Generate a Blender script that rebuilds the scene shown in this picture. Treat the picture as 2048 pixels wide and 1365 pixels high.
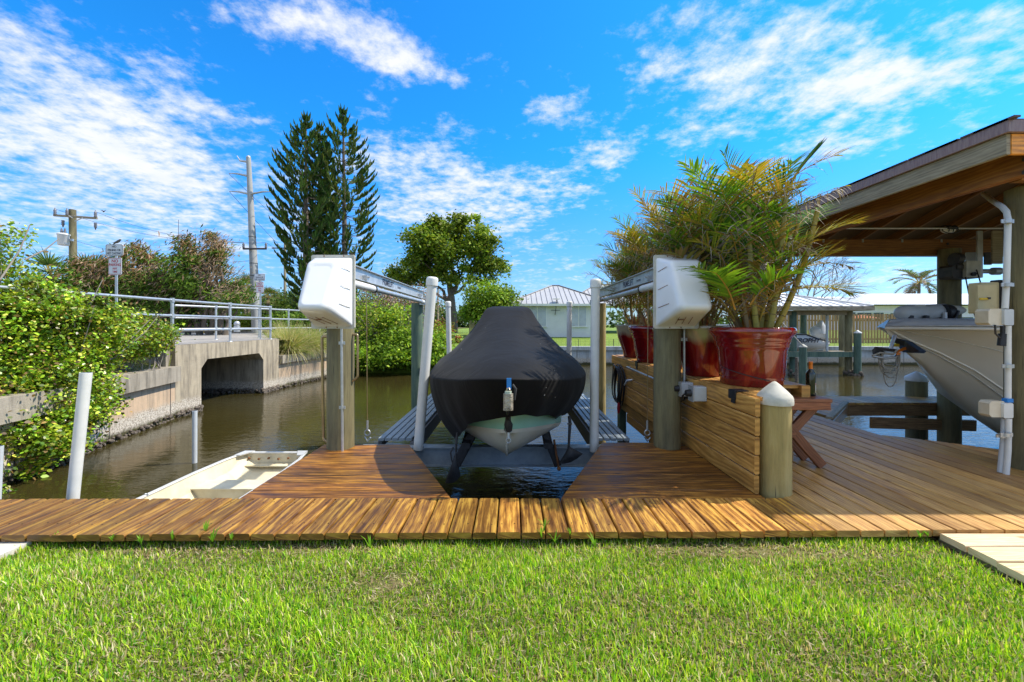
import bpy, math, random
import numpy as np
from mathutils import Vector, Matrix, Euler, Quaternion
R = math.radians; PI = math.pi
random.seed(7); rng = np.random.default_rng(7)
for o in list(bpy.data.objects): bpy.data.objects.remove(o)
sc = bpy.context.scene
# ------------------------------------------------------------------ camera
FP = 810.0; HZ = 650.0; CH = 1.228; CXP = 1024.0
cam = bpy.data.cameras.new('camera'); camo = bpy.data.objects.new('camera', cam)
sc.collection.objects.link(camo); sc.camera = camo
cam.sensor_width = 36; cam.lens = 36*FP/2048; cam.shift_y = -(682.5-HZ)/2048
cam.clip_start = 0.05; cam.clip_end = 3000
camo.location = (0, 0, CH); camo.rotation_euler = (R(90), 0, 0)
# ------------------------------------------------------------------ light
SDX, SDY = 0.75, 0.15                                  # shadow shift per metre of height (towards -x, -y)
sund = Vector((SDX, SDY, 1)).normalized()
sl = bpy.data.lights.new('sun', 'SUN'); sl.energy = 5.0; sl.angle = R(0.6); sl.color = (1.0, .93, .82)
so = bpy.data.objects.new('sun', sl); sc.collection.objects.link(so)
so.rotation_euler = sund.to_track_quat('Z', 'Y').to_euler(); so.location = (20, 5, 30)
sun_el = math.asin(sund.z); sun_az = math.atan2(sund.x, sund.y)
# ------------------------------------------------------------------ view
sc.view_settings.view_transform = 'Standard'; sc.view_settings.look = 'None'
sc.view_settings.exposure = 0.34; sc.view_settings.gamma = 1.0; sc.view_settings.use_curve_mapping = False
sc.render.engine = 'CYCLES'
# ------------------------------------------------------------------ world
W = bpy.data.worlds.new('World'); sc.world = W; W.use_nodes = True
def build_world():
    nt = W.node_tree; nt.nodes.clear(); N = nt.nodes.new; L = nt.links.new
    out = N('ShaderNodeOutputWorld'); bg = N('ShaderNodeBackground'); L(bg.outputs[0], out.inputs[0])
    sky = N('ShaderNodeTexSky'); sky.sky_type = 'NISHITA'; sky.sun_disc = False
    sky.sun_elevation = sun_el; sky.sun_rotation = sun_az; sky.air_density = 1.0; sky.dust_density = 0.6; sky.ozone_density = 2.0
    tc = N('ShaderNodeTexCoord'); sp = N('ShaderNodeSeparateXYZ'); L(tc.outputs['Generated'], sp.inputs[0])
    def M(op, a, b=None, c=None, clamp=False):
        n = N('ShaderNodeMath'); n.operation = op; n.use_clamp = clamp
        for i, v in enumerate((a, b, c)):
            if v is None: continue
            if isinstance(v, (int, float)): n.inputs[i].default_value = v
            else: L(v, n.inputs[i])
        return n.outputs[0]
    x, y, z = sp.outputs
    zz = M('ADD', M('MAXIMUM', z, 0.0), 0.13)
    cx = M('DIVIDE', x, zz); cy = M('DIVIDE', y, zz)
    cb = N('ShaderNodeCombineXYZ'); L(cx, cb.inputs[0]); L(cy, cb.inputs[1])
    def noise(sc_, det, rough, vec, off=0.0, lac=2.0):
        n = N('ShaderNodeTexNoise'); n.noise_dimensions = '3D'; n.inputs['Scale'].default_value = sc_
        n.inputs['Detail'].default_value = det; n.inputs['Roughness'].default_value = rough
        mp = N('ShaderNodeMapping'); mp.inputs['Location'].default_value = (off, off*.7, off*.3)
        L(vec, mp.inputs['Vector']); L(mp.outputs[0], n.inputs['Vector']); return n.outputs['Fac']
    n1 = noise(4.6, 10, .66, cb.outputs[0], 3.1)
    n2 = noise(15.0, 6, .62, cb.outputs[0], 8.3)
    az = M('ARCTAN2', x, y)
    el = M('ARCTAN2', z, M('SQRT', M('ADD', M('MULTIPLY', x, x), M('MULTIPLY', y, y))))
    blobs = [(150,230,270,120,.28),(300,330,300,90,.20),(60,110,130,50,.20),(380,190,110,50,.17),(330,300,80,50,.12),(650,40,200,46,.30),
      (500,60,120,40,.18),(780,105,70,35,.27),(860,150,60,28,.24),(930,163,50,18,.22),(930,400,190,80,.36),(800,300,90,50,.20),
      (1100,380,90,50,.18),(1500,140,230,65,.27),(1300,130,120,36,.18),(1750,165,170,60,.30),(1580,215,280,40,.22),(1580,60,110,40,.2),
      (1125,232,62,26,.36),(1225,300,70,28,.2),(1650,300,240,36,.22),(1270,60,90,30,.18),(1380,40,80,26,.16),(1000,560,400,60,.12),
      (1700,560,250,60,.18),(150,440,500,80,.22),(1560,420,60,30,0),(1980,30,70,26,.15),(1020,300,60,40,-.15),(1100,90,120,80,-.12),(560,150,110,70,-.14),(1290,420,170,60,-.14)]
    acc = None
    for (bx, by, sx, sy, am) in blobs:
        if am == 0: continue
        a0 = math.atan((bx-CXP)/FP); d = math.hypot(FP, bx-CXP); e0 = math.atan((HZ-by)/d)
        sa = sx/FP*math.cos(a0)**2; se = sy/d*math.cos(e0)**2
        da = M('DIVIDE', M('SUBTRACT', az, a0), sa); de = M('DIVIDE', M('SUBTRACT', el, e0), se)
        q = M('ADD', M('MULTIPLY', da, da), M('MULTIPLY', de, de))
        g = M('MULTIPLY', M('EXPONENT', M('MULTIPLY', q, -0.7)), am)
        acc = g if acc is None else M('ADD', acc, g)
    dens = M('ADD', M('ADD', n1, M('MULTIPLY', M('SUBTRACT', n2, .5), .75)), acc)
    def sst(v, a, b):
        n = N('ShaderNodeMapRange'); n.interpolation_type = 'SMOOTHSTEP'; L(v, n.inputs[0]); n.inputs[1].default_value = a; n.inputs[2].default_value = b; return n.outputs[0]
    dens = M('ADD', dens, M('ADD', M('MULTIPLY', M('SUBTRACT', 1.0, sst(y, .22, .50)), .31), M('MULTIPLY', sst(z, .62, .78), .26)))  # extra cloud added out of view, behind, beside and overhead, as neutral fill light
    rmp = N('ShaderNodeMapRange'); rmp.interpolation_type = 'SMOOTHSTEP'; L(dens, rmp.inputs[0])
    rmp.inputs[1].default_value = .585; rmp.inputs[2].default_value = 1.07
    fac = M('MULTIPLY', rmp.outputs[0], .93)
    # grade the clear sky towards the deep blue of the place
    tint = N('ShaderNodeMix'); tint.data_type = 'RGBA'; tint.blend_type = 'MULTIPLY'; tint.inputs[0].default_value = 1
    L(sky.outputs[0], tint.inputs[6]); tm = N('ShaderNodeMix'); tm.data_type = 'RGBA'; tr_ = N('ShaderNodeMapRange'); tr_.interpolation_type = 'SMOOTHSTEP'; L(z, tr_.inputs[0]); tr_.inputs[1].default_value = 0.0; tr_.inputs[2].default_value = .42
    L(tr_.outputs[0], tm.inputs[0]); tm.inputs[6].default_value = (.60, .88, 1.30, 1); tm.inputs[7].default_value = (.14, 1.16, 2.02, 1); L(tm.outputs[2], tint.inputs[7])
    cc = N('ShaderNodeMix'); cc.data_type = 'RGBA'
    sh = N('ShaderNodeMapRange'); L(noise(5.0, 5, .6, cb.outputs[0], 14.0), sh.inputs[0]); sh.inputs[1].default_value=.3; sh.inputs[2].default_value=.7
    L(sh.outputs[0], cc.inputs[0]); cc.inputs[6].default_value = (6.2, 6.5, 6.9, 1); cc.inputs[7].default_value = (7.5, 7.4, 7.2, 1)
    mx = N('ShaderNodeMix'); mx.data_type = 'RGBA'; L(fac, mx.inputs[0]); L(tint.outputs[2], mx.inputs[6]); L(cc.outputs[2], mx.inputs[7])
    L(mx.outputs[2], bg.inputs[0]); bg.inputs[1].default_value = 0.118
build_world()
# ------------------------------------------------------------------ projection helpers (pixel of the photograph -> point)
def P(px, py, Y): return Vector(((px-CXP)/FP*Y, Y, CH+(HZ-py)/FP*Y))
def G(px, py, z=0.0):
    Y = FP*(CH-z)/(py-HZ); return Vector(((px-CXP)/FP*Y, Y, z))
# ------------------------------------------------------------------ materials
MATS = {}
class NT:
    def __init__(s, name):
        s.m = bpy.data.materials.new(name); s.m.use_nodes = True; s.nt = s.m.node_tree; s.nt.nodes.clear()
        s.out = s.nt.nodes.new('ShaderNodeOutputMaterial'); s.b = s.nt.nodes.new('ShaderNodeBsdfPrincipled'); s.L(s.b.outputs[0], s.out.inputs[0])
        MATS[name] = s.m
    def N(s, t): return s.nt.nodes.new('ShaderNode'+t)
    def L(s, a, b): s.nt.links.new(a, b)
    def set(s, inp, v):
        if isinstance(v, (int, float, tuple)): inp.default_value = v
        else: s.L(v, inp)
    def math(s, op, a, b=0.0, clamp=False):
        n = s.N('Math'); n.operation = op; n.use_clamp = clamp; s.set(n.inputs[0], a); s.set(n.inputs[1], b); return n.outputs[0]
    def coord(s, kind='Object', scale=(1,1,1), rot=(0,0,0), loc=(0,0,0)):
        tc = s.N('TexCoord'); mp = s.N('Mapping'); s.L(tc.outputs[kind], mp.inputs[0])
        mp.inputs['Scale'].default_value = scale; mp.inputs['Rotation'].default_value = rot; mp.inputs['Location'].default_value = loc; return mp.outputs[0]
    def noise(s, vec, scale, det=4, rough=.6, dist=0.0):
        n = s.N('TexNoise'); s.L(vec, n.inputs['Vector']); n.inputs['Scale'].default_value = scale; n.inputs['Detail'].default_value = det
        n.inputs['Roughness'].default_value = rough; n.inputs['Distortion'].default_value = dist; return n.outputs['Fac']
    def ramp(s, f, stops):
        r = s.N('ValToRGB'); s.L(f, r.inputs[0]); e = r.color_ramp.elements
        while len(e) < len(stops): e.new(.5)
        for i, (p, c) in enumerate(stops): e[i].position = p; e[i].color = (*c, 1)
        return r.outputs[0]
    def rng(s, f, a, b, c=0.0, d=1.0):
        r = s.N('MapRange'); s.L(f, r.inputs[0])
        for i, v in zip((1,2,3,4), (a,b,c,d)): r.inputs[i].default_value = v
        return r.outputs[0]
    def mix(s, f, a, b, mode='MIX'):
        n = s.N('Mix'); n.data_type = 'RGBA'; n.blend_type = mode; s.set(n.inputs[0], f)
        for i, v in ((6, a), (7, b)):
            if isinstance(v, tuple): n.inputs[i].default_value = (*v[:3], 1)
            else: s.L(v, n.inputs[i])
        return n.outputs[2]
    def attr(s): a = s.N('Attribute'); a.attribute_name = 'Col'; return a.outputs['Color']
    def bump(s, h, strength=.3, dist=.01):
        n = s.N('Bump'); n.inputs['Strength'].default_value = strength; n.inputs['Distance'].default_value = dist; s.L(h, n.inputs['Height'])
        s.L(n.outputs[0], s.b.inputs['Normal']); return n
    def fin(s, col, rough=.6, metal=0.0, spec=.5, coat=0.0):
        s.set(s.b.inputs['Base Color'], (*col, 1) if isinstance(col, tuple) else col); s.set(s.b.inputs['Roughness'], rough)
        s.b.inputs['Metallic'].default_value = metal; s.b.inputs['Specular IOR Level'].default_value = spec
        if coat: s.b.inputs['Coat Weight'].default_value = coat; s.b.inputs['Coat Roughness'].default_value = .06
        return s.m
def simple(name, c, c2=None, scale=6, rough=.5, metal=0.0, bump=0.0, bscale=40, spec=.5, coat=0.0, stretch=(1,1,1), lo=.35, hi=.65, kind='Object', dist=.005):
    s = NT(name); v = s.coord(kind, stretch)
    c2 = c2 or tuple(k*.8 for k in c)
    n = s.noise(v, scale, 5, .65); col = s.mix(s.rng(n, lo, hi), c, c2)
    col = s.mix(1.0, col, s.attr(), 'MULTIPLY')
    if bump: s.bump(s.noise(v, bscale, 4, .6), bump, dist)
    return s.fin(col, rough, metal, spec, coat)
def deckwood(name, light, mid, dark, rough=.5, freq=15, gloss=.25, wet=.5, bmp=.35, fine=.66):
    s = NT(name); v = s.coord('UV', (.22, 1, 1))
    w = s.N('TexWave'); w.wave_type = 'BANDS'; w.bands_direction = 'Y'; w.inputs['Scale'].default_value = freq
    w.inputs['Distortion'].default_value = 15; w.inputs['Detail'].default_value = 2.5; w.inputs['Detail Scale'].default_value = .75; w.inputs['Detail Roughness'].default_value = .55
    s.L(v, w.inputs['Vector'])
    f1 = s.noise(s.coord('UV', (.7, 15, 1)), 5, 7, .72, .5); big = s.noise(s.coord('UV', (1.2, 5, 1)), 2.6, 4, .65)
    g = s.math('ADD', s.math('MULTIPLY', w.outputs['Fac'], .20), s.math('MULTIPLY', s.math('ADD', s.math('MULTIPLY', s.math('SUBTRACT', f1, .5), fine/.55), .5), .80))
    g = s.math('ADD', g, s.math('MULTIPLY', s.math('SUBTRACT', big, .5), 1.3*wet))
    col = s.ramp(g, [(.25, light), (.50, mid), (.78, dark)])
    dk = s.N('TexVoronoi'); dk.feature = 'F1'; s.L(s.coord('UV', (1.6, 3, 1)), dk.inputs['Vector']); dk.inputs['Scale'].default_value = 1.3
    knot = s.rng(dk.outputs['Distance'], .03, .1); col = s.mix(knot, dark, col)
    col = s.mix(1.0, col, s.attr(), 'MULTIPLY')
    s.bump(s.math('SUBTRACT', 1.0, g), bmp, .004)
    return s.fin(col, s.rng(g, .2, .8, rough+.12, rough-.14), 0, .4)
M_DECK = deckwood('deck wood', (.66,.38,.065), (.33,.155,.028), (.11,.045,.016), .5, freq=6, wet=.7, fine=1.0)
M_DECKD = deckwood('dark stained deck wood', (.50,.23,.035), (.22,.092,.018), (.075,.032,.012), .45, freq=6, wet=.9)
M_DECKW = deckwood('weathered deck wood', (.72,.46,.17), (.46,.245,.08), (.19,.09,.034), .55, wet=.4)
M_PALE = deckwood('pale step wood', (.86,.72,.50), (.74,.57,.36), (.45,.31,.17), .7, wet=.3)
M_DGREY = deckwood('dark brown frame wood', (.52,.33,.17), (.34,.19,.09), (.12,.06,.03), .42, wet=.5)  # plain dark brown wood for joists, underframes and support posts
M_WALLW = deckwood('planter wall wood', (.68,.38,.10), (.46,.23,.05), (.20,.09,.024), .55, freq=7, wet=.6, bmp=.15, fine=.35)
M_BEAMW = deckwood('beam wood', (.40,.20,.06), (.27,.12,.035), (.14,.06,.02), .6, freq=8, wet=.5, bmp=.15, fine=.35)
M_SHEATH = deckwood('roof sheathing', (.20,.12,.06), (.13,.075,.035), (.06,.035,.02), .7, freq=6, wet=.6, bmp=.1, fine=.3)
M_FASC = deckwood('weathered fascia wood', (.44,.38,.27), (.32,.27,.18), (.17,.14,.095), .75, freq=12, wet=.5, fine=.5, bmp=.2)
M_TABLE = deckwood('table wood', (.30,.12,.055), (.21,.08,.035), (.10,.035,.018), .5, wet=.4)
M_ROUGHW = deckwood('dark cradle wood', (.20,.20,.20), (.14,.14,.14), (.06,.06,.06), .6, wet=.3)
def piling_mat(name, a, b, c):
    s = NT(name); v = s.coord('Object', (6, 6, .7)); n = s.noise(v, 2.2, 7, .72); m = s.noise(s.coord('Object', (1.5,1.5,.8)), 1.6, 3, .6)
    g = s.math('ADD', s.math('MULTIPLY', n, .7), s.math('MULTIPLY', m, .45))
    col = s.ramp(g, [(.38, c), (.55, b), (.74, a)])
    cr = s.noise(s.coord('Object', (30, 30, 1.0)), 2.0, 4, .7); col = s.mix(s.rng(cr, .62, .72), col, (.05,.045,.025))
    col = s.mix(1.0, col, s.attr(), 'MULTIPLY')
    s.bump(s.math('ADD', n, s.math('MULTIPLY', cr, -.8)), .6, .012); return s.fin(col, .75)
M_PILE = piling_mat('piling wood', (.27,.24,.12), (.165,.145,.075), (.07,.065,.035))
M_PILET = piling_mat('tan piling wood', (.50,.40,.17), (.37,.28,.10), (.19,.16,.06))
M_PILEG = piling_mat('green piling wood', (.15,.20,.13), (.075,.13,.095), (.035,.06,.045))
def conc(name, a, b, stain, zlo=None):
    s = NT(name); v = s.coord('Object'); n = s.noise(v, 2.2, 7, .68); col = s.mix(s.rng(n, .35, .68), a, b)
    st = s.noise(s.coord('Object', (5, 5, .55)), 1.3, 5, .7); col = s.mix(s.rng(st, .45, .66, 0, .85), col, stain)
    fine = s.noise(v, 60, 4, .7); col = s.mix(s.rng(fine, .2, .8, .0, .35), col, (.08,.075,.06))
    if zlo is not None:
        tc = s.N('TexCoord'); sp = s.N('SeparateXYZ'); s.L(tc.outputs['Object'], sp.inputs[0])
        zz = s.math('ADD', sp.outputs[2], s.math('MULTIPLY', s.math('SUBTRACT', s.noise(v, 5, 4, .7), .5), .22))
        oy = s.noise(v, 34, 3, .7)
        col = s.mix(s.rng(zz, zlo+.42, zlo+.30), col, s.mix(s.rng(oy, .42, .6), (.62,.56,.46), (.25,.2,.15)))
        col = s.mix(s.rng(zz, zlo+.17, zlo+.08), col, s.mix(s.rng(oy, .4, .6), (.09,.085,.02), (.025,.02,.012)))
    col = s.mix(1.0, col, s.attr(), 'MULTIPLY')
    s.bump(s.math('ADD', n, s.math('MULTIPLY', fine, .4)), .5, .02); return s.fin(col, .85)
WZ = -0.92
M_CONC = conc('seawall concrete', (.70,.50,.32), (.58,.41,.27), (.34,.26,.18), 0)
M_CAP = conc('cap concrete', (.46,.40,.31), (.36,.31,.24), (.14,.12,.09))
M_BRIDGE = conc('bridge concrete', (.55,.46,.32), (.42,.35,.25), (.14,.115,.085), 0)
M_WSEA = conc('white seawall', (.60,.63,.62), (.48,.52,.52), (.30,.30,.27), 0)
M_ROAD = conc('road concrete', (.42,.39,.36), (.35,.33,.30), (.25,.23,.21))
M_PAD = conc('pale concrete', (.72,.68,.62), (.62,.58,.52), (.45,.40,.34))
def water():
    s = NT('canal water'); v = s.coord('Object', (1, 1, 1))
    a = s.noise(s.coord('Object', (1.0, 2.3, 1), (0,0,R(18))), 3.4, 3, .55, .6); b = s.noise(s.coord('Object', (1, 1.7, 1), (0,0,R(-14))), 12, 3, .6, .3)
    amp = s.rng(s.noise(v, .22, 2, .5), .38, .62, .35, 1.0)
    h = s.math('MULTIPLY', s.math('ADD', a, s.math('MULTIPLY', b, .25)), amp)
    s.bump(h, .42, .03)
    col = s.mix(s.rng(s.noise(v, .3, 3, .6), .3, .7), (.030,.025,.007), (.044,.036,.011))
    m = s.fin(col, .025, 0, .5); s.b.inputs['IOR'].default_value = 1.33; return m
M_WATER = water()
def soil():
    s = NT('lawn soil'); v = s.coord('Object'); n = s.noise(v, 7, 6, .7); f = s.noise(v, 60, 4, .7)
    col = s.ramp(s.math('ADD', s.math('MULTIPLY', n, .6), s.math('MULTIPLY', f, .4)), [(.35, (.05,.05,.015)), (.5, (.13,.13,.03)), (.70, (.26,.21,.10))])
    s.bump(f, .8, .02); return s.fin(col, .95)
M_SOIL = soil()
def turf(name, a, b, c):
    s = NT(name); v = s.coord('Object'); n = s.noise(v, .9, 6, .65); f = s.noise(v, 28, 5, .75)
    col = s.mix(s.rng(n, .35, .65), a, b); col = s.mix(s.rng(f, .45, .68), col, c); s.bump(f, 1.0, .05); return s.fin(col, .9)
M_TURF = turf('far lawn', (.16,.26,.018), (.22,.30,.03), (.08,.15,.012))
M_BANK = turf('bank ground', (.16,.18,.04), (.22,.18,.09), (.07,.09,.02))
def leafmat(name, rough=.45, tr=.35, spec=.4):
    s = NT(name); col = s.attr(); s.fin(col, rough, 0, spec)
    t = s.N('BsdfTranslucent'); s.L(s.mix(1.0, col, (1.25, 1.25, .7), 'MULTIPLY'), t.inputs[0])
    m = s.N('MixShader'); m.inputs[0].default_value = tr; s.L(s.b.outputs[0], m.inputs[1]); s.L(t.outputs[0], m.inputs[2]); s.L(m.outputs[0], s.out.inputs[0]); return s.m
M_LEAF = leafmat('leaf', .55, .3, .2); M_LEAFG = leafmat('glossy leaf', .32, .3, .5); M_GRASS = leafmat('grass blade', .5, .45, .3)
M_BARK = simple('bark', (.20,.16,.12), (.10,.08,.06), 14, .9, bump=.8, bscale=30, stretch=(1,1,.3), dist=.02)
M_TWIG = simple('grey twig', (.34,.30,.25), (.22,.19,.16), 14, .85)
M_CANE = simple('palm cane', (.42,.30,.08), (.30,.24,.07), 20, .5, stretch=(1,1,3))
M_PVC = simple('white pvc', (.74,.74,.71), (.60,.61,.58), 3, .38, bump=.05)
M_PVCG = simple('grey pvc', (.56,.59,.60), (.47,.50,.52), 3, .42)
M_FIBER = simple('white fibreglass', (.84,.85,.87), (.79,.80,.81), 2.5, .22, coat=.3, bump=.03, bscale=8)
M_FIBERD = simple('dirty fibreglass', (.66,.60,.47), (.54,.46,.32), 5, .4)
M_ALU = simple('aluminium', (.62,.63,.63), (.46,.47,.48), 6, .38, metal=.55)
M_GALV = simple('galvanised steel', (.58,.60,.61), (.44,.46,.48), 12, .4, metal=.6)
M_STEELB = simple('blue grey painted steel', (.30,.35,.38), (.22,.26,.29), 10, .45)
M_COPPER = simple('bronze rail', (.36,.25,.14), (.50,.38,.22), 6, .3, metal=.7)
M_DARK = simple('dark metal', (.05,.05,.055), (.09,.08,.075), 12, .5, metal=.4)
M_BLACK = simple('black rubber', (.012,.012,.014), (.025,.025,.028), 12, .45)
M_RUST = simple('rust', (.30,.12,.04), (.12,.05,.02), 20, .8)
M_WHITEP = simple('white paint', (.80,.80,.78), (.72,.72,.70), 3, .45)
M_INK = simple('black lettering', (.03,.035,.06), (.04,.045,.07), 3, .6)
M_RED = simple('red lettering', (.55,.05,.07), (.48,.04,.06), 3, .6)
M_SIGN = simple('sign face', (.72,.74,.77), (.66,.68,.72), 3, .4)
M_BLUE = simple('blue strap', (.02,.22,.62), (.02,.17,.5), 10, .6)
M_REDP = simple('red plastic', (.45,.02,.03), (.35,.02,.03), 10, .5)
M_ORANGE = simple('orange foil', (.75,.22,.02), (.65,.17,.02), 10, .4)
M_YELLOW = simple('yellow paint', (.75,.50,.03), (.65,.42,.03), 4, .5)
M_GREENP = simple('green paint', (.02,.26,.09), (.02,.2,.07), 4, .5)
M_ROPE = simple('rope', (.42,.39,.33), (.28,.26,.22), 60, .9, bump=.6, bscale=120)
M_LIGHTW = simple('lamp glass', (.82,.80,.72), (.74,.70,.6), 6, .3)
def fabric():
    s = NT('black cover fabric'); v = s.coord('Object'); n = s.noise(v, 1.7, 5, .6)
    col = s.mix(s.rng(n, .35, .7), (.0035,.0035,.004), (.007,.007,.008))
    sp = s.N('TexVoronoi'); s.L(v, sp.inputs['Vector']); sp.inputs['Scale'].default_value = 5.0
    col = s.mix(s.rng(sp.outputs['Distance'], .035, .022), col, (.6,.58,.54))
    w = s.noise(s.coord('Object', (1.2, 1.2, .35)), 3.2, 4, .5, 1.2); f = s.noise(v, 260, 2, .5)
    s.bump(s.math('ADD', w, s.math('MULTIPLY', f, .006)), .22, .05)
    m = s.fin(col, .72, 0, .14); s.b.inputs['Sheen Weight'].default_value = .04; return m
M_FAB = fabric()
M_FAB2 = simple('black webbing', (.012,.012,.014), (.03,.03,.032), 30, .7)
def pot(name, rimc):
    s = NT(name); v = s.coord('Object', (3.5, 3.5, .8)); n = s.noise(v, 1.4, 5, .6, .8)
    col = s.ramp(n, [(.30, (.12,.003,.006)), (.52, (.22,.006,.007)), (.70, (.42,.045,.011))])
    if rimc:
        tc = s.N('TexCoord'); sp = s.N('SeparateXYZ'); s.L(tc.outputs['Object'], sp.inputs[0])
        z = s.math('ADD', sp.outputs[2], s.math('MULTIPLY', s.math('SUBTRACT', n, .5), .16)); col = s.mix(s.rng(z, .33, .41), col, (.42,.33,.19))
    return s.fin(col, .12, 0, .6, .8)
M_POT = pot('red glazed ceramic', False); M_POTC = pot('cream and red glazed ceramic', True)
def metal_roof(name, c):
    s = NT(name); v = s.coord('Object'); n = s.noise(v, .8, 5, .6); return s.fin(s.mix(s.rng(n, .3, .7), c, tuple(k*.86 for k in c)), .35, .1)
M_MROOF = metal_roof('metal roof', (.50,.49,.48)); M_WROOF = metal_roof('white metal roof', (.85,.86,.88))
M_STUCCO = simple('pale green stucco', (.68,.68,.71), (.62,.62,.65), 2, .85, bump=.3)
M_STUCW = simple('white stucco', (.86,.78,.92), (.80,.72,.85), 2, .85)
M_SHUT = simple('window blind', (.50,.53,.60), (.42,.45,.52), 4, .5)
M_GLASS = simple('dark window glass', (.03,.05,.05), (.06,.08,.08), 4, .08)
M_SHING = simple('shingle', (.16,.12,.12), (.09,.07,.07), 12, .9, bump=.8, bscale=50, dist=.02)
M_DRIP = simple('brown drip edge', (.22,.14,.14), (.32,.23,.21), 9, .5, stretch=(8,8,1))
M_CREAM = simple('cream gelcoat', (.86,.80,.67), (.80,.74,.61), 1.5, .3, coat=.3)
M_CREAMD = simple('faded deck gelcoat', (.62,.62,.60), (.54,.54,.52), 3, .4)
M_BEIGE = simple('beige enclosure', (.60,.52,.30), (.50,.43,.24), 5, .5)
M_MINT = simple('mint gelcoat', (.36,.66,.52), (.31,.60,.46), 3, .25, coat=.3)
M_HULL = simple('white hull', (.74,.70,.60), (.64,.60,.50), 4, .35, coat=.2)
M_SKIFF = simple('cream skiff paint', (.70,.64,.47), (.58,.51,.35), 5, .5, bump=.1)
M_SKIFFR = simple('skiff rim aluminium', (.68,.68,.66), (.56,.56,.53), 6, .4, metal=.3)
M_FENCE = deckwood('fence wood', (.50,.33,.15), (.40,.25,.11), (.22,.13,.06), .8)
M_BOTTLE = simple('dark bottle glass', (.006,.012,.006), (.008,.016,.008), 5, .05, coat=.5)
M_LABEL = simple('bottle label', (.72,.66,.60), (.66,.60,.55), 20, .6)
M_CPOLE = simple('concrete pole', (.40,.41,.41), (.34,.35,.35), 2, .85)
M_MULCH = simple('mulch', (.42,.14,.05), (.28,.09,.03), 20, .95)
M_BIRD = simple('grey feathers', (.10,.09,.09), (.16,.15,.14), 20, .8)
M_INSUL = simple('insulator', (.22,.22,.24), (.14,.14,.16), 9, .4)
M_OYST = simple('barnacles', (.22,.18,.14), (.07,.055,.045), 18, .95, bump=1, bscale=25, dist=.05)
M_SEAT = simple('cap mould', (.56,.54,.47), (.40,.39,.33), 10, .75, bump=.2, lo=.45, hi=.75)
M_CONCB = simple('barnacled concrete', (.50,.45,.37), (.16,.13,.09), 14, .95, bump=1, bscale=30, dist=.04)
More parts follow.
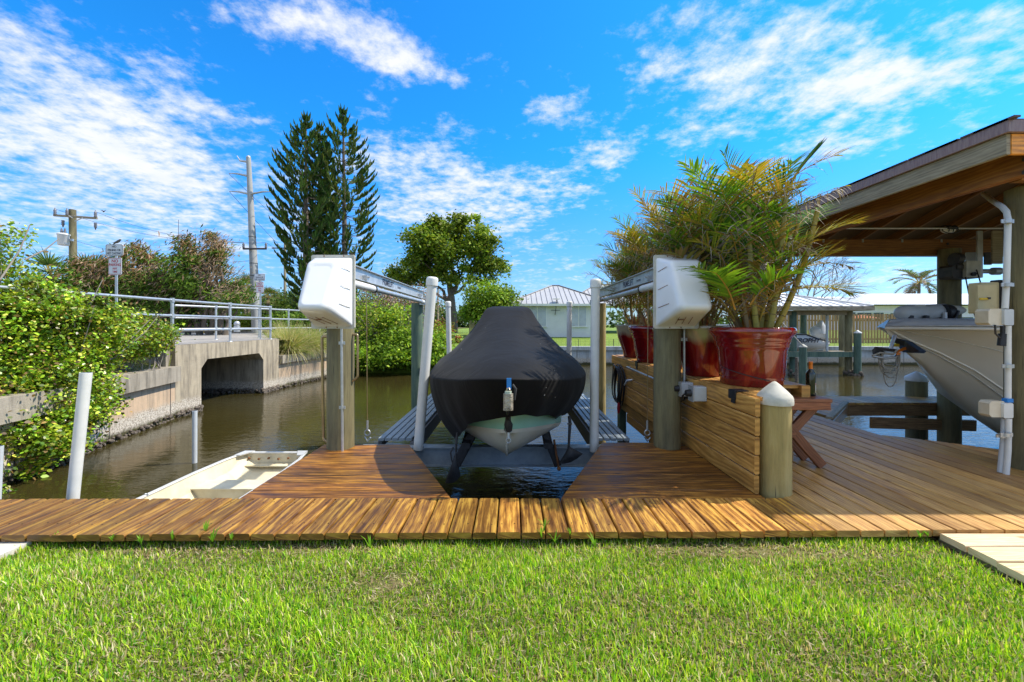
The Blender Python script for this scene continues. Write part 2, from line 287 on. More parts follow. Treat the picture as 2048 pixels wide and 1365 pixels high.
# ------------------------------------------------------------------ mesh builder
C = sc.collection; WL = {}
class MB:
    def __init__(s): s.v = []; s.f = []; s.sm = []; s.uv = []; s.col = []; s.mi = []; s.c = (1,1,1); s.m = 0
    def face(s, idx, uv=None, smooth=False):
        s.f.append(tuple(idx)); s.sm.append(smooth); s.uv.extend(uv or [(0,0)]*len(idx)); s.col.extend([s.c]*len(idx)); s.mi.append(s.m)
    def add(s, pts): b = len(s.v); s.v.extend([tuple(p) for p in pts]); return b
    def poly(s, pts, smooth=False, uv=None): b = s.add(pts); s.face(range(b, b+len(pts)), uv, smooth); return s
    def box(s, c, d, rz=0.0, rot=None):
        q = rot or Euler((0,0,rz)).to_quaternion(); c = Vector(c); hx, hy, hz = d[0]/2, d[1]/2, d[2]/2
        b = s.add([c+q@Vector((x*hx, y*hy, z*hz)) for z in (-1,1) for y in (-1,1) for x in (-1,1)])
        for f in ((0,2,3,1),(4,5,7,6),(0,1,5,4),(2,6,7,3),(0,4,6,2),(1,3,7,5)): s.face([b+i for i in f], [(0,0),(d[0],0),(d[0],d[1]),(0,d[1])])
        return s
    def bbox(s, x0, x1, y0, y1, z0, z1): return s.box(((x0+x1)/2,(y0+y1)/2,(z0+z1)/2), (x1-x0, y1-y0, z1-z0))
    def tube(s, pts, r, seg=10, caps=True, smooth=True):
        pts = [Vector(p) for p in pts]; n = len(pts); rr = r if isinstance(r, (list, tuple)) else [r]*n
        t0 = (pts[1]-pts[0]).normalized(); u = t0.orthogonal().normalized(); rings = []; acc = 0
        for i, p in enumerate(pts):
            t = ((pts[min(i+1,n-1)]-pts[max(i-1,0)])).normalized(); u = (u - t*u.dot(t)); u = u.normalized() if u.length > 1e-6 else t.orthogonal().normalized(); w = t.cross(u)
            rings.append(s.add([p+(u*math.cos(2*PI*k/seg)+w*math.sin(2*PI*k/seg))*rr[i] for k in range(seg)]))
        for i in range(n-1):
            l = (pts[i+1]-pts[i]).length
            for k in range(seg):
                k2 = (k+1) % seg; s.face((rings[i]+k, rings[i]+k2, rings[i+1]+k2, rings[i+1]+k), [(acc,k/seg*.3),(acc,(k+1)/seg*.3),(acc+l,(k+1)/seg*.3),(acc+l,k/seg*.3)], smooth)
            acc += l
        if caps:
            for i, rev in ((0, True), (n-1, False)):
                b = s.add([s.v[rings[i]+k] for k in range(seg)]); idx = list(range(b, b+seg)); s.face(idx[::-1] if rev else idx)
        return s
    def lathe(s, prof, c, seg=24, smooth=True, axis=None, caps=True):
        c = Vector(c); q = Quaternion() if axis is None else Vector((0,0,1)).rotation_difference(Vector(axis)); rings = []
        for (r, z) in prof: rings.append(s.add([c+q@Vector((r*math.cos(2*PI*k/seg), r*math.sin(2*PI*k/seg), z)) for k in range(seg)]))
        for i in range(len(prof)-1):
            for k in range(seg): k2 = (k+1) % seg; s.face((rings[i]+k, rings[i]+k2, rings[i+1]+k2, rings[i+1]+k), None, smooth)
        if caps:
            for i, rev in ((0, True), (len(prof)-1, False)):
                if prof[i][0] > 1e-4:
                    b = s.add([s.v[rings[i]+k] for k in range(seg)]); idx = list(range(b, b+seg)); s.face(idx[::-1] if rev else idx)
        return s
    def beam(s, p0, p1, w, h, r=.006, up=(0,0,1), uvo=None):
        """rounded-edge timber from p0 to p1: w across, h along up"""
        p0 = Vector(p0); p1 = Vector(p1); t = (p1-p0).normalized(); up = Vector(up); sd = t.cross(up).normalized(); up = sd.cross(t)
        a, b_ = w/2, h/2; r = min(r, a*.8, b_*.8)
        pr = [(-a+r,-b_),(a-r,-b_),(a,-b_+r),(a,b_-r),(a-r,b_),(-a+r,b_),(-a,b_-r),(-a,-b_+r)]
        o = uvo or (random.random()*40, random.random()*20); L = (p1-p0).length
        i0 = s.add([p0+sd*x+up*y for x, y in pr]); i1 = s.add([p1+sd*x+up*y for x, y in pr]); acc = 0; n = 8
        for k in range(n):
            k2 = (k+1) % n; d = math.hypot(pr[k2][0]-pr[k][0], pr[k2][1]-pr[k][1])
            s.face((i0+k, i0+k2, i1+k2, i1+k), [(o[0],o[1]+acc),(o[0],o[1]+acc+d),(o[0]+L,o[1]+acc+d),(o[0]+L,o[1]+acc)]); acc += d
        s.face([i0+k for k in range(n)][::-1], [(o[0]+pr[k][0]*.5, o[1]+pr[k][1]) for k in range(n)][::-1]); s.face([i1+k for k in range(n)], [(o[0]+pr[k][0]*.5, o[1]+pr[k][1]) for k in range(n)]); return s
    def plank(s, A, B, D, E, zt, th, r=.006):
        """deck board: long sides A->B and D->E (xy), top at zt"""
        A, B, D, E = [Vector((p[0], p[1], 0)) for p in (A, B, D, E)]; o = (random.random()*40, random.random()*20)
        w = max((D-A).length, .01); k = r/w; zt += random.uniform(-.0015, .0015)
        def prof(P0, P1):
            d = P1-P0; return [P0+Vector((0,0,zt-th)), P0+Vector((0,0,zt-r)), P0+d*k*.35+Vector((0,0,zt-r*.3)), P0+d*k+Vector((0,0,zt)), P1-d*k+Vector((0,0,zt)), P1-d*k*.35+Vector((0,0,zt-r*.3)), P1+Vector((0,0,zt-r)), P1+Vector((0,0,zt-th))]
        p0 = prof(A, D); p1 = prof(B, E); L0 = (B-A).length; dvec = (B-A).normalized(); uv0 = []; uv1 = []
        vv = [0,.03,.035,.04,.04+w,.045+w,.05+w,.08+w]
        for P_, u_ in ((p0, uv0), (p1, uv1)):
            for q, v_ in zip(P_, vv): u_.append((o[0]+(Vector((q.x,q.y,0))-A).dot(dvec), o[1]+v_))
        i0 = s.add(p0); i1 = s.add(p1)
        for j in range(7): s.face((i0+j, i1+j, i1+j+1, i0+j+1), [uv0[j], uv1[j], uv1[j+1], uv0[j+1]], 1 <= j <= 5 and False)
        s.face((i0, i0+7, i1+7, i1), [uv0[0], uv0[7], uv1[7], uv1[0]])
        e = [(o[0]+.3*i/8, o[1]+.1*(i%2)) for i in range(8)]; s.face([i0+j for j in range(8)], e); s.face([i1+j for j in range(8)][::-1], e); return s
    def ext(s, pts, z0, z1, uvs=1.0):
        """vertical prism of an xy polygon"""
        n = len(pts); b = s.add([(p[0],p[1],z0) for p in pts]+[(p[0],p[1],z1) for p in pts])
        s.face([b+i for i in range(n)][::-1]); s.face([b+n+i for i in range(n)])
        for i in range(n): j = (i+1) % n; s.face((b+i, b+j, b+n+j, b+n+i))
        return s
    def sph(s, c, r, seg=12, rings=8, sc_=(1,1,1), rot=None):
        c = Vector(c); q = rot or Quaternion(); ids = []
        for i in range(rings+1):
            th = PI*i/rings; ids.append(s.add([c+q@Vector((r*math.sin(th)*math.cos(2*PI*k/seg)*sc_[0], r*math.sin(th)*math.sin(2*PI*k/seg)*sc_[1], r*math.cos(th)*sc_[2])) for k in range(seg)]))
        for i in range(rings):
            for k in range(seg): k2 = (k+1) % seg; s.face((ids[i]+k, ids[i+1]+k, ids[i+1]+k2, ids[i]+k2), None, True)
        return s
    def grid(s, fn, nu, nv, smooth=True, closed=False, flip=False):
        b = s.add([fn(i, j) for i in range(nu) for j in range(nv)]); nn = nv if closed else nv-1
        for i in range(nu-1):
            for j in range(nn):
                j2 = (j+1) % nv; q = (b+i*nv+j, b+(i+1)*nv+j, b+(i+1)*nv+j2, b+i*nv+j2); s.face(q[::-1] if flip else q, None, smooth)
        return b
    def build(s, name, mats, parent=None, origin=None):
        v = np.array(s.v, dtype=np.float32).reshape(-1, 3)
        return mkobj(name, v, np.array([len(f) for f in s.f]), np.array([i for f in s.f for i in f]), np.array(s.col, dtype=np.float32), np.array(s.uv, dtype=np.float32), np.array(s.sm), np.array(s.mi), mats, parent, origin)
def mkobj(name, v, tot, loops, col, uv, sm, mi, mats, parent=None, origin=None):
    if not isinstance(mats, (list, tuple)): mats = [mats]
    if parent is not None: o0 = WL[parent]
    elif origin is not None: o0 = Vector(origin)
    else: mn = v.min(0); mxx = v.max(0); o0 = Vector(((mn[0]+mxx[0])/2, (mn[1]+mxx[1])/2, mn[2]))
    me = bpy.data.meshes.new(name); nf = len(tot)
    vv = (v - np.array(o0, dtype=np.float32)).astype(np.float32)
    me.vertices.add(len(vv)); me.vertices.foreach_set('co', vv.ravel()); me.loops.add(len(loops)); me.loops.foreach_set('vertex_index', loops.astype(np.int32))
    me.polygons.add(nf); st = np.concatenate([[0], np.cumsum(tot)[:-1]]).astype(np.int32); me.polygons.foreach_set('loop_start', st); me.polygons.foreach_set('loop_total', tot.astype(np.int32))
    if sm is not None: me.polygons.foreach_set('use_smooth', sm.astype(bool))
    if mi is not None and len(mats) > 1: me.polygons.foreach_set('material_index', mi.astype(np.int32))
    me.update(calc_edges=True)
    a = me.color_attributes.new('Col', 'FLOAT_COLOR', 'CORNER'); c4 = np.ones((len(loops), 4), dtype=np.float32); c4[:, :3] = col; a.data.foreach_set('color', c4.ravel())
    if uv is not None: u = me.uv_layers.new(name='UVMap'); u.data.foreach_set('uv', uv.ravel())
    for m in mats: me.materials.append(m)
    me.validate()
    o = bpy.data.objects.new(name, me); C.objects.link(o)
    if parent is not None: o.parent = parent
    else: o.location = o0
    WL[o] = o0; return o
def tag(o, label=None, cat=None, group=None, kind=None):
    if label: o['label'] = label
    if cat: o['category'] = cat
    if group: o['group'] = group
    if kind: o['kind'] = kind
    return o
def thing(name, label, cat, loc, group=None):
    o = bpy.data.objects.new(name, None); C.objects.link(o); o.location = loc; WL[o] = Vector(loc); o.empty_display_size = .2; return tag(o, label, cat, group)
def dup(o, off, label=None, group=None, parent=None):
    c = o.copy(); C.objects.link(c)
    if parent is None: c.location = o.location+Vector(off); WL[c] = WL[o]+Vector(off)
    else: c.parent = parent; WL[c] = WL[parent]
    if label: c['label'] = label
    if group: c['group'] = group
    for ch in [x for x in bpy.data.objects if x.parent == o]: dup(ch, off, None, None, c)
    return c
FONT = bpy.data.fonts.load('<builtin>') if False else None
def text(body, size, loc, rot, mat, name, parent=None, depth=.002, spacing=1.0, bold=0.0, xs=1.0, shear=0.0):
    """flat lettering as a mesh; rot = matrix 3x3 columns (right, up, out)"""
    cu = bpy.data.curves.new(name, 'FONT'); cu.body = body; cu.size = size; cu.align_x = 'CENTER'; cu.align_y = 'CENTER'; cu.extrude = depth; cu.offset = bold; cu.space_character = spacing; cu.shear = shear; cu.resolution_u = 3
    t = bpy.data.objects.new(name, cu); C.objects.link(t); dg = bpy.context.evaluated_depsgraph_get(); me = bpy.data.meshes.new_from_object(t.evaluated_get(dg)); C.objects.unlink(t); bpy.data.objects.remove(t)
    v = np.empty(len(me.vertices)*3, dtype=np.float32); me.vertices.foreach_get('co', v); v = v.reshape(-1, 3); v[:, 0] *= xs
    Rm = np.array(rot, dtype=np.float32); v = v @ Rm + np.array(loc, dtype=np.float32)
    tot = np.array([len(p.vertices) for p in me.polygons]); loops = np.array([i for p in me.polygons for i in p.vertices])
    return mkobj(name, v, tot, loops, np.ones((len(loops), 3), dtype=np.float32), None, None, None, mat, parent)
FACE_CAM = [(1,0,0),(0,0,1),(0,-1,0)]       # rows: local x, y, z axes
# ------------------------------------------------------------------ foliage
def leaves(name, pts, size, cols, mat, parent=None, asp=.5, hexa=False, up=.3, dirs=None, curl=.15, origin=None):
    n = len(pts); nrm = rng.normal(size=(n,3)); nrm /= np.linalg.norm(nrm, axis=1)[:,None]; nrm[:,2] = np.abs(nrm[:,2])+up; nrm /= np.linalg.norm(nrm, axis=1)[:,None]
    t = rng.normal(size=(n,3)) if dirs is None else dirs + rng.normal(size=(n,3))*.25
    t -= nrm*np.sum(t*nrm, axis=1)[:,None]; t /= np.linalg.norm(t, axis=1)[:,None]+1e-9; b = np.cross(nrm, t)
    sz = (size*np.ones(n))[:,None]
    if hexa: prof = [(-.5,0,0),(-.25,.42,.4),(.12,.5,.5),(.5,0,-.3),(.12,-.5,.5),(-.25,-.42,.4)]
    else: prof = [(-.5,0,0),(.02,.5,.5),(.5,0,-.3),(.02,-.5,.5)]
    k = len(prof); V = np.empty((n,k,3), dtype=np.float32)
    for i, (a, c, h) in enumerate(prof): V[:,i] = pts + t*sz*a + b*sz*c*asp + nrm*sz*h*curl
    loops = np.arange(n*k); tot = np.full(n, k)
    return mkobj(name, V.reshape(-1,3), tot, loops, np.repeat(cols, k, axis=0).astype(np.float32), None, None, None, mat, parent, origin)
def clump_pts(blobs, n, nclump=60, sig=.16, shell=.75):
    """points in leaf clumps spread through ellipsoids [(c, (rx,ry,rz))]"""
    vol = np.array([b[1][0]*b[1][1]*b[1][2] for b in blobs])**.67; vol /= vol.sum(); cc = []
    for b, w in zip(blobs, vol):
        k = max(3, int(nclump*w)); d = rng.normal(size=(k,3)); d /= np.linalg.norm(d, axis=1)[:,None]; r = shell + (1-shell)*rng.random(k) - .45*(rng.random(k)**3)
        cc.append(np.concatenate([np.array(b[0])[None]+d*r[:,None]*np.array(b[1])[None], np.repeat([[min(b[1])]], k, 0)], axis=1))
    cc = np.concatenate(cc); i = rng.integers(0, len(cc), n); base = cc[i]
    return base[:,:3] + rng.normal(size=(n,3))*(base[:,3:4]*sig*2.2)*np.array([1,1,.75]), i
def palette(n, pal, var=.25, idx=None, cv=.15):
    pal = np.array(pal); c = pal[rng.integers(0, len(pal), n)]*(1+var*(rng.random((n,1))-.5)*2)
    if idx is not None: k = 1+cv*(rng.random(idx.max()+1)-.5)*2; c = c*k[idx][:,None]
    return np.clip(c, 0, 1)
def blob(px, py, Y, rx, ry, dy=None): p = P(px, py, Y); return (p, (rx/FP*Y, dy or rx/FP*Y*.8, ry/FP*Y))
def limb(mb, p0, p1, r0, r1, wob=.08, n=6, seg=7):
    p0 = Vector(p0); p1 = Vector(p1); L = (p1-p0).length; pts = []
    for i in range(n+1):
        t = i/n; p = p0.lerp(p1, t); 
        if 0 < i < n: p += Vector((random.uniform(-1,1), random.uniform(-1,1), random.uniform(-1,1)))*L*wob*.5
        pts.append(p)
    mb.tube(pts, [r0+(r1-r0)*i/n for i in range(n+1)], seg); return pts
# ================================================================== SETTING
def st(o, cat=None): o['kind'] = 'structure'; return o
LZ = -0.085
g = MB(); g.poly([(-1500,-1500,-2.2),(1500,-1500,-2.2),(1500,1500,-2.2),(-1500,1500,-2.2)]); st(g.build('canal_bed', M_SOIL))
g = MB(); g.poly([(-400,2.7,WZ),(400,2.7,WZ),(400,400,WZ),(-400,400,WZ)]); st(g.build('canal_water', M_WATER, origin=(0,0,0)))
g = MB(); g.bbox(-300,300,-300,2.84,-2.1,LZ); st(g.build('lawn_ground', M_SOIL, origin=(0,0,0)))
# left bank height field, right edge along the seawall
WLP = [(-6.0,2.6),(-6.3,3.6),(-6.77,5.35),(-6.89,6.13),(-7.13,6.74),(-7.42,7.7),(-7.76,9.2),(-7.8,10.16),(-7.8,12.7),(-7.78,14.3),(-7.55,16),(-7.3,18.5)]
def wallx(y):
    for (x0,y0),(x1,y1) in zip(WLP, WLP[1:]):
        if y <= y1: return x0+(x1-x0)*max(0,(y-y0)/(y1-y0))
    return WLP[-1][0]
ys = [2.6,3.6,4.5,5.35,6.13,6.74,7.7,8.5,9.3,9.42,12,16,18.5,24,30,45,80,200,1500]; ds = [.1,.4,.9,1.6,2.4,3.5,6,12,30,100,900]
def lb(i, j):
    y = ys[i]; x = wallx(y)-ds[j]; z = .22 + (.50*min(1, ds[j]/2.2) if y < 9.35 else .50)
    if y > 9.35: z = .71
    if y < 3.5: z = .1+.6*min(1, ds[j]/4)
    return (x+(random.uniform(-.03,.03) if 0 < j < 6 else 0), y, z+(random.uniform(-.03,.03) if y < 9.3 else 0))
g = MB(); g.grid(lb, len(ys), len(ds), smooth=True, flip=False); st(g.build('bank_ground', M_BANK, origin=(0,0,0)))
g = MB(); g.poly([(-34,9.5,.757),(-7.86,9.5,.757),(-7.86,13.4,.757),(-8.6,15.6,.757),(-9.5,24,.757),(-40,24,.757)]); st(g.build('road', M_ROAD, origin=(0,0,0)))
g = MB(); g.bbox(-40,-8.2,23.9,24.1,.71,.85); st(g.build('road_kerb', M_CAP))
g = MB(); g.poly([(-40,24.12,.80),(-8,24.12,.80),(-8,25.6,.84),(-40,25.6,.84)]); tag(g.build('mulch_bed', M_MULCH), kind='stuff')
# far bank
xs = [-10,-8.2,-7.3,-6.7,-6,-5,-4,-3.2,-2.4,-1.4,0,2,5,9,14,20,30,60,150,1500]
def fby(x): return 17.4 if x < -7 else 17.9 if x < -3 else (17.9+(x+3)/3*3.9 if x < 0 else 21.85)
fd = [0,.35,.9,1.8,3,5,8,12,20,40,100,400,1400]
def fz(x, d):
    man = max(0, min(1, (-.3-x)/2.2)); a = np.interp(d, [0,.35,.9,1.8,3,5,9,20], [-1.2,-.75,-.25,.05,.18,.3,.5,.65]); b = np.interp(d, [0,3,5,8,12,20], [.0,.10,.2,.4,.55,.65]); z = a*man+b*(1-man); k = max(0, min(1, (-6.4-x)/1.2)); return z*(1-k)+k*float(np.interp(d,[0,.35,.9],[-1.2,.0,.66]))
def fb(i, j): x = xs[i]; d = fd[j]; return (x, fby(x)+d, float(fz(x, d)))
g = MB(); g.grid(fb, len(xs), len(fd), flip=True); st(g.build('far_lawn', M_TURF, origin=(0,0,0)))
def fground(x, y): return float(fz(x, max(0, y-fby(x))))
# ------------------------------------------------------------------ left seawall
def wall_run(name, pts, z0, z1, th, mat, label, cat, cap=None, capmat=None, joints=2.1, group=None, off=1):
    t = thing(name, label, cat, (pts[0][0], pts[0][1], WZ), group)
    n = len(pts); P2 = [Vector((p[0],p[1])) for p in pts]; nrm = []
    for i in range(n):
        d = (P2[min(i+1,n-1)]-P2[max(i-1,0)]).normalized(); nrm.append(Vector((d.y,-d.x))*off)
    def run(o0, o1, za, zb):
        m = MB()
        for i in range(n-1):
            a, b = P2[i]+nrm[i]*o0, P2[i+1]+nrm[i+1]*o0; c, d = P2[i+1]+nrm[i+1]*o1, P2[i]+nrm[i]*o1
            m.poly([(a.x,a.y,za),(b.x,b.y,za),(b.x,b.y,zb),(a.x,a.y,zb)][::off]); m.poly([(a.x,a.y,zb),(b.x,b.y,zb),(c.x,c.y,zb),(d.x,d.y,zb)][::off]); m.poly([(d.x,d.y,za),(c.x,c.y,za),(b.x,b.y,za),(a.x,a.y,za)][::off])
            m.poly([(c.x,c.y,za),(d.x,d.y,za),(d.x,d.y,zb),(c.x,c.y,zb)][::off])
        for k in (0, n-1):
            a, d = P2[k]+nrm[k]*o0, P2[k]+nrm[k]*o1; m.poly([(a.x,a.y,za),(d.x,d.y,za),(d.x,d.y,zb),(a.x,a.y,zb)])
        return m
    j = run(0, -th, z0, z1); j.m = 1; L = [0]
    for i in range(n-1): L.append(L[-1]+(P2[i+1]-P2[i]).length)
    s = joints*.6
    while s < L[-1]:
        i = max(k for k in range(n) if L[k] <= s); i = min(i, n-2); f = (s-L[i])/(L[i+1]-L[i]); p = P2[i].lerp(P2[i+1], f); d = (P2[i+1]-P2[i]).normalized(); a = math.atan2(d.y, d.x)
        j.box((p.x+nrm[i].x*.0, p.y+nrm[i].y*.0, (WZ+z1)/2), (.014,.012,z1-WZ-.02), a); s += joints
    j.build('wall_panel', [mat, M_DARK], t)
    if cap: run(.12, -cap[2], cap[0], cap[1]).build('cap', capmat, t)
    return t
wall_run('seawall', WLP[:6]+[(-7.76,9.2),(-7.79,9.37)], -2, -.02, .2, M_CONC, 'old tan concrete seawall with thick cap left of the skiff', 'seawall', (-.07,.27,.35), M_CAP, 1.9)
wall_run('seawall', [(-7.79,13.55),(-7.78,14.3),(-7.55,16),(-7.3,18.3)], -2, .0, .2, M_CONC, 'low tan concrete seawall under the dry grass clumps', 'seawall', (-.07,.20,.35), M_CAP, 2.0)
wall_run('seawall', [(0,21.8),(14,21.8),(60,21.8)], -2, -.13, .2, M_WSEA, 'white panelled seawall along the far lawn', 'seawall', (-.14,.06,.3), M_WSEA, 1.55)
g = MB(); g.bbox(-5.9,12,2.80,2.838,-2,-.09); tag(g.build('bulkhead', M_CAP), 'grey bulkhead under the boardwalk at the slip', 'bulkhead')
# ledge of oysters at the waterline
g = MB(); 
for (x0,y0),(x1,y1) in zip(WLP[1:], WLP[2:]):
    if 10.1 < y0 < 12.6: continue
    n = max(1, int((y1-y0)/.03))
    for k in range(n):
        t_ = k/n; x = x0+(x1-x0)*t_; y = y0+(y1-y0)*t_
        g.sph((x+.02+random.uniform(0,.04), y, WZ+random.uniform(-.05,.09)), random.uniform(.018,.045), 6, 4)
tag(g.build('oysters', M_OYST), kind='stuff')
# ------------------------------------------------------------------ bridge
t = thing('culvert_bridge', 'stained concrete road bridge with chamfered culvert opening over the canal', 'bridge', (-7.8, 11.4, WZ))
g = MB(); g.bbox(-14,-7.795,9.38,10.16,-2,.35); g.bbox(-14,-7.795,12.7,13.55,-2,.35); g.build('abutment', M_BRIDGE, t, )
g = MB(); g.bbox(-14,-7.797,9.38,13.55,.352,.75)
for ya, yb in ((10.16,10.37),(12.7,12.49)): b = g.add([(-7.797,ya,.13),(-7.797,ya,.352),(-7.797,yb,.352),(-14,ya,.13),(-14,ya,.352),(-14,yb,.352)]); s_ = 1; [g.face([b+i for i in f]) for f in ((0,1,2),(3,4,5),(0,2,5,3),(0,1,4,3))]
g.build('deck_slab', M_BRIDGE, t)
g = MB(); g.bbox(-14.2,-14,9.4,13.5,-2,.4); g.build('end_wall', M_CAP, t)
g = MB()
for k in range(150): y = random.choice([random.uniform(9.4,10.16), random.uniform(12.7,13.5)]); g.sph((-7.79, y, WZ+random.uniform(-.04,.12)), random.uniform(.03,.06), 6, 4)
for k in range(120): g.sph((random.uniform(-10,-7.8), 12.69, WZ+random.uniform(-.04,.14)), random.uniform(.03,.06), 6, 4)
tag(g.build('barnacles', M_OYST, t), kind='stuff')
g = MB(); g.bbox(-8.6,-7.9,9.24,9.376,-.2,.74); tag(g.build('wing_wall', M_CAP), 'short dark concrete wing wall at the near end of the bridge', 'wall')
# railings
def railing(pts, zs_, r, label, posts, zb, group='pipe railings beside the road'):
    t = thing('pipe_railing', label, 'railing', (pts[0][0], pts[0][1], zb), group)
    for z in zs_: m = MB(); m.tube([(x,y,z+dz) for x,y,dz in pts], r, 8); m.build('rail', M_GALV, t)
    for (x,y) in posts:
        m = MB(); m.tube([(x,y,zb),(x,y,max(zs_)+r)], r*1.05, 8); m.lathe([(r*2.2,0),(r*2.2,.012),(r*1.2,.02)], (x,y,zb), 8)
        for z in zs_: m.lathe([(r*1.5,-.05),(r*1.5,.05)], (x,y,z), 8)
        m.build('post', M_GALV, t)
railing([(-7.72,4.2,0),(-7.9,9.4,0),(-7.9,11.35,0),(-7.92,13.3,0)], (1.80,1.44,1.10), .03, 'silver three-rail pipe railing along the near edge of the bridge', [(-7.78,6.4),(-7.9,9.42),(-7.9,11.35),(-7.92,13.28)], .752)
railing([(-9.9,11.9,0),(-9.0,14.4,0),(-8.66,15.7,0),(-8.3,17.6,0)], (1.80,1.44,1.10), .028, 'silver pipe railing on the far side of the road behind the bridge', [(-9.5,13.0),(-9.0,14.4),(-8.66,15.7),(-8.3,17.5)], .752)
# ------------------------------------------------------------------ boardwalk and decks
DT = .038
def nearY(x): return 2.395+.011*x
seam0, pit = .055, .1448
def shade(): k = random.uniform(.68, 1.18); return (k, k*random.uniform(.93,1.03), k*random.uniform(.8,1.05))
g = MB(); x = seam0 - 60*pit
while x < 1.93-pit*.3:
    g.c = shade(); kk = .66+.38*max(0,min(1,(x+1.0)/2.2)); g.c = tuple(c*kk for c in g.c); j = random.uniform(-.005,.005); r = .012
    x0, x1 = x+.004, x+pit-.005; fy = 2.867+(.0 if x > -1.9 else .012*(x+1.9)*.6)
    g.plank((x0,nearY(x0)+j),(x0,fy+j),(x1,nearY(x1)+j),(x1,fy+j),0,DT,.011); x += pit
XE = x
x = seam0-60*pit; g.m = 1; g.c = (.5,.35,.25)
while x < 1.9:
    for yy in (2.50,2.80):
        for dx in (.03,.11): a_, b_ = x+dx+random.uniform(-.006,.006), yy+random.uniform(-.012,.012); g.lathe([(.0042,0),(.0042,.0008)], (a_,b_,.0008), 7)
    x += pit
g2 = g; st(g.build('boardwalk', [M_DECK, M_DARK], origin=(0,2.6,0)))
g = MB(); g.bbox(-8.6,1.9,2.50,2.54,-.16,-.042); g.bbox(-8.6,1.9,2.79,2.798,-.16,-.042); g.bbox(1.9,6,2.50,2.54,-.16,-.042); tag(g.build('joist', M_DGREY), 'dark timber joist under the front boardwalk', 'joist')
# right deck, boards run away from the camera
def farY(x):
    if x <= 4.18: return 6.95
    return max(4.5-(x-4.19)*.82, 2.95)
g = MB(); x = XE
while x < 9:
    g.c = shade(); x0, x1 = x+.004, x+pit-.006; ny = 2.40 if x > 2.5 else None
    n0 = nearY(x0) if x < 2.45 else 2.425; n1 = nearY(x1) if x < 2.45 else 2.425
    if x1 < 4.2: f0 = f1 = 6.95
    else: f0, f1 = farY(max(x0,4.181)), farY(max(x1,4.181))
    # lengths broken at random butt joints over the joists
    g.plank((x0,n0),(x0,f0),(x1,n1),(x1,f1),0,DT,.007)
    if x0 > 4.17:
        s0 = 5.3+(x0-4.17)*.973; s1 = 5.3+(x1-4.17)*.973
        s0, s1 = min(s0,6.38), min(s1,6.38)
        g.plank((x0,s0),(x0,6.95),(x1,s1),(x1,6.95),0,DT,.007)
    x += pit
st(g.build('side_deck', M_DECKW, origin=(0,2.6,0)))
t = thing('deck_underside', 'dark timber frame beams under the side deck and finger pier', 'underside beams', (5,6.4,-.25))
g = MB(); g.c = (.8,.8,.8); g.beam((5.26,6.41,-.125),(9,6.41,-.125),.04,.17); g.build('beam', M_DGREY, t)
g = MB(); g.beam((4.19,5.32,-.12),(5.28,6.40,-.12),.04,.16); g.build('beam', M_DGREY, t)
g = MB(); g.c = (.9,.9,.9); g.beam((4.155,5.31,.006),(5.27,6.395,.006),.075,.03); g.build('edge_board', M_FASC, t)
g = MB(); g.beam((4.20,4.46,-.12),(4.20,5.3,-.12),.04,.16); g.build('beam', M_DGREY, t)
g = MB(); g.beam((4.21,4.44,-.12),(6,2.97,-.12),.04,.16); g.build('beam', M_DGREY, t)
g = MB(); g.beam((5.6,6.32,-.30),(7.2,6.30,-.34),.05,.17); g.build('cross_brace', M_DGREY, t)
for px_,py_ in ((2.5,3.2),(2.5,5),(3.9,4.3),(3.9,5.6),(2.5,6.6)): g = MB(); g.lathe([(.11,-2.1),(.11,-.05)], (px_,py_,0), 14); g.build('pile', M_PILEG, t)
# slip platforms, boards run across
def platform(name, L, Rr, y0, y1):
    g = MB(); n = round((y1-y0)/.145); p = (y1-y0)/n
    for k in range(n):
        ya, yb = y0+k*p+.0025, y0+(k+1)*p-.0025; g.c = tuple(c*.86 for c in shade())
        g.plank((L(yb),yb),(Rr(yb),yb),(L(ya),ya),(Rr(ya),ya),-.006,DT,.005)
    return st(g.build(name, M_DECKD, origin=(0,y0,0)))
platform('slip_platform', lambda y: -1.935, lambda y: -.43+(-1.065+.43)*(y-2.87)/1.31, 2.874, 4.18)
platform('slip_platform', lambda y: .35+(.95-.35)*(y-2.88)/1.37, lambda y: 1.80, 2.874, 4.25)
t = thing('platform_underside', 'dark timber frame under the left slip platform', 'underside beams', (-1.4,3.5,-.2))
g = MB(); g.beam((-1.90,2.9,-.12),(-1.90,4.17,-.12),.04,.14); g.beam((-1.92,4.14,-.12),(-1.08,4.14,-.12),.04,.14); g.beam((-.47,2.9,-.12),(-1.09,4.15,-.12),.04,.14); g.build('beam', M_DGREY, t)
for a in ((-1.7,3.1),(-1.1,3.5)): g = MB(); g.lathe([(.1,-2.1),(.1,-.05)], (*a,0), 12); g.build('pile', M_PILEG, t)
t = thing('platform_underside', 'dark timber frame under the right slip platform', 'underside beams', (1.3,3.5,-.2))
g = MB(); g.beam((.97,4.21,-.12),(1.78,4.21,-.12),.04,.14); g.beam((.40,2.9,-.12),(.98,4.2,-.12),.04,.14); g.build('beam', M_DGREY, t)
for a in ((1.5,3.1),(1.0,3.7)): g = MB(); g.lathe([(.1,-2.1),(.1,-.05)], (*a,0), 12); g.build('pile', M_PILEG, t)
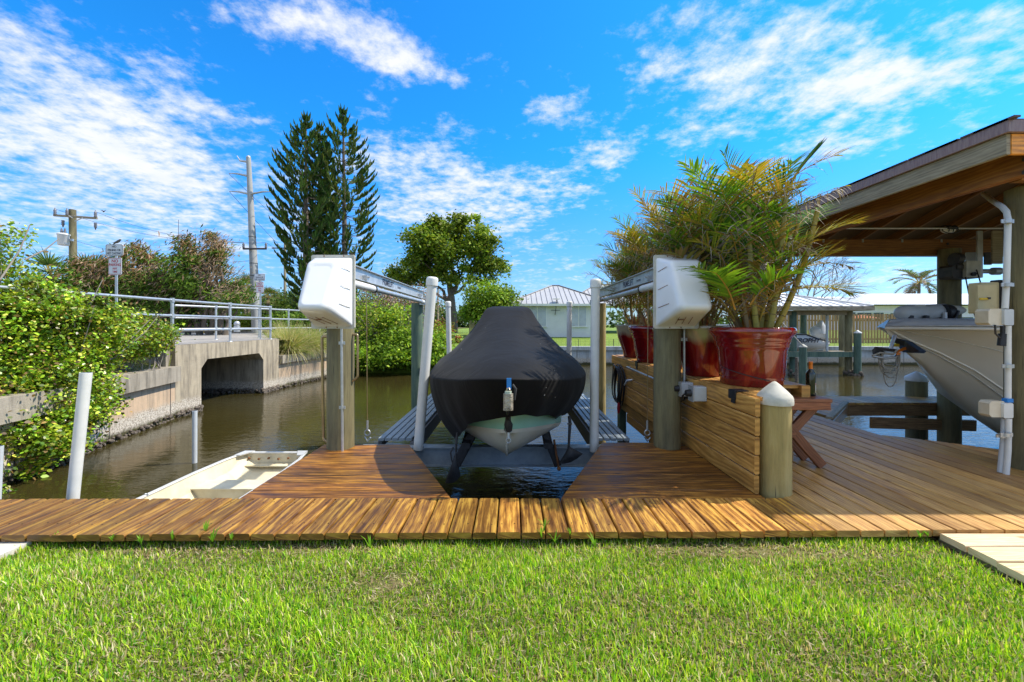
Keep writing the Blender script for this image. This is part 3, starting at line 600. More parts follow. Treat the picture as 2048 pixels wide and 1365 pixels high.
# pale step boards, lower right
g = MB(); y = 2.425
while y > .3:
    g.c = shade(); g.c = tuple(.5+.5*c for c in g.c); j = random.uniform(-.012,.012); g.plank((2.55+j,y-.006),(6,y-.006),(2.55+j,y-.142),(6,y-.142),-.016,DT,.006); y -= .148
st(g.build('step_deck', M_PALE, origin=(2.5,2,0)))
g = MB(); g.beam((2.60,.3,-.095),(2.60,2.45,-.095),.04,.075); tag(g.build('skirt_board', M_FASC), 'weathered skirt board below the pale step deck', 'board')
g = MB(); g.bbox(-5,-2.83,1.2,2.385,-.16,-.046); st(g.build('concrete_pad', M_PAD))
# ------------------------------------------------------------------ lawn blades
def grass():
    A = []
    n = 190000
    x = rng.uniform(-3.5, 3.2, n); y = rng.uniform(1.0, 2.47, n)
    x2 = rng.uniform(-5.5, 5.5, 52000); y2 = rng.uniform(-1.6, 1.0, 52000); x = np.concatenate([x, x2]); y = np.concatenate([y, y2]); n = len(x)
    keep = ~((x > 2.52) & (y > .28)) & ~((x < -2.85) & (y > 1.2))
    clump = np.sin(x*5.1+np.sin(y*7)*2)+np.sin(y*9.3+x*2.2)+rng.normal(size=n)*.9
    bare = np.exp(-(((x+.62)/.13)**2+((y-2.05)/.07)**2))+np.exp(-(((x+1.9)/.4)**2+((y-2.32)/.09)**2))*.7+np.exp(-(((x-1.2)/.6)**2+((y-2.37)/.05)**2))*.8+np.exp(-(((x+1.1)/.5)**2+((y-2.37)/.05)**2))*.9+np.exp(-(((x-1.75)/.7)**2+((y-2.30)/.06)**2))*.9
    patch = .5+.5*np.sin(x*3.3+1+np.sin(y*4.1)*1.5)*np.sin(y*5.7+x*1.7)
    keep &= rng.random(n) > bare*.75+.15*patch
    x, y, clump, bare = x[keep], y[keep], clump[keep], bare[keep]; n = len(x)
    L = rng.uniform(.020, .052, n)*(1+.16*clump)*(1-.45*np.clip(bare,0,1)); L = np.clip(L, .012, .085); tall = rng.random(n) < .02; L[tall] *= 1.3
    w = rng.uniform(.0028, .0060, n); a = rng.uniform(0, 2*PI, n); lean = rng.uniform(.1, 1.15, n)
    dx, dy = np.cos(a), np.sin(a); sx, sy = -dy, dx
    V = np.empty((n, 5, 3), dtype=np.float32); z0 = np.full(n, LZ-.004)
    mh = L*.55; mx_ = np.sin(lean*.6)*mh; mz = np.cos(lean*.6)*mh; tx = mx_+np.sin(lean)*L*.45; tz = mz+np.cos(lean*1.1)*L*.45
    V[:,0] = np.stack([x-sx*w*.4, y-sy*w*.4, z0], 1); V[:,1] = np.stack([x+sx*w*.4, y+sy*w*.4, z0], 1)
    V[:,2] = np.stack([x+dx*mx_+sx*w*.5, y+dy*mx_+sy*w*.5, z0+mz], 1); V[:,3] = np.stack([x+dx*mx_-sx*w*.5, y+dy*mx_-sy*w*.5, z0+mz], 1)
    V[:,4] = np.stack([x+dx*tx, y+dy*tx, z0+tz], 1)
    b = np.arange(n)*5
    loops = np.stack([b,b+1,b+2,b+3, b+3,b+2,b+4], 1).ravel(); tot = np.tile([4,3], n)
    pal = np.array([(.34,.58,.02),(.22,.47,.02),(.48,.66,.03),(.10,.28,.02),(.58,.68,.08),(.40,.60,.02),(.15,.36,.02)]); dry = np.array([(.66,.56,.32),(.56,.43,.22),(.74,.66,.42)])
    c = pal[rng.integers(0,len(pal),n)]; isd = rng.random(n) < .13+.4*np.clip(bare,0,1)+.10*patch[keep]; c[isd] = dry[rng.integers(0,3,isd.sum())]
    c = c*rng.uniform(.65,1.2,(n,1))*(1+.10*np.clip(clump,-2,2))[:,None]; col = np.repeat(c, 7, axis=0)
    o = mkobj('lawn_grass', V.reshape(-1,3), tot, loops, col, None, None, None, M_GRASS, None, (0,0,0)); tag(o, kind='stuff')
    # thatch and clippings
    m = 16000; x = rng.uniform(-3.4,3.1,m); y = rng.uniform(1.0,2.48,m); k = (x < 2.58) & ~((x < -2.85) & (y > 1.2)); x, y = x[k], y[k]; m = len(x)
    a = rng.uniform(0, 2*PI, m); L = rng.uniform(.012,.04,m); w = .0022; z = LZ+rng.uniform(0,.016,m); dz = rng.uniform(-.006,.008,m)
    V = np.empty((m,4,3), dtype=np.float32); ca, sa = np.cos(a), np.sin(a)
    V[:,0]=np.stack([x-sa*w,y+ca*w,z],1); V[:,1]=np.stack([x+sa*w,y-ca*w,z],1); V[:,2]=np.stack([x+ca*L+sa*w,y+sa*L-ca*w,z+dz],1); V[:,3]=np.stack([x+ca*L-sa*w,y+sa*L+ca*w,z+dz],1)
    c = np.array([(.50,.40,.24),(.36,.27,.15),(.58,.50,.33),(.28,.20,.12)])[rng.integers(0,4,m)]*rng.uniform(.7,1.1,(m,1))
    o = mkobj('dry_thatch', V.reshape(-1,3), np.full(m,4), np.arange(m*4), np.repeat(c,4,axis=0), None, None, None, M_GRASS, None, (0,0,0)); tag(o, kind='stuff')
grass()
def tuft(x, y, h=.10, n=9, z=0.0):
    V = []; L_ = []; k = 0; T = []
    for i in range(n):
        a = random.uniform(0, 2*PI); l = h*random.uniform(.5,1); le = random.uniform(.1,.8); w = .004; dx, dy = math.cos(a), math.sin(a)
        V += [(x-dy*w,y+dx*w,z),(x+dy*w,y-dx*w,z),(x+dx*l*math.sin(le)*.5+dy*w,y+dy*l*math.sin(le)*.5-dx*w,z+l*.6),(x+dx*l*math.sin(le)*.5-dy*w,y+dy*l*math.sin(le)*.5+dx*w,z+l*.6),(x+dx*l*math.sin(le),y+dy*l*math.sin(le),z+l*math.cos(le*.8))]
        L_ += [k,k+1,k+2,k+3,k+3,k+2,k+4]; T += [4,3]; k += 5
    return V, L_, T
V, L_, T = [], [], []
for px_, py_, h in ((282,1078,.07),(224,1072,.05),(345,1070,.06),(410,1060,.10),(425,1074,.11),(463,1070,.05),(1083,1066,.10),(1090,1050,.08),(1140,1062,.06),(1190,1085,.09),(1840,1066,.05),(113,1068,.05),(1855,1063,.04),(740,1086,.10),(1110,1076,.08)):
    p = G(px_, py_); v, l, t_ = tuft(p.x, p.y, h, 9, -.03); b = len(V); V += v; L_ += [i+b for i in l]; T += t_
o = mkobj('weeds', np.array(V, dtype=np.float32), np.array(T), np.array(L_), np.tile([(.20,.40,.03)], (len(L_),1)), None, None, None, M_GRASS); tag(o, kind='stuff')
# ================================================================== BOAT LIFT
def pile(name, x, y, r, z0, z1, mat, label, group=None, seg=28, cat='piling', taper=.97):
    m = MB(); n = 14; prof = [(r*(1-(1-taper)*i/n), z0+(z1-z0)*i/n) for i in range(n+1)]; m.lathe(prof, (x,y,0), seg)
    v = np.array(m.v); a = np.arctan2(v[:,1]-y, v[:,0]-x); d = np.hypot(v[:,0]-x, v[:,1]-y); k = 1+.018*np.sin(a*3+v[:,2]*.6)+.012*np.sin(a*7+v[:,2]*1.3+1)
    v[:,0] = x+np.cos(a)*d*k; v[:,1] = y+np.sin(a)*d*k; m.v = [tuple(p) for p in v]
    o = m.build(name, mat); return tag(o, label, cat, group)
PG = 'wooden pilings of the small boat lift'
pile('piling', -1.735, 4.10, .134, -2.2, 1.45, M_PILE, 'thick green-brown piling under the left white motor cover', PG)
pile('piling', 1.58, 4.12, .134, -2.2, 1.45, M_PILE, 'thick mossy piling under the right white motor cover', PG)
pile('piling', -1.74, 7.42, .105, -2.2, 1.62, M_PILEG, 'green rear piling at the far end of the left lift beam', PG)
pile('piling', 1.62, 7.42, .10, -2.2, 1.62, M_PILET, 'pale rear piling behind the right guide pole', PG)
def hood(sx, label):
    """motor cover + beam + drive pipe; sx=-1 left"""
    t = thing('boat_lift_hoist', label, 'boat lift', (sx*1.6, 4.1, 1.2), 'boat lift hoists')
    if sx < 0: bx0, bx1, zt, zb = -1.945, -1.525, 1.905, 1.190; Yb = 3.935
    else: bx0, bx1, zt, zb = 1.375, 1.81, 1.905, 1.190; Yb = 3.935
    # flange
    m = MB(); m.beam(((bx0+bx1)/2, Yb+.012, (zt+zb)/2), ((bx0+bx1)/2, Yb-.012, (zt+zb)/2), bx1-bx0, zt-zb, .012)
    m.build('flange', M_SEAT, t)
    # tapered moulded body (rounded box loft)
    back = (bx0+.02, bx1-.02, zb+.02, zt-.03); front = (bx0+.072, bx1-.062, zb+.155, zt-.085)
    def ring(f, off, rad, yb, yt):
        x0, x1, z0, z1 = [b+(c-b)*f for b, c in zip(back, front)]; x0 += off; x1 -= off; z0 += off; z1 -= off; pts = []
        for (cx, cz, a0) in ((x1-rad, z1-rad, 0), (x0+rad, z1-rad, 90), (x0+rad, z0+rad, 180), (x1-rad, z0+rad, 270)):
            for k in range(7):
                a = R(a0+k*15); x_ = cx+rad*math.cos(a); z_ = cz+rad*math.sin(a); u = (z_-z0)/(z1-z0); pts.append((x_, yb+(yt-yb)*u, z_))
        return pts
    rings = [ring(0, 0, .025, Yb-.012, Yb-.012), ring(.25, 0, .035, Yb-.10, Yb-.07), ring(.8, 0, .05, Yb-.33, Yb-.17), ring(.95, 0, .055, Yb-.40, Yb-.205), ring(1.0, .008, .055, Yb-.43, Yb-.225), ring(1.0, .024, .05, Yb-.447, Yb-.24), ring(1, .05, .04, Yb-.452, Yb-.245)]
    l_ = [Vector(p) for p in rings[-1]]; cc_ = sum(l_, Vector())/len(l_); rings.append([tuple(cc_+(p-cc_)*.93) for p in l_]); rings.append([tuple(cc_+(p-cc_)*.7) for p in l_])
    m = MB(); b = [m.add(r_) for r_ in rings]; n = 28
    for i in range(len(rings)-1):
        for k in range(n): k2 = (k+1) % n; m.face((b[i]+k, b[i]+k2, b[i+1]+k2, b[i+1]+k), None, True)
    m.face([b[-1]+k for k in range(n)], None, True); cov = m.build('motor_cover', M_FIBER if sx < 0 else M_FIBER, t)
    # moulding ribs on the sides, drain slot and lines below
    for u in (.26,.5,.74):
        m = MB()
        z = zb+(zt-zb)*u; f0, f1 = .12, .62
        for sd in (1,) if sx < 0 else (-1,):
            xs_ = [(back[1] if sd > 0 else back[0]) + ((front[1]-back[1]) if sd > 0 else (front[0]-back[0]))*f for f in (f0, f1)]
            d = .44*(1-u)+.24*u; zz = [z+.015, z+.045]; m.tube([(xs_[0]+sd*.001, Yb-.012-d*f0, zz[0]), (xs_[1]+sd*.001, Yb-.012-d*f1, zz[1])], .0025, 6)
        m.build('rib', M_SEAT if sx<0 else M_RUST, cov)
    m = MB(); cxm = (bx0+bx1)/2; 
    for q in (-.06,.0,.06): m.tube([(cxm+q-.03, Yb-.30, zb+.106), (cxm+q+.02, Yb-.09, zb+.046)], .0025, 5)
    m.box((cxm-.04, Yb-.22, zb+.083), (.05,.02,.008)); m.build('drain_slot', M_RUST, cov)
    for q, z_ in ((.3,zt-.012),(.75,zt-.012),(.35,zb+.012),(.6,zb+.012)): bl = MB(); bl.box((bx0+(bx1-bx0)*q, Yb-.014, z_), (.008,.006,.014)); bl.build('screw', M_RUST, t)
    # I beam with lettering
    X = sx*1.60 if sx < 0 else 1.50; z1 = 1.825; h = .135; w = .075; y0, y1 = 3.96, 7.28; dz = .0
    m = MB(); m.bbox(X-w/2, X+w/2, y0, y1, z1-.008, z1); m.bbox(X-w/2, X+w/2, y0, y1, z1-h, z1-h+.008); m.bbox(X-.005, X+.005, y0, y1, z1-h+.008, z1-.008); bm = m.build('lift_beam', M_ALU, t)
    side = 1 if sx < 0 else -1; rot = [(0,side,0),(0,0,1),(side,0,0)]; rot = [(0,1,0),(0,0,1),(1,0,0)] if side > 0 else [(0,-1,0),(0,0,1),(-1,0,0)]
    text('PRIMELIFT', .105, (X+side*.0058, 5.22, z1-h/2-.002), rot, M_INK, 'lettering', bm, .0008, bold=.002, xs=1.0)
    text('SYSTEMS', .04, (X+side*.0058, 5.72 if sx<0 else 4.78, z1-h/2-.01), rot, M_INK, 'lettering', bm, .0008)
    for yy in (4.35, 6.9): m = MB(); m.box((X+side*.03, yy, z1-h+.04), (.05,.07,.05)); m.lathe([(.012,0),(.012,.02)], (X+side*.055,yy,z1-h+.05), 6, axis=(side,0,0)); m.build('bracket', M_GALV, t)
    m = MB(); m.box((X, 7.30, z1-h+.02), (.16,.02,.035)); m.build('end_bracket', M_GALV, t)
    m = MB(); xp = X+side*.02; m.tube([(xp,4.6,z1-h-.055),(xp,7.12,z1-h-.055)], .030, 12); m.build('drive_pipe', M_GALV, t)
    m = MB(); m.tube([(xp,3.96,z1-h-.055),(xp,4.6,z1-h-.055)], .040, 12); m.tube([(xp,7.0,z1-h-.055),(xp,7.2,z1-h-.055)], .038, 10); m.build('cable_drum', M_PVC, t)
    m = MB(); m.lathe([(.045,-.012),(.045,.012)], (xp,4.62,z1-h-.055), 12, axis=(0,1,0)); m.build('collar', M_BLACK, t)
    m = MB(); m.box((X, 7.38, z1-h-.055), (.14,.12,.09)); m.build('bearing_block', M_GALV, t)
    for yy, zz in ((4.34, -.02), (7.15, -.1)):
        m = MB(); m.tube([(xp+side*.02,yy,z1-h-.06),(xp+side*.03,yy,zz+.22)], .0045, 5); m.build('cable', M_COPPER if yy < 5 else M_GALV, t)
        m = MB(); m.tube([(xp+side*.03,yy,zz+.22),(xp+side*.03,yy,zz+.12)], .012, 6); m.tube([(xp+side*.03+.03*math.sin(a),yy,zz+.09+.03*math.cos(a)) for a in [PI*2*k/10 for k in range(11)]], .008, 6); m.tube([(xp+side*.03-.03,yy,zz+.05),(xp+side*.03,yy,zz+.0),(xp+side*.03+.035,yy,zz+.04)], .009, 6); m.build('hook', M_GALV, t)
    return t
hood(-1, 'left hoist with clean white motor cover in full sun and its long beam')
hood(1, 'right hoist with shaded stained motor cover partly behind palm leaves')
# conduits on the pilings
def conduit(name, pts, r, mat, label, clips=(), group=None, rot=0):
    t = thing(name, label, 'conduit', pts[-1], group); m = MB(); m.tube(pts, r, 10); m.build('pipe', mat, t)
    for c in clips: m = MB(); m.box(c, (r*5, .006, .03)); m.lathe([(r*1.25,-.015),(r*1.25,.015)], c, 10); m.build('clip', M_GALV, t)
    return t
conduit('electrical_conduit', [(-1.665,3.955,1.2),(-1.655,3.955,-.006)], .0125, M_GALV, 'thin grey conduit up the left lift piling', [(-1.662,3.956,1.05),(-1.658,3.956,.42)])
conduit('electrical_conduit', [(1.735,4.08,1.2),(1.735,4.08,.50)], .0125, M_GALV, 'thin grey conduit beside the right lift piling', [(1.735,4.085,1.08),(1.735,4.085,.62)])
def bent(pts, r, name, mat, label, cat='grab rail', group=None):
    """pipe through corner points with rounded bends"""
    P_ = [Vector(p) for p in pts]; out = [P_[0]]
    for a, b, c in zip(P_, P_[1:], P_[2:]):
        d = min((b-a).length, (c-b).length)*.35; d = min(d, .07); p0 = b+(a-b).normalized()*d; p2 = b+(c-b).normalized()*d
        for k in range(6): t_ = k/5; out.append((1-t_)**2*p0+2*t_*(1-t_)*b+t_*t_*p2)
    out.append(P_[-1]); m = MB(); m.tube(out, r, 10); return tag(m.build(name, mat), label, cat, group)
bent([(-1.84,4.05,1.11),(-1.90,4.05,1.11),(-1.885,4.05,.08),(-1.80,4.05,.03)], .0135, 'grab_rail', M_COPPER, 'long bronze grab rail on the left side of the left lift piling')
bent([(-1.61,4.08,1.13),(-1.555,4.08,1.13),(-1.555,4.08,.70),(-1.61,4.08,.66)], .0115, 'grab_rail', M_COPPER, 'short bronze grab rail on the right side of the left lift piling')
# ------------------------------------------------------------------ cradle
t = thing('lift_cradle', 'aluminium lift cradle with slatted walkways under the covered boat', 'boat cradle', (0,5.6,-.3))
for yy in (4.36, 7.15):
    m = MB(); zt, zb = -.075, -.285; m.bbox(-1.62,1.50,yy-.055,yy+.055,zt-.012,zt); m.bbox(-1.62,1.50,yy-.055,yy+.055,zb,zb+.012); m.bbox(-1.62,1.50,yy-.006,yy+.006,zb+.012,zt-.012); m.build('cross_beam', M_STEELB, t)
for (x0,x1,lb_) in ((-1.47,-1.09,'l'),(.93,1.29,'r')):
    for k in range(5):
        w = (x1-x0)/5; m = MB(); m.c = (random.uniform(.8,1.1),)*3; a = x0+k*w+.006; b = x0+(k+1)*w-.006
        m.beam(((a+b)/2,4.42,-.025),((a+b)/2,7.4,-.025), b-a, .03, .004); m.build('walk_board', M_STEELB, t)
    m = MB(); xb = x1-.0 if lb_ == 'l' else x0; m.bbox(xb-.02,xb+.02,4.40,7.4,-.22,-.045); m.build('bunk_beam', M_ROUGHW, t)
    m = MB(); xo = x0+.02 if lb_ == 'l' else x1-.02; m.bbox(xo-.02,xo+.02,4.45,7.4,-.12,-.045); m.build('stringer', M_ROUGHW, t)
for sx in (-1,1):
    c = -.05; m = MB(); m.beam(P(912,930,4.22) if sx<0 else P(1116,932,4.22),P(948,862,4.26) if sx<0 else P(1088,862,4.26),.10 if sx<0 else .075,.05,.01, up=(0,-1,.1)); m.build('bunk_bracket', M_FAB2, t)
    m = MB(); m.beam((c+sx*.42,4.1,.0),(c+sx*.5,7.3,.02),.09,.06,.01); m.build('carpeted_bunk', M_FAB2, t)
m = MB(); m.sph(P(1118,938,4.2), .022, 8, 6); m.tube([P(1108,880,4.2),P(1117,936,4.2)], .012, 6); m.build('bunk_bolt', M_RUST, t)
def gpole(b, tp, r, label, zc=None):
    m0 = thing('guide_pole', label, 'guide pole', b, 'white guide poles of the lift cradle'); b = Vector(b); tp = Vector(tp); d = (tp-b).normalized()
    m = MB(); m.tube([b, tp], r, 20); m.build('pole', M_PVC, m0); m = MB(); m.lathe([(r*1.22,-.085),(r*1.22,-.02),(r*1.12,.0),(r*.8,.008),(0,.010)], tp, 20, axis=d); m.build('cap', M_PVC, m0)
gpole((-1.0,4.32,-.10), P(865,556,4.32), .052, 'leaning white guide pole at the front left corner of the cradle')
gpole((.875,4.32,-.12), P(1191,560,4.32), .047, 'upright white guide pole at the front right corner of the cradle')
gpole((-1.09,7.15,-.1), P(896,604,7.15), .044, 'far left white guide pole behind the covered boat')
gpole((1.0,7.15,-.1), P(1139,604,7.15), .044, 'far right white guide pole behind the covered boat')
m = MB(); m.lathe([(.02,0),(.02,.05)], (-.90,4.9,.62), 8, axis=(1,0,0)); m.sph((-1.62,7.33,.46), .06, 8, 6, (.5,.5,1.2)); tag(m.build('cleat', M_BLACK), 'black fitting on the green rear lift piling', 'fitting')
# ------------------------------------------------------------------ boat hull
BX = -.05
def hull_mesh(stations, cx):
    """stations: y, half widths and heights keel/chine/sheer"""
    pass
def hb(y):                                     # gunwale half breadth of the covered boat
    s = (y-3.30)/5.2; return 1.0*min(1, (max(0,s)*6.0)**.42)*(1 if s < .8 else 1-.1*(s-.8)/.2)
boat = thing('skiff_boat', 'mint green skiff with pale bottom showing under its black cover', 'boat', (BX,5.8,-.1))
ysb = [3.55,3.57,3.60,3.65,3.72,3.8,3.9,4.05,4.2,4.6,5.2,6,7,8,8.45]
def hsec(y):
    s = (y-3.55)/4.9; kz = -.10+.55*math.exp(-max(0,s)*28) ; hw = (.60+.26*max(0,min(1,(y-4.3)/2)))*min(1,(s*5.5)**.6) if s > 0 else 0.0
    cz = .135+.14*(1-min(1,s*5))+0*s; chw = (.54+.20*max(0,min(1,(y-4.3)/2)))*min(1,(s*7.5)**.75) if s > 0 else 0.0
    return kz, hw, cz, chw
m = MB()
secs = []
for y in ysb:
    kz, hw, cz, chw = hsec(y); secs.append([(BX-hw*.97, y-.0, .60+.1*(1-(y-3.5)/5)), (BX-hw*.99,y,.42),(BX-(chw+.02),y,cz+.035),(BX-chw,y,cz),(BX-chw*.5,y,(cz+kz)/2-.02),(BX,y,kz),(BX+chw*.5,y,(cz+kz)/2-.02),(BX+chw,y,cz),(BX+chw+.02,y,cz+.035),(BX+hw*.99,y,.42),(BX+hw*.97,y,.60+.1*(1-(y-3.5)/5))])
b = m.add([p for s_ in secs for p in s_]); nv = 11
for i in range(len(secs)-1):
    for j in range(nv-1): m.m = 0 if 3 <= j-.5+.5 <= 6 or j in (2,7) else 1; m.face((b+i*nv+j, b+i*nv+j+1, b+(i+1)*nv+j+1, b+(i+1)*nv+j), None, j not in (2,7))
m.m = 1; m.face([b+(len(secs)-1)*nv+j for j in range(nv)])
m.m = 0; m.tube([(BX,y-.004,hsec(y)[0]-.002) for y in (3.56,3.6,3.66,3.72,3.8,3.9,4.2,4.6,6,8.3)], .009, 6)
m.build('hull', [M_HULL, M_MINT], boat)
m = MB(); m.tube([(BX+.02,3.53,.30),(BX+.02,3.52,.24)], .014, 8); m.tube([(BX+.02+.02*math.sin(a),3.52,.22+.02*math.cos(a)) for a in [2*PI*k/8 for k in range(9)]], .006, 6); m.build('bow_eye', M_GALV, boat)
# ------------------------------------------------------------------ black cover
def cover():
    NA = 144; NR = 26
    half = [(3.05,0),(3.06,.12),(3.17,.27),(3.34,.40),(3.56,.53),(3.9,.71),(4.25,.815),(4.65,.90),(5.1,.96),(6,.99),(7,.99),(8,.97),(8.45,.92),(8.55,.8),(8.56,.4),(8.56,0)]
    acc = [0]
    for (y0,x0),(y1,x1) in zip(half, half[1:]): acc.append(acc[-1]+math.hypot(y1-y0, x1-x0))
    def outline(a):
        s_ = abs(a)/PI*acc[-1]; y = float(np.interp(s_, acc, [h[0] for h in half])); x = float(np.interp(s_, acc, [h[1] for h in half])); return BX+math.copysign(x, a), y
    HA = [-PI,-1.5,-1.1,-.85,-.68,-.5,-.25,-.06,0,.1,.35,.6,.75,1.0,1.5,PI]; HZ_ = [.1,.08,.06,.02,.02,.14,.36,.49,.505,.50,.40,.26,.23,.20,.10,.1]
    def fold(a, amp): return amp*(math.sin(a*17+.6*math.sin(a*5))+.6*math.sin(a*31+1.7)+.5*math.sin(a*47))
    def fn(i, j):
        a = 2*PI*(j+.5)/NA - PI; gx, gy = outline(a); by = max(0, (gy-3.05)); zg = .645+.175*math.exp(-by*1.1); front = math.exp(-(a/.8)**2); sgn = math.copysign(1, a)
        if i <= 9:
            t_ = (0,.12,.26,.41,.56,.70,.82,.92,.975,1.0)[i]; zh = float(np.interp(a, HA, HZ_))+.008*math.sin(a*23); inn = (.12+.20*math.exp(-((abs(a)-.62)/.3)**2)+.12*math.exp(-(a/.3)**2))*(1-t_)**2.3
            x = BX+(gx-BX)*(1-inn)+fold(a,.014)*(1-t_)**.8*sgn; y = gy+(.10+.05*front)*(1-t_)**1.1-fold(a+.4,.014)*(1-t_)**.8*front; z = zh+(zg-zh)*t_
            bl = .012*math.sin(PI*t_**.8); return (x+bl*(gx-BX)*.35, y-bl*front*.35, z)
        t_ = (i-9)/(NR-10); c, s_ = math.cos(a), math.sin(a); e = 2/4.2; ty_c = 6.3; hy = .8
        ax = abs(a)/PI; cc = min(1, ax/.16); tx = BX-.0+.288*sgn*cc**.8; ty = ty_c-hy+ (0 if ax < .16 else 2*hy*min(1,(ax-.16)/.6)); 
        if ax > .76: tx = BX+.288*sgn*max(0,1-(ax-.76)/.24)
        if t_ > .93: k = (t_-.93)/.07; return (BX+(tx-BX)*(1-.97*k), ty_c+(ty-ty_c)*(1-.97*k), 1.488+.02*math.sin(k*PI/2))
        u = t_/.93; u = float(np.interp(u,[0,.0673,.1345,1],[0,.018,.11,1])); x = gx+(tx-gx)*u; y = gy+(ty-gy)*u; z = zg+(1.488-zg)*float(np.interp(u,[0,.05,.12,.34,.62,.84,1],[0,.06,.15,.285,.53,.79,1])); wr = math.sin(PI*u)
        z += wr*(.006*math.sin(a*9+u*5)+.004*math.sin(a*21-u*11));
        z += .030*math.exp(-((a-.95+.9*u)/.05)**2)*math.exp(-((u-.30)/.18)**2) - .028*math.exp(-((a-1.05+.9*u)/.05)**2)*math.exp(-((u-.28)/.18)**2)
        z += .014*math.exp(-((a-.5+.3*u)/.03)**2)*math.exp(-((u-.15)/.1)**2)-.012*math.exp(-((a-.58+.3*u)/.03)**2)*math.exp(-((u-.15)/.1)**2)
        return (x, y, z)
    m = MB(); m.grid(fn, NR, NA, closed=True, flip=True); return m
t = thing('boat_cover', 'black fitted boat cover tented over the small boat on the lift', 'boat cover', (BX,5.8,.1))
sh_ = cover().build('sheet', M_FAB, t); md = sh_.modifiers.new('s', 'SUBSURF'); md.levels = md.render_levels = 1
for (px1, py1, px2, py2, Y, w, nm) in ((913,880,912,905,3.75,.012,'a'),(1140,846,1137,900,3.95,.016,'b')):
    a = P(px1,py1,Y); b_ = P(px2,py2,Y); m = MB(); m.tube([a+Vector((0,.05,.05)), a, b_], [w,w,w*.7], 6); m.build('strap', M_FAB2, t)
def bag(tl, bl, br, Y, th):
    a = P(*tl, Y); b_ = P(*bl, Y); c = P(*br, Y); m = MB(); N_ = 8
    def fn(i, j):
        u = i/N_; ang = 2*PI*j/12; e = b_.lerp(c, .5+.5*math.cos(ang)); base = a.lerp(e, u); sag = .03*math.sin(PI*(.5+.5*math.cos(ang)))*u
        return base+Vector((0, math.sin(ang)*th*math.sin(PI*min(1,u*1.05)**.9*.93)*.9+0, -sag))
    m.grid(fn, N_+1, 12, closed=True); return m
bag((912,903),(890,966),(921,953),3.75,.05).build('weight_bag', M_FAB2, t)
bag((1138,893),(1117,928),(1166,908),3.95,.05).build('weight_bag', M_FAB2, t)
m = MB(); a = P(911,895,3.75); m.tube([a+Vector((-.02,0,.0)),a+Vector((-.045,-.01,-.05)),a+Vector((-.03,-.01,-.13)),a+Vector((.0,-.01,-.08))], .008, 6); m.build('buckle_strap', M_FAB2, t)
m = MB(); a = P(1131,846,3.9); m.box(a+Vector((.04,0,-.01)), (.045,.012,.012)); m.build('buckle', M_DARK, t)
m = MB(); m.c=(1,1,1); m.tube([P(1017,826,3.28),P(1016,842,3.3),P(1017,850,3.32),P(1018,862,3.34)], [.02,.024,.036,.026], 8); m.tube([P(1014,805,3.0),P(1016,842,3.3)], .012, 6); m.build('bow_tie_strap', M_FAB2, t)
m = MB(); m.tube([P(1025,770,3.0),P(1031,778,2.99),P(1028,800,3.0)], .012, 6); m.build('drawstring', M_FAB2, t)
# ratchet / blue strap and white block
t = thing('hanging_block', 'weathered white block hanging on a blue strap at the bow of the cover', 'block', P(1016,822,2.97))
a = P(1018,768,2.985); m = MB(); m.box(a, (.034,.012,.082)); m.build('blue_strap', M_BLUE, t)
c = P(1016.5,804,2.965); m = MB(); m.beam(c+Vector((0,0,-.062)), c+Vector((0,0,.06)), .072, .05, .018, up=(0,1,0)); m.build('block', M_CONCB, t)
m = MB(); m.c = (.7,.85,.8); m.beam(c+Vector((0,0,.055)), c+Vector((0,0,.078)), .05, .04, .014, up=(0,1,0)); m.build('block_top', M_SEAT, t)
m = MB(); m.tube([c+Vector((-.015,0,.07)),c+Vector((-.008,0,.098)),c+Vector((.008,0,.098)),c+Vector((.015,0,.07))], .005, 6); m.build('shackle', M_COPPER, t)
# ------------------------------------------------------------------ jon skiff, left of the platform
t = thing('jon_boat', 'empty cream aluminium jon boat floating along the left platform', 'rowing boat', (-3.3,4.2,WZ))
JZ = -.55; W_ = 1.04; xr = -2.76; xl = xr-W_; yF = 5.62; yN = yF-2.9
rim = [(xl+.16,yF),(xr-.02,yF+.0)]
m = MB(); bz = JZ-.36; sections = []
for y, k, zb_ in ((yF,.80,bz+.20),(yF-.32,.93,bz+.06),(yF-.8,1,bz+.01),(yF-1.5,1,bz),(yF-2.3,1,bz)):
    w = W_*k; xc = (xl+xr)/2+ (W_-w)/2*.0; L_ = xc-w/2; R_ = xc+w/2; sections.append([(L_,y,JZ),(L_+.05,y,(JZ+zb_)/2),(L_+.17,y,zb_+.02),(L_+.22,y,zb_),(R_-.22,y,zb_),(R_-.17,y,zb_+.02),(R_-.05,y,(JZ+zb_)/2),(R_,y,JZ)])
b = m.add([p for s_ in sections for p in s_])
for i in range(4):
    for j in range(7): m.face((b+i*8+j,b+(i+1)*8+j,b+(i+1)*8+j+1,b+i*8+j+1), None, False)
m.face([b+j for j in range(8)]); m.face([b+32+j for j in range(8)]); h_ = m.build('hull', M_SKIFF, t)
md = h_.modifiers.new('s','SOLIDIFY'); md.thickness = .012; md.offset = 1
m = MB(); ks = [1, .93, .80]; xc = (xl+xr)/2
edge = lambda y,k,sd: Vector((xc+sd*W_*k/2, y, JZ+.004))
pts = [edge(yF-2.3,1,-1),edge(yF-.8,1,-1),edge(yF-.32,.93,-1),edge(yF,.80,-1),edge(yF,.80,1),edge(yF-.32,.93,1),edge(yF-.8,1,1),edge(yF-2.3,1,1)]
for p, q in zip(pts, pts[1:]): m.beam(p, q, .045, .028, .01)
m.build('rim', M_SKIFFR, t)
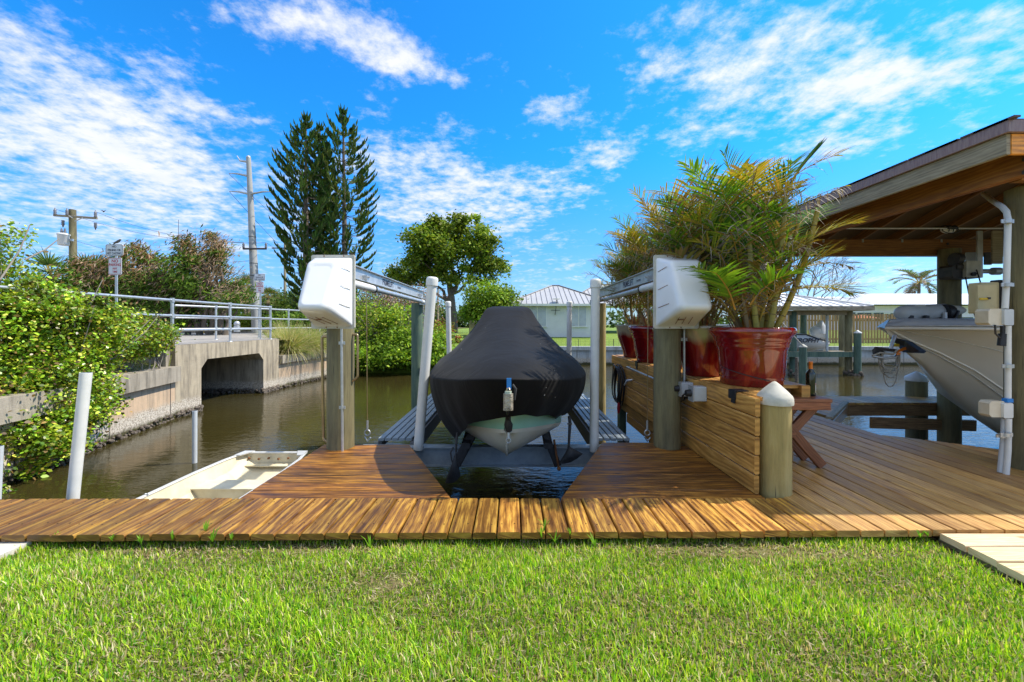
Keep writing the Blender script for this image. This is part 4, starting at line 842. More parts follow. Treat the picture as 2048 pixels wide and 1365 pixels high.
for (sd) in (-1,1):
    m = MB(); c = edge(yF-.01,.80,sd); m.ext([(c.x-sd*.0+.02*sd,c.y+.03),(c.x-sd*.12,c.y+.03),(c.x-sd*.03,c.y-.16),(c.x+.045*sd,c.y-.15)][::-1 if sd>0 else 1], JZ+.012, JZ+.026); m.build('corner_gusset', M_SKIFFR, t)
m = MB(); ys_ = yF-.62; m.bbox(xc-W_*.47,xc+W_*.47,ys_-.28,ys_,JZ-.15,JZ-.135); m.build('seat', M_SKIFF, t)
m = MB(); 
for yy in (ys_-.02, ys_-.26): b=m.add([(xc-W_*.46,yy,JZ-.15),(xc+W_*.46,yy,JZ-.15),(xc+W_*.34,yy,bz+.02),(xc-W_*.34,yy,bz+.02)]); m.face(range(b,b+4))
m.build('seat_bulkhead', M_SKIFF, t)
m = MB(); ys_ = yF-1.75; m.bbox(xc-W_*.47,xc+W_*.47,ys_-.28,ys_,JZ-.15,JZ-.135); m.build('seat', M_SKIFF, t)
m = MB(); m.bbox(xc-W_*.37,xc+W_*.37,yF-.13,yF-.02,JZ-.15,JZ-.135); m.build('bow_shelf', M_SKIFF, t)
for k in range(6): m = MB(); x_ = xc-W_*.33+k*W_*.13; m.lathe([(.015,0),(.015,.02)], (x_, yF-.03, JZ-.06-.01*(k%2)), 6, axis=(0,-1,0)); m.build('rivet', M_RUST, t)
for k in range(3): m = MB(); xx = xc-.2+.2*k; m.beam((xx,yF-.4,bz+.03),(xx,yF-2.2,bz+.03),.03,.02,.004); m.build('floor_rib', M_SKIFF, t)
m = MB()
for k in range(160): x_ = random.uniform(xc-.05,xc+.42); m.box((x_, yF-.93-random.uniform(0,.12)+.0*x_, bz+.035), (random.uniform(.01,.03),.006,.006), random.uniform(0,3))
tag(m.build('leaf_litter', M_DARK), kind='stuff')
m = MB(); c = Vector((xl, yF-1.42, JZ+.02)); m.sph(c, .012, 8, 6); m.sph(c+Vector((.025,0,.004)), .010, 8, 6); m.build('oarlock', M_GALV, t)
# white and grey mooring poles, left
def lean(name, b, tp, r, mat, label, open_=True):
    m = MB(); m.tube([b, tp], r, 20, caps=False); m.tube([Vector(tp)*.06+Vector(b)*-.0+Vector(tp)*.94, tp], r*.86, 20, caps=False); d=(Vector(tp)-Vector(b)).normalized()
    m.lathe([(r,0),(r*.86,.001)], tp, 20, axis=d, caps=False); return tag(m.build(name, mat), label, 'pole')
a, b_ = P(172,746,3.12), P(145,1005,3.08); d = (b_-a); lean('mooring_pole', a+d*2.0, a, .037, M_PVC, 'leaning open-topped white pipe pole at the left edge of the boardwalk')
lean('mooring_pole', P(389,1000,6.3), P(389.5,822,6.3), .034, M_PVCG, 'short thin grey pipe pole standing in the water beyond the jon boat')
lean('mooring_pole', P(-12,1100,3.2), P(-2,893,3.2), .026, M_PVCG, 'tip of a grey pipe pole cut by the left frame edge')
# ================================================================== PLANTER WALL
t = thing('planter_wall', 'long golden timber planter wall carrying the red pots', 'planter', (2.1,5,0))
X0 = 1.80; bh = .1335
for k in range(5):
    z = .695-.07-k*.1405; m = MB(); c = random.uniform(.8,1.12); m.c = (c,c,c)
    y1 = [7.2,7.05,6.9,6.8,6.7][k]; m.beam((X0-.01-.002*k,2.95,z),(X0-.01-.002*k,y1,z),.036,bh,.007); m.build('board', M_WALLW, t)
for k in range(2): m = MB(); m.c = (.6,.6,.6); z = .695-.07-(5+k)*.1405+.0; m.beam((X0+.0,4.26,z),(X0+.0,6.6-.3*k,z),.036,bh,.007); m.build('board', M_WALLW, t)
for k in range(4): m = MB(); m.c = (random.uniform(.9,1.1),)*3; x = X0+.05+.18*k; m.beam((x+.06,(2.96,3.22,3.56,3.56)[k],.684),(x+.06,7.15,.684),.172,.03,.006); m.build('shelf_board', M_WALLW, t)
m = MB(); m.beam((2.555,3.52,.60),(2.555,7.1,.60),.075,.20,.008); m.build('back_rail', M_WALLW, t)
for yy in (5.3,6.9): m = MB(); m.beam((X0+.07,yy,-1.9),(X0+.07,yy,.66),.12,.14,.01, up=(0,1,0)); m.build('support_post', M_PILEG, t)
for yy in (3.7,6.9): m = MB(); m.beam((2.50,yy,0),(2.50,yy,.66),.09,.09,.008, up=(0,1,0)); m.build('support_post', M_DGREY, t)
for yy in (3.25,5.75): m = MB(); m.box((X0-.032,yy,.67),(.012,.10,.07)); m.box((X0+.02,yy,.704),(.10,.10,.008)); m.box((X0-.036,yy-.02,.625),(.01,.05,.04)); m.build('strap_bracket', M_BLACK, t)
m = MB(); m.box((X0-.02,4.40,.06),(.03,.03,.06)); m.build('bolt_plate', M_GALV, t)
# round post with cap at the near end
t = thing('dock_post', 'stout green-gold round post with white cone cap at the near end of the planter', 'post', (1.945,3.0,0))
m = MB(); m.lathe([(.108,-.6),(.109,.0),(.107,.35),(.106,.655)], (1.945,3.0,0), 32); m.build('post', M_PILET, t)
m = MB(); m.lathe([(.119,.0),(.121,.012),(.119,.045),(.112,.062),(.08,.098),(.035,.142),(.012,.161),(0,.165)], (1.945,3.0,.645), 36); m.build('cap', M_SEAT, t)
# rails, hose, outlets on the wall
bent([(X0-.03,6.05,.60),(X0-.085,6.05,.60),(X0-.085,4.72,.575),(X0-.03,4.72,.575)], .012, 'grab_rail', M_ALU, 'level aluminium grab rail on the far half of the planter wall')
bent([(X0-.03,4.42,.70),(X0-.085,4.40,.69),(X0-.085,4.40,.30),(X0-.03,4.42,.26)], .010, 'grab_rail', M_COPPER, 'upright bronze grab rail beside the right lift piling')
t = thing('garden_hose', 'black garden hose coiled on the far end of the planter wall', 'hose', (X0-.1,6.45,.1))
m = MB()
for k in range(8):
    ph = random.uniform(-.15,.15); cy = 6.5+random.uniform(-.10,.10); cz = .27+random.uniform(-.03,.03); ra = random.uniform(.17,.23); rb = random.uniform(.26,.33); xx = X0-.05-.014*k
    m.tube([(xx+.01*math.sin(3*a), cy+ra*math.cos(a)+ph*math.sin(a)*.3, cz+rb*math.sin(a)) for a in [2*PI*i/32 for i in range(33)]], .0095, 7, caps=False)
m.build('coil', M_BLACK, t)
m = MB(); m.tube([(X0-.12,6.38,.0),(X0-.12,6.38,-.10),(X0-.12,6.39,-.17)], [.02,.026,.015], 8); m.build('nozzle', M_REDP, t)
m = MB(); m.tube([(X0-.03,5.95,.42),(X0-.10,5.98,.40),(X0-.13,6.02,.33)], [.015,.02,.012], 8); m.build('tap', M_ALU, t)
for y0, lab, x_ in ((4.00,'rear grey outlet box with black plug on the planter wall',0),(3.73,'front grey outlet box with black plug on the planter wall',0)):
    t = thing('outlet_box', lab, 'outlet box', (X0-.07,y0,.5), 'grey outlet boxes on the planter wall')
    m = MB(); m.beam((X0-.032,y0,.595),(X0-.145,y0,.595),.10,.135,.008); m.build('box', M_PVCG, t)
    m = MB(); m.beam((X0-.145,y0,.595),(X0-.155,y0,.595),.108,.142,.004); m.build('lid', M_ALU, t)
    m = MB(); m.tube([(X0-.15,y0,.60),(X0-.20,y0,.60)], [.035,.028], 10); m.build('plug', M_BLACK, t)
    m = MB(); m.tube([(X0-.20,y0,.60),(X0-.22,y0+.02,.57),(X0-.19,y0+.12,.50),(X0-.1,y0+.26,.49),(X0-.06,y0+.33,.56)], .008, 6); m.build('cord', M_BLACK, t)
m = MB(); m.tube([P(1360,775,4.1),P(1364,792,4.05),P(1374,797,3.95),P(1386,786,3.8)], .008, 6); tag(m.build('extension_lead', M_BLACK), 'black cord looping from the conduit to the outlet boxes', 'cord')
# ================================================================== POTS
def pot_(x, y, rt, rb, h, z0, mat, label, rimmed=True):
    t = thing('plant_pot', label, 'plant pot', (x,y,z0), 'glazed pots on the planter')
    if rimmed: prof = [(rb*.96,0),(rb,.01),(rb*1.02,.05*h/.5),(rb*1.05,.06),(rb*1.03,.075),(rb*1.06,.085),(rt*.80,h*.60),(rt*.835,h*.66),(rt*.85,h*.675),(rt*.845,h*.69),(rt*.865,h*.745),(rt*.88,h*.76),(rt*.875,h*.775),(rt*.91,h*.84),(rt*.99,h*.90),(rt*1.0,h*.94),(rt*.98,h*.98),(rt*.94,h)]
    else: prof = [(rb*.96,0),(rb,.012),(rb*1.08,h*.2),(rt*.88,h*.6),(rt*.96,h*.9),(rt,h*.985),(rt*.985,h)]
    m = MB(); m.lathe(prof, (x,y,z0), 56, caps=False); m.build('body', mat, t)
    m = MB(); e = prof[-1][0]; m.lathe([(e,h),(e*.93,h),(e*.9,h-.04),(e*.86,h-.06)], (x,y,z0), 40, caps=False); m.build('inner_rim', mat, t)
    m = MB(); m.lathe([(e*.88,h-.055),(e*.4,h-.03),(0,h-.02)], (x,y,z0), 24, caps=False); m.build('potting_soil', M_SOIL, t)
    return t
SZ = .70
pots = [(2.135,3.62,.342,.245,.505,'large red pot with thick rolled rim, nearest on the planter',True,M_POT),
        (2.02,4.28,.325,.20,.52,'tall tapered red pot with cream band right of the hoist piling',False,M_POTC),
        (2.06,5.05,.30,.20,.50,'red pot almost hidden behind the right hoist piling',True,M_POT),
        (2.03,5.78,.36,.24,.51,'dark red rimmed pot just left of the hoist piling',True,M_POT),
        (2.03,6.62,.33,.20,.53,'tapered red pot with cream rim at the far left end of the planter',False,M_POTC)]
for x,y,rt,rb,h,lab,rm,mt in pots: pot_(x,y,rt,rb,h,SZ,mt,lab,rm)
m = MB(); p = Vector((2.135,3.62,SZ)); m.tube([p+Vector((.262*math.cos(a)*1.0,.262*math.sin(a),.16-.10*(a+PI)/1.6)) for a in [-PI-.1+1.7*k/12 for k in range(13)]], .004, 5); tag(m.build('irrigation_tube', M_BLACK), 'thin black tube tied round the big front pot', 'tube')
# ================================================================== ARECA PALMS
LG = [(.12,.28,.02),(.18,.34,.025),(.26,.40,.03),(.07,.18,.02)]; LY = [(.50,.44,.04),(.42,.34,.03),(.55,.38,.05),(.32,.36,.03)]; LD = [(.34,.27,.20),(.26,.20,.16),(.42,.36,.30),(.20,.15,.12)]; LB = [(.42,.26,.06),(.32,.20,.06),(.30,.26,.05)]
class LeafAcc:
    def __init__(s): s.V = []; s.L = []; s.T = []; s.c = []
    def strip(s, p0, d, side, up, ln, w, col, droop, fold=.0):
        b = len(s.V); q = [p0]; dd = Vector(d)
        for k in range(3): dd = (dd+Vector((0,0,-droop*.5))).normalized(); q.append(q[-1]+dd*ln/3)
        ws = (w*.55, w, w*.75)
        for k in range(3): s.V.append(q[k]-side*ws[k]*.5); s.V.append(q[k]+side*ws[k]*.5)
        s.V.append(q[3]); s.L += [b,b+1,b+3,b+2, b+2,b+3,b+5,b+4, b+4,b+5,b+6]; s.T += [4,4,3]; s.c += [col]*11
    def build(s, name, mat, parent): 
        v = np.array([tuple(x) for x in s.V], dtype=np.float32); return mkobj(name, v, np.array(s.T), np.array(s.L), np.array(s.c, dtype=np.float32), None, None, None, mat, parent)
def frond(la, mb, base, az, el, ln, droop, nl=34, ll=.30, w=.017, pal=LG, dead=0.0, rcol=None, start=.22, r0=.008, vee=.35, tipp=None):
    p = Vector(base); n = 14; pts = [p.copy()]; e = el; dirs = []
    for k in range(n):
        a = az+.05*math.sin(k*.8); d = Vector((math.cos(a)*math.cos(e), math.sin(a)*math.cos(e), math.sin(e))); dirs.append(d); p = p+d*ln/n; pts.append(p.copy()); e -= droop/n*(.5+1.0*k/n)
    dirs.append(dirs[-1]); mb.c = rcol or random.choice([(1.0,.9,.5),(1.2,.8,.35),(.9,1.1,.5)]); mb.tube(pts, [r0*(1-.75*k/n) for k in range(n+1)], 5)
    for k in range(nl):
        f = start+(1-start)*(k+.5)/nl; q = f*n; i = min(int(q), n-1); pos = pts[i].lerp(pts[i+1], q-i); d = dirs[i]; sd = d.cross(Vector((0,0,1))); sd = sd.normalized() if sd.length > .05 else Vector((1,0,0)); up = sd.cross(d)
        g_ = (f-start)/(1-start); lk = ll*(.45+.75*math.sin(PI*min(1,g_*.9+.12)))*random.uniform(.85,1.1)
        for s_ in (-1,1):
            if random.random() < .06: continue
            fw = .50+.45*g_; ld = (d*fw+sd*s_*(1-.35*g_)+up*vee*random.uniform(.6,1.3)).normalized(); dr = .22+random.uniform(0,.15)
            col = random.choice(pal); kk = random.uniform(.8,1.2)
            isd = random.random() < dead; kk *= .85
            if isd: col = random.choice(LD); dr = random.uniform(.8,1.6); ld = (ld+Vector((random.uniform(-.3,.3),random.uniform(-.3,.3),-.3))).normalized()
            la.strip(pos, ld, up.cross(ld).normalized() if not isd else ld.orthogonal().normalized(), up, lk, w*random.uniform(.8,1.15)*(.55 if isd else 1), tuple(min(1,c*kk) for c in col), dr)
def areca(x, y, z, label, specs, canes, name='areca_palm', group='areca palms in the pots'):
    t = thing(name, label, 'palm', (x,y,z), group); la = LeafAcc(); lb_ = LeafAcc(); mb = MB(); cb = MB()
    for (dx, dy, tx, ty, h, r) in canes:
        b = Vector((x+dx, y+dy, z)); e = Vector((x+tx, y+ty, z+h)); pts = []; 
        for k in range(9): f = k/8; p = b.lerp(e, f); p += Vector((.05*math.sin(f*PI)*dx*6, 0, 0)); pts.append(p)
        cb.c = random.choice([(1.3,.75,.35),(1.0,1.0,.5),(.8,.9,.6)]); cb.tube(pts, [r*(1.15-.35*k/8) for k in range(9)], 9)
        for k in range(1, 8):
            cb.c = (.35,.3,.25); p = pts[k]; dd = (pts[k+1]-pts[k-1]).normalized() if k < 8 else Vector((0,0,1)); cb.lathe([(r*(1.2-.35*k/8),-.004),(r*(1.22-.35*k/8),.004)], p, 9, axis=dd, caps=False)
    for s in specs: frond(la, mb, **s)
    if name == 'areca_palm' and 'nearest' in label:
        for k in range(6): a_ = P(1592+random.uniform(-1,1),345,3.5); e_ = P(1648+k*.9,274+k*.8+random.uniform(-3,3),3.5); d_ = e_-a_; la.strip(a_+d_*.02*k, d_.normalized(), Vector((.6,-.5,.4)).normalized(), Vector((0,0,1)), d_.length*random.uniform(.9,1), .05, (.09,.21,.03), .0)
        mb.tube([P(1530,470,3.55), P(1592,350,3.5), P(1625,308,3.5)], [.008,.006,.003], 6)
    for k in range(46):                                   # dry sheaths at the base
        a = random.uniform(0,2*PI); p = Vector((x+.14*math.cos(a)*random.random()**.5, y+.14*math.sin(a)*random.random()**.5, z-.02)); d = Vector((math.cos(a)*.5, math.sin(a)*.5, 1)).normalized(); lb_.strip(p, d, d.cross(Vector((0,0,1))).normalized(), Vector((0,0,1)), random.uniform(.15,.4), .03, random.choice([(.30,.22,.14),(.40,.30,.20),(.22,.16,.10),(.34,.14,.08)]), .15)
    cb.build('cane', M_CANE, t); mb.build('frond_stem', M_CANE, t); la.build('frond', M_LEAF, t); lb_.build('dry_sheath', M_LEAF, t); return t
def rand_fronds(x, y, z, n, hmin, hmax, ln, pal_w, dead=.12, spread=.25, w=.0165, ll=.28):
    out = []
    for i in range(n):
        a = 2.399963*i+random.uniform(-.3,.3); f = (i+.5)/n; h = hmin+(hmax-hmin)*random.random(); el = R(random.uniform(55,88)); pal = random.choices([LG,LY,LB], pal_w)[0]
        rr = spread*random.random()**.5; out.append(dict(base=(x+rr*math.cos(a), y+rr*math.sin(a), z+h), az=a, el=el, ln=ln*random.uniform(.75,1.15), droop=R(random.uniform(30,78)), pal=pal, dead=dead if random.random() < .8 else .7, w=w, ll=ll, nl=int(34*ln/1.1)))
    return out
def F(bx, by, tx, ty, Y, droop=60, pal=LG, dead=.05, ll=.30, nl=40, dY=0, w=.019, bend=0, start=.22, vee=.35):
    """a frond whose base and tip sit at the given places of the photograph"""
    b = P(bx,by,Y); e = P(tx,ty,Y+dY); d = e-b; L = d.length*1.10; az = math.atan2(d.y, d.x); el = math.asin(max(-.99,min(.99,d.z/d.length)))+R(droop)*.46
    return dict(base=b, az=az, el=el, ln=L, droop=R(droop), pal=pal, dead=dead, ll=ll, nl=nl, w=w, start=start, vee=vee)
# front pot palm, big fronds placed after the photograph
sp = [F(1500,600,1735,330,3.6,95,LY,.25,.30,46,-.3), F(1500,600,1720,400,3.6,80,LY,.75,.26,40,-.2), F(1510,600,1720,470,3.5,60,LY,.0,.30,44,-.25),
      F(1480,590,1360,355,3.6,55,LG,.3,.30,40,-.2), F(1490,560,1545,335,3.7,95,LD,.8,.24,40,.1), F(1470,580,1440,330,3.8,35,LG,.1,.30,36), F(1480,600,1365,560,3.5,70,LG,.0,.20,24,-.2),
      F(1520,600,1690,600,3.5,50,LY,.0,.30,36,-.1), F(1490,620,1380,470,3.7,80,LG,.2,.28,34,.1), F(1500,560,1620,345,3.7,70,LG,.15,.32,40,.2), F(1530,580,1640,440,3.8,45,LG,.05,.30,36,.3),
      F(1500,610,1590,560,3.3,60,LG,.1,.26,30,-.3), F(1470,620,1420,560,3.3,60,LG,0,.22,26,-.3), F(1510,600,1700,560,3.7,60,LB,.3,.28,34,.2), F(1490,540,1480,340,3.6,80,LB,.5,.26,34,-.2),
      F(1540,600,1665,520,3.4,40,LY,.05,.28,38,-.2), F(1500,600,1440,430,3.9,70,LG,.2,.30,34,.3), F(1520,600,1560,430,4.0,50,LG,.1,.30,34,.4), F(1480,600,1395,430,3.8,60,LG,.35,.28,30,.2)]
sp += rand_fronds(2.12,3.65,1.2,16,.05,.4,.7,(5,3,3),.15,.14)+rand_fronds(2.15,3.72,1.2,26,.35,.95,.75,(5,3,2),.25,.14)+rand_fronds(2.12,3.62,1.17,26,.0,.30,.50,(5,2,4),.3,.15,.014,.2)
areca(2.135,3.62,1.18,'big yellow-green areca palm in the nearest red pot, reaching over the deck', sp,
      [(.10,-.05,.16,-.04,.62,.030),(-.06,-.08,-.11,-.05,.85,.022),(.02,-.10,.08,-.1,.95,.024),(.12,.02,.42,.0,.95,.020),(-.05,-.17,-.16,-.24,1.05,.021),(.05,-.19,.12,-.28,1.1,.022),(.14,-.12,.40,-.26,1.0,.022),(-.10,.03,-.08,.1,.7,.02),(.0,.1,.02,.15,.9,.02)])
sp = [F(1400,600,1345,350,4.2,60,LG,.35,.30,36), F(1410,590,1420,330,4.3,60,LD,.5,.28,34), F(1400,600,1350,440,4.4,70,LG,.2,.28,34), F(1400,610,1345,520,4.0,70,LB,.3,.26,30,-.2)]+rand_fronds(2.02,4.22,1.17,30,.0,.4,.55,(5,2,4),.4,.16,.014,.2)+rand_fronds(2.0,4.28,1.2,22,.3,1.0,.7,(5,2,3),.5,.15)+rand_fronds(2.02,4.28,1.2,46,.05,.85,.8,(3,3,3),.35,.16)
areca(2.02,4.28,1.19,'dense dark areca palm with grey dead fronds in the cream banded pot', sp, [(-.06,-.05,-.12,-.05,.9,.022),(.05,.02,.08,.05,1.0,.024),(0,.08,-.02,.1,.8,.02)])
areca(2.06,5.05,1.17,'areca palm with browning tips behind the right hoist piling', [F(1330,560,1270,420,5.0,60,LB,.2,.30,36),F(1340,560,1330,415,5.1,50,LB,.3,.30,34)]+rand_fronds(2.06,5.05,1.2,44,.05,.95,.85,(3,4,3),.22,.18), [(-.06,-.05,-.12,-.05,.9,.02),(.05,.02,.08,.05,1.0,.02)])
areca(2.03,5.78,1.18,'golden areca palm in the dark red pot left of the hoist piling', [F(1290,600,1240,468,5.7,50,LY,.2,.30,34),F(1290,580,1215,545,5.7,70,LY,.1,.28,34)]+rand_fronds(2.03,5.78,1.2,48,.02,.75,.9,(3,5,3),.2,.2), [(-.06,-.05,-.12,-.05,.7,.02),(.05,.02,.08,.05,.8,.02)])
areca(2.03,6.62,1.2,'smaller areca palm with orange leaf tips at the far end of the planter', [F(1240,620,1185,540,6.6,60,LY,.1,.30,34),F(1245,610,1225,500,6.6,50,LY,.1,.28,30),F(1240,630,1190,610,6.5,80,LB,.1,.26,30)]+rand_fronds(2.03,6.62,1.2,40,.0,.6,.9,(3,4,3),.15,.2), [(-.06,-.05,-.1,-.05,.5,.02),(.05,.02,.08,.05,.6,.02)])
# ================================================================== TABLE AND BOTTLE
t = thing('side_table', 'brown cross-legged wooden table behind the capped post', 'table', (2.4,3.6,0))
for k in range(2): m = MB(); m.c = (random.uniform(.9,1.2),)*3; yy = 3.50+.145*k; m.beam((2.05,yy,.582),(2.715,yy,.582),.138,.032,.005); m.build('table_slat', M_TABLE, t)
for yy in (3.445,3.70): m = MB(); m.c = (1.3,1.2,1.1); m.beam((2.08,yy,.535),(2.70,yy,.535),.032,.062,.005); m.build('apron', M_TABLE, t)
for yy in (3.475,3.67):
    m = MB(); m.beam((2.66,yy,.02),(2.20,yy,.55),.035,.078,.005, up=(0,1,0) and (1,0,1)); m.build('leg', M_TABLE, t)
    m = MB(); m.beam((2.16,yy+.037,.02),(2.62,yy+.037,.52),.035,.078,.005, up=(-1,0,1)); m.build('leg', M_TABLE, t)
m = MB(); m.beam((2.40,3.45,.29),(2.40,3.72,.29),.04,.04,.005); m.build('stretcher', M_TABLE, t)
t = thing('wine_bottle', 'dark wine bottle with orange foil top standing on the table', 'bottle', (2.655,3.60,.598))
m = MB(); m.lathe([(.034,0),(.037,.004),(.0375,.02),(.0375,.19),(.035,.205),(.024,.222),(.0155,.235),(.0145,.245),(.0143,.30)], (2.655,3.60,.598), 28); m.build('glass_body', M_BOTTLE, t)
m = MB(); m.lathe([(.0152,.238),(.0152,.292),(.0165,.293),(.0165,.303),(.014,.305)], (2.655,3.60,.598), 20); m.build('foil', M_ORANGE, t)
def labelarc(a0, a1, z0, z1, mat, nm):
    m = MB(); pr = [(2.655+.0381*math.cos(R(a0+(a1-a0)*k/8)), 3.60+.0381*math.sin(R(a0+(a1-a0)*k/8))) for k in range(9)]
    for p, q in zip(pr, pr[1:]): m.poly([(p[0],p[1],.598+z0),(q[0],q[1],.598+z0),(q[0],q[1],.598+z1),(p[0],p[1],.598+z1)])
    m.build(nm, mat, t)
labelarc(-65,10,.03,.115,M_LABEL,'label'); labelarc(-64,5,.098,.112,M_REDP,'label_band'); labelarc(-60,0,.03,.05,M_YELLOW,'label_band'); labelarc(170,215,.03,.10,M_SHING,'back_label')
# ================================================================== BOATHOUSE
EX, EY, EYB, EXR = 3.75, 3.065, 7.7, 12.0; ZT = 2.75
t = thing('boathouse', 'open timber boat shelter with hip roof on round pilings over the cream boat', 'boat shelter', (6,5,0))
RX0, RX1, RY, RZ = 6.2, 9.6, 5.38, 3.5
m = MB()
E = [(EX-.03,EY-.03),(EXR,EY-.03),(EXR,EYB),(EX-.03,EYB)]; zt = ZT+.012
A_,B_,C_,D_ = [Vector((*p,zt)) for p in E]; R0, R1 = Vector((RX0,RY,RZ)), Vector((RX1,RY,RZ))
def course(a, b, r0, r1, n=22):
    for k in range(n):
        f0, f1 = k/n, (k+1)/n; p0, q0, p1, q1 = a.lerp(r0,f0), b.lerp(r1,f0), a.lerp(r0,f1), b.lerp(r1,f1); up = Vector((0,0,.012)); c = random.uniform(.8,1.2); m.c = (c,c,c)
        m.poly([p0+up, q0+up, q1, p1]); m.poly([p0, q0, q0+up, p0+up])
course(A_,B_,R0,R1); course(B_,C_,R1,R1); course(C_,D_,R1,R0); course(D_,A_,R0,R0)
for k in range(60): f = random.random(); p = A_.lerp(D_, random.random()); m.box(p+Vector((.01,0,.008)), (.05,random.uniform(.15,.3),.014))
m.build('shingles', M_SHING, t)
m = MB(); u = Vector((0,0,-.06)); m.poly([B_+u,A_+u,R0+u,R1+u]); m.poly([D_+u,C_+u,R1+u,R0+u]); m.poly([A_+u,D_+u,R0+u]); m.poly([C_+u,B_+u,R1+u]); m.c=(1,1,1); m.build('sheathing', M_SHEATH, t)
m = MB(); m.bbox(EX-.035,EX-.005,EY-.035,EYB,ZT-.075,ZT+.012); m.bbox(EX-.005,EXR,EY-.035,EY-.005,ZT-.075,ZT+.012); m.bbox(EX,EXR,EYB,EYB+.03,ZT-.075,ZT+.012); m.build('drip_edge', M_DRIP, t)
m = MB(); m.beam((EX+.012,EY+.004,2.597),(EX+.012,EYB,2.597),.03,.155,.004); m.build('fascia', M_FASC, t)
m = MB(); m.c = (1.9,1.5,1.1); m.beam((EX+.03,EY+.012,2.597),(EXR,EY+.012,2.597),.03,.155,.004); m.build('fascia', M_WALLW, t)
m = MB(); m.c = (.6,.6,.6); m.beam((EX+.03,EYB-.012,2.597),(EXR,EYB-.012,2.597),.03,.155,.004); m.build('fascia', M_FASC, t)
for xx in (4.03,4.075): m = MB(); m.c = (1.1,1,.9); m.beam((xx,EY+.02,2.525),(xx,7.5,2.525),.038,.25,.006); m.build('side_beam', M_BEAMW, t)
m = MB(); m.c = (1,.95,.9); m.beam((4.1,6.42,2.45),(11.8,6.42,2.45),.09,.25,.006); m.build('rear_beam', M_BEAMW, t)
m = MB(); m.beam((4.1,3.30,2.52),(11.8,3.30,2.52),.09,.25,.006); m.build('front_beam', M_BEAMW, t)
sl_ = (RZ-ZT)/(RX0-EX)
for k in range(9):
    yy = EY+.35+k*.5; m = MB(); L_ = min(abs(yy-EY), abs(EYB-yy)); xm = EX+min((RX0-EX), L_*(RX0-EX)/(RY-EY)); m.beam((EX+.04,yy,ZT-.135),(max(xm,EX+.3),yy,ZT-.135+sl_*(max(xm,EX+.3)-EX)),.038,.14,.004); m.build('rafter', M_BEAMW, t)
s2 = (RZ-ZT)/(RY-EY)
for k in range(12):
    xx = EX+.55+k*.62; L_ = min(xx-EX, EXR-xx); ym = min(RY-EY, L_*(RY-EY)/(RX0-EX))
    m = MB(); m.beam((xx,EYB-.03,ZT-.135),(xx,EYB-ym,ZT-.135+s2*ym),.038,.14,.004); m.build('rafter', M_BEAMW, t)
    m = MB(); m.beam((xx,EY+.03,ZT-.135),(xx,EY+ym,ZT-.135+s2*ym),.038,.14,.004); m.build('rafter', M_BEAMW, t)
for (x_,y_,r_,nm) in ((4.45,3.47,.155,0),(6.80,6.30,.135,1),(9.6,3.47,.15,0),(9.6,6.4,.13,1)):
    m = MB(); m.lathe([(r_,-2.2),(r_,0),(r_*.98,2.40)], (x_,y_,0), 28); m.build('piling', M_PILE if nm == 0 else M_PILEG if False else M_PILE, t)
m = MB(); m.tube([(4.1,5.85,2.62),(9,5.85,2.62)], .011, 6); m.build('wire_pipe', M_WHITEP, t)
for k in range(6): m = MB(); xx = 4.9+.62*k; m.box((xx,6.372,2.55),(.03,.004,.05)); m.build('hurricane_clip', M_GALV, t)
for z_ in (2.5,2.38): m = MB(); m.lathe([(.02,0),(.02,.012)], (6.85,6.37,z_), 6, axis=(0,-1,0)); m.build('bolt', M_DARK, t)
for z_ in (2.52,2.42,): m = MB(); m.lathe([(.02,0),(.02,.012)], (4.01,3.16 if z_>2.5 else 3.16,z_), 6, axis=(-1,0,0)); m.build('bolt', M_DARK, t)
# bulkhead lamp
p = P(1896,460,5.9); t = thing('bulkhead_lamp', 'oval caged lamp under the boat shelter roof', 'lamp', p)
m = MB(); m.sph(p, .085, 16, 8, (1.25,.6,.62)); m.build('lens', M_LIGHTW, t)
m = MB(); m.lathe([(.115,0),(.12,.03)], p+Vector((0,.03,.02)), 20, axis=(0,-.3,1)); 
for a in (-.4,0,.4): m.tube([p+Vector((a*.16+.0, -.07*math.cos(q)*1.1-.0, .07*math.sin(q)-.01)) for q in [PI*k/8-.5 for k in range(9)]], .006, 5)
m.tube([p+Vector((.13*math.cos(q),-.045,.05*math.sin(q)-.01)) for q in [2*PI*k/16 for k in range(17)]], .006, 5); m.build('cage', M_BLACK, t)
# lift machinery under the rear beam
t = thing('lift_motor', 'dark boat lift gearbox and brackets hung under the rear beam', 'lift motor', P(1930,560,6.1))
def bxp(x0,y0,x1,y1,Y,d,mat,nm,par,r=.008): a, b_ = P(x0,y0,Y), P(x1,y1,Y); m = MB(); m.beam(((a.x+b_.x)/2,Y+d,(a.z+b_.z)/2),((a.x+b_.x)/2,Y,(a.z+b_.z)/2), abs(b_.x-a.x), abs(a.z-b_.z), r); return m.build(nm, mat, par)
bxp(1985,462,2006,528,5.9,.02,M_FASC,'hanger_plate',t); bxp(1955,462,1966,556,5.95,.02,M_ALU,'hanger_plate',t); bxp(1933,505,1952,545,6.05,.02,M_ALU,'hanger_plate',t); bxp(1970,505,1984,530,6.1,.02,M_DARK,'hanger_plate',t)
bxp(1905,530,1960,557,5.95,.2,M_DARK,'gearbox',t,.03); bxp(1933,522,1962,555,5.90,.1,M_SEAT,'gear_cover',t,.01)
m = MB(); a = P(1945,549,5.88); m.lathe([(.03,0),(.03,.03)], a, 14, axis=(0,-1,0)); m.build('output_shaft', M_BLACK, t)
m = MB(); m.tube([P(1907,518,6.0),P(1918,519,6.0)], .09, 12); m.tube([P(1905,534,6.0),P(1935,536,6.0)], .07, 12); m.build('motor', M_DARK, t)
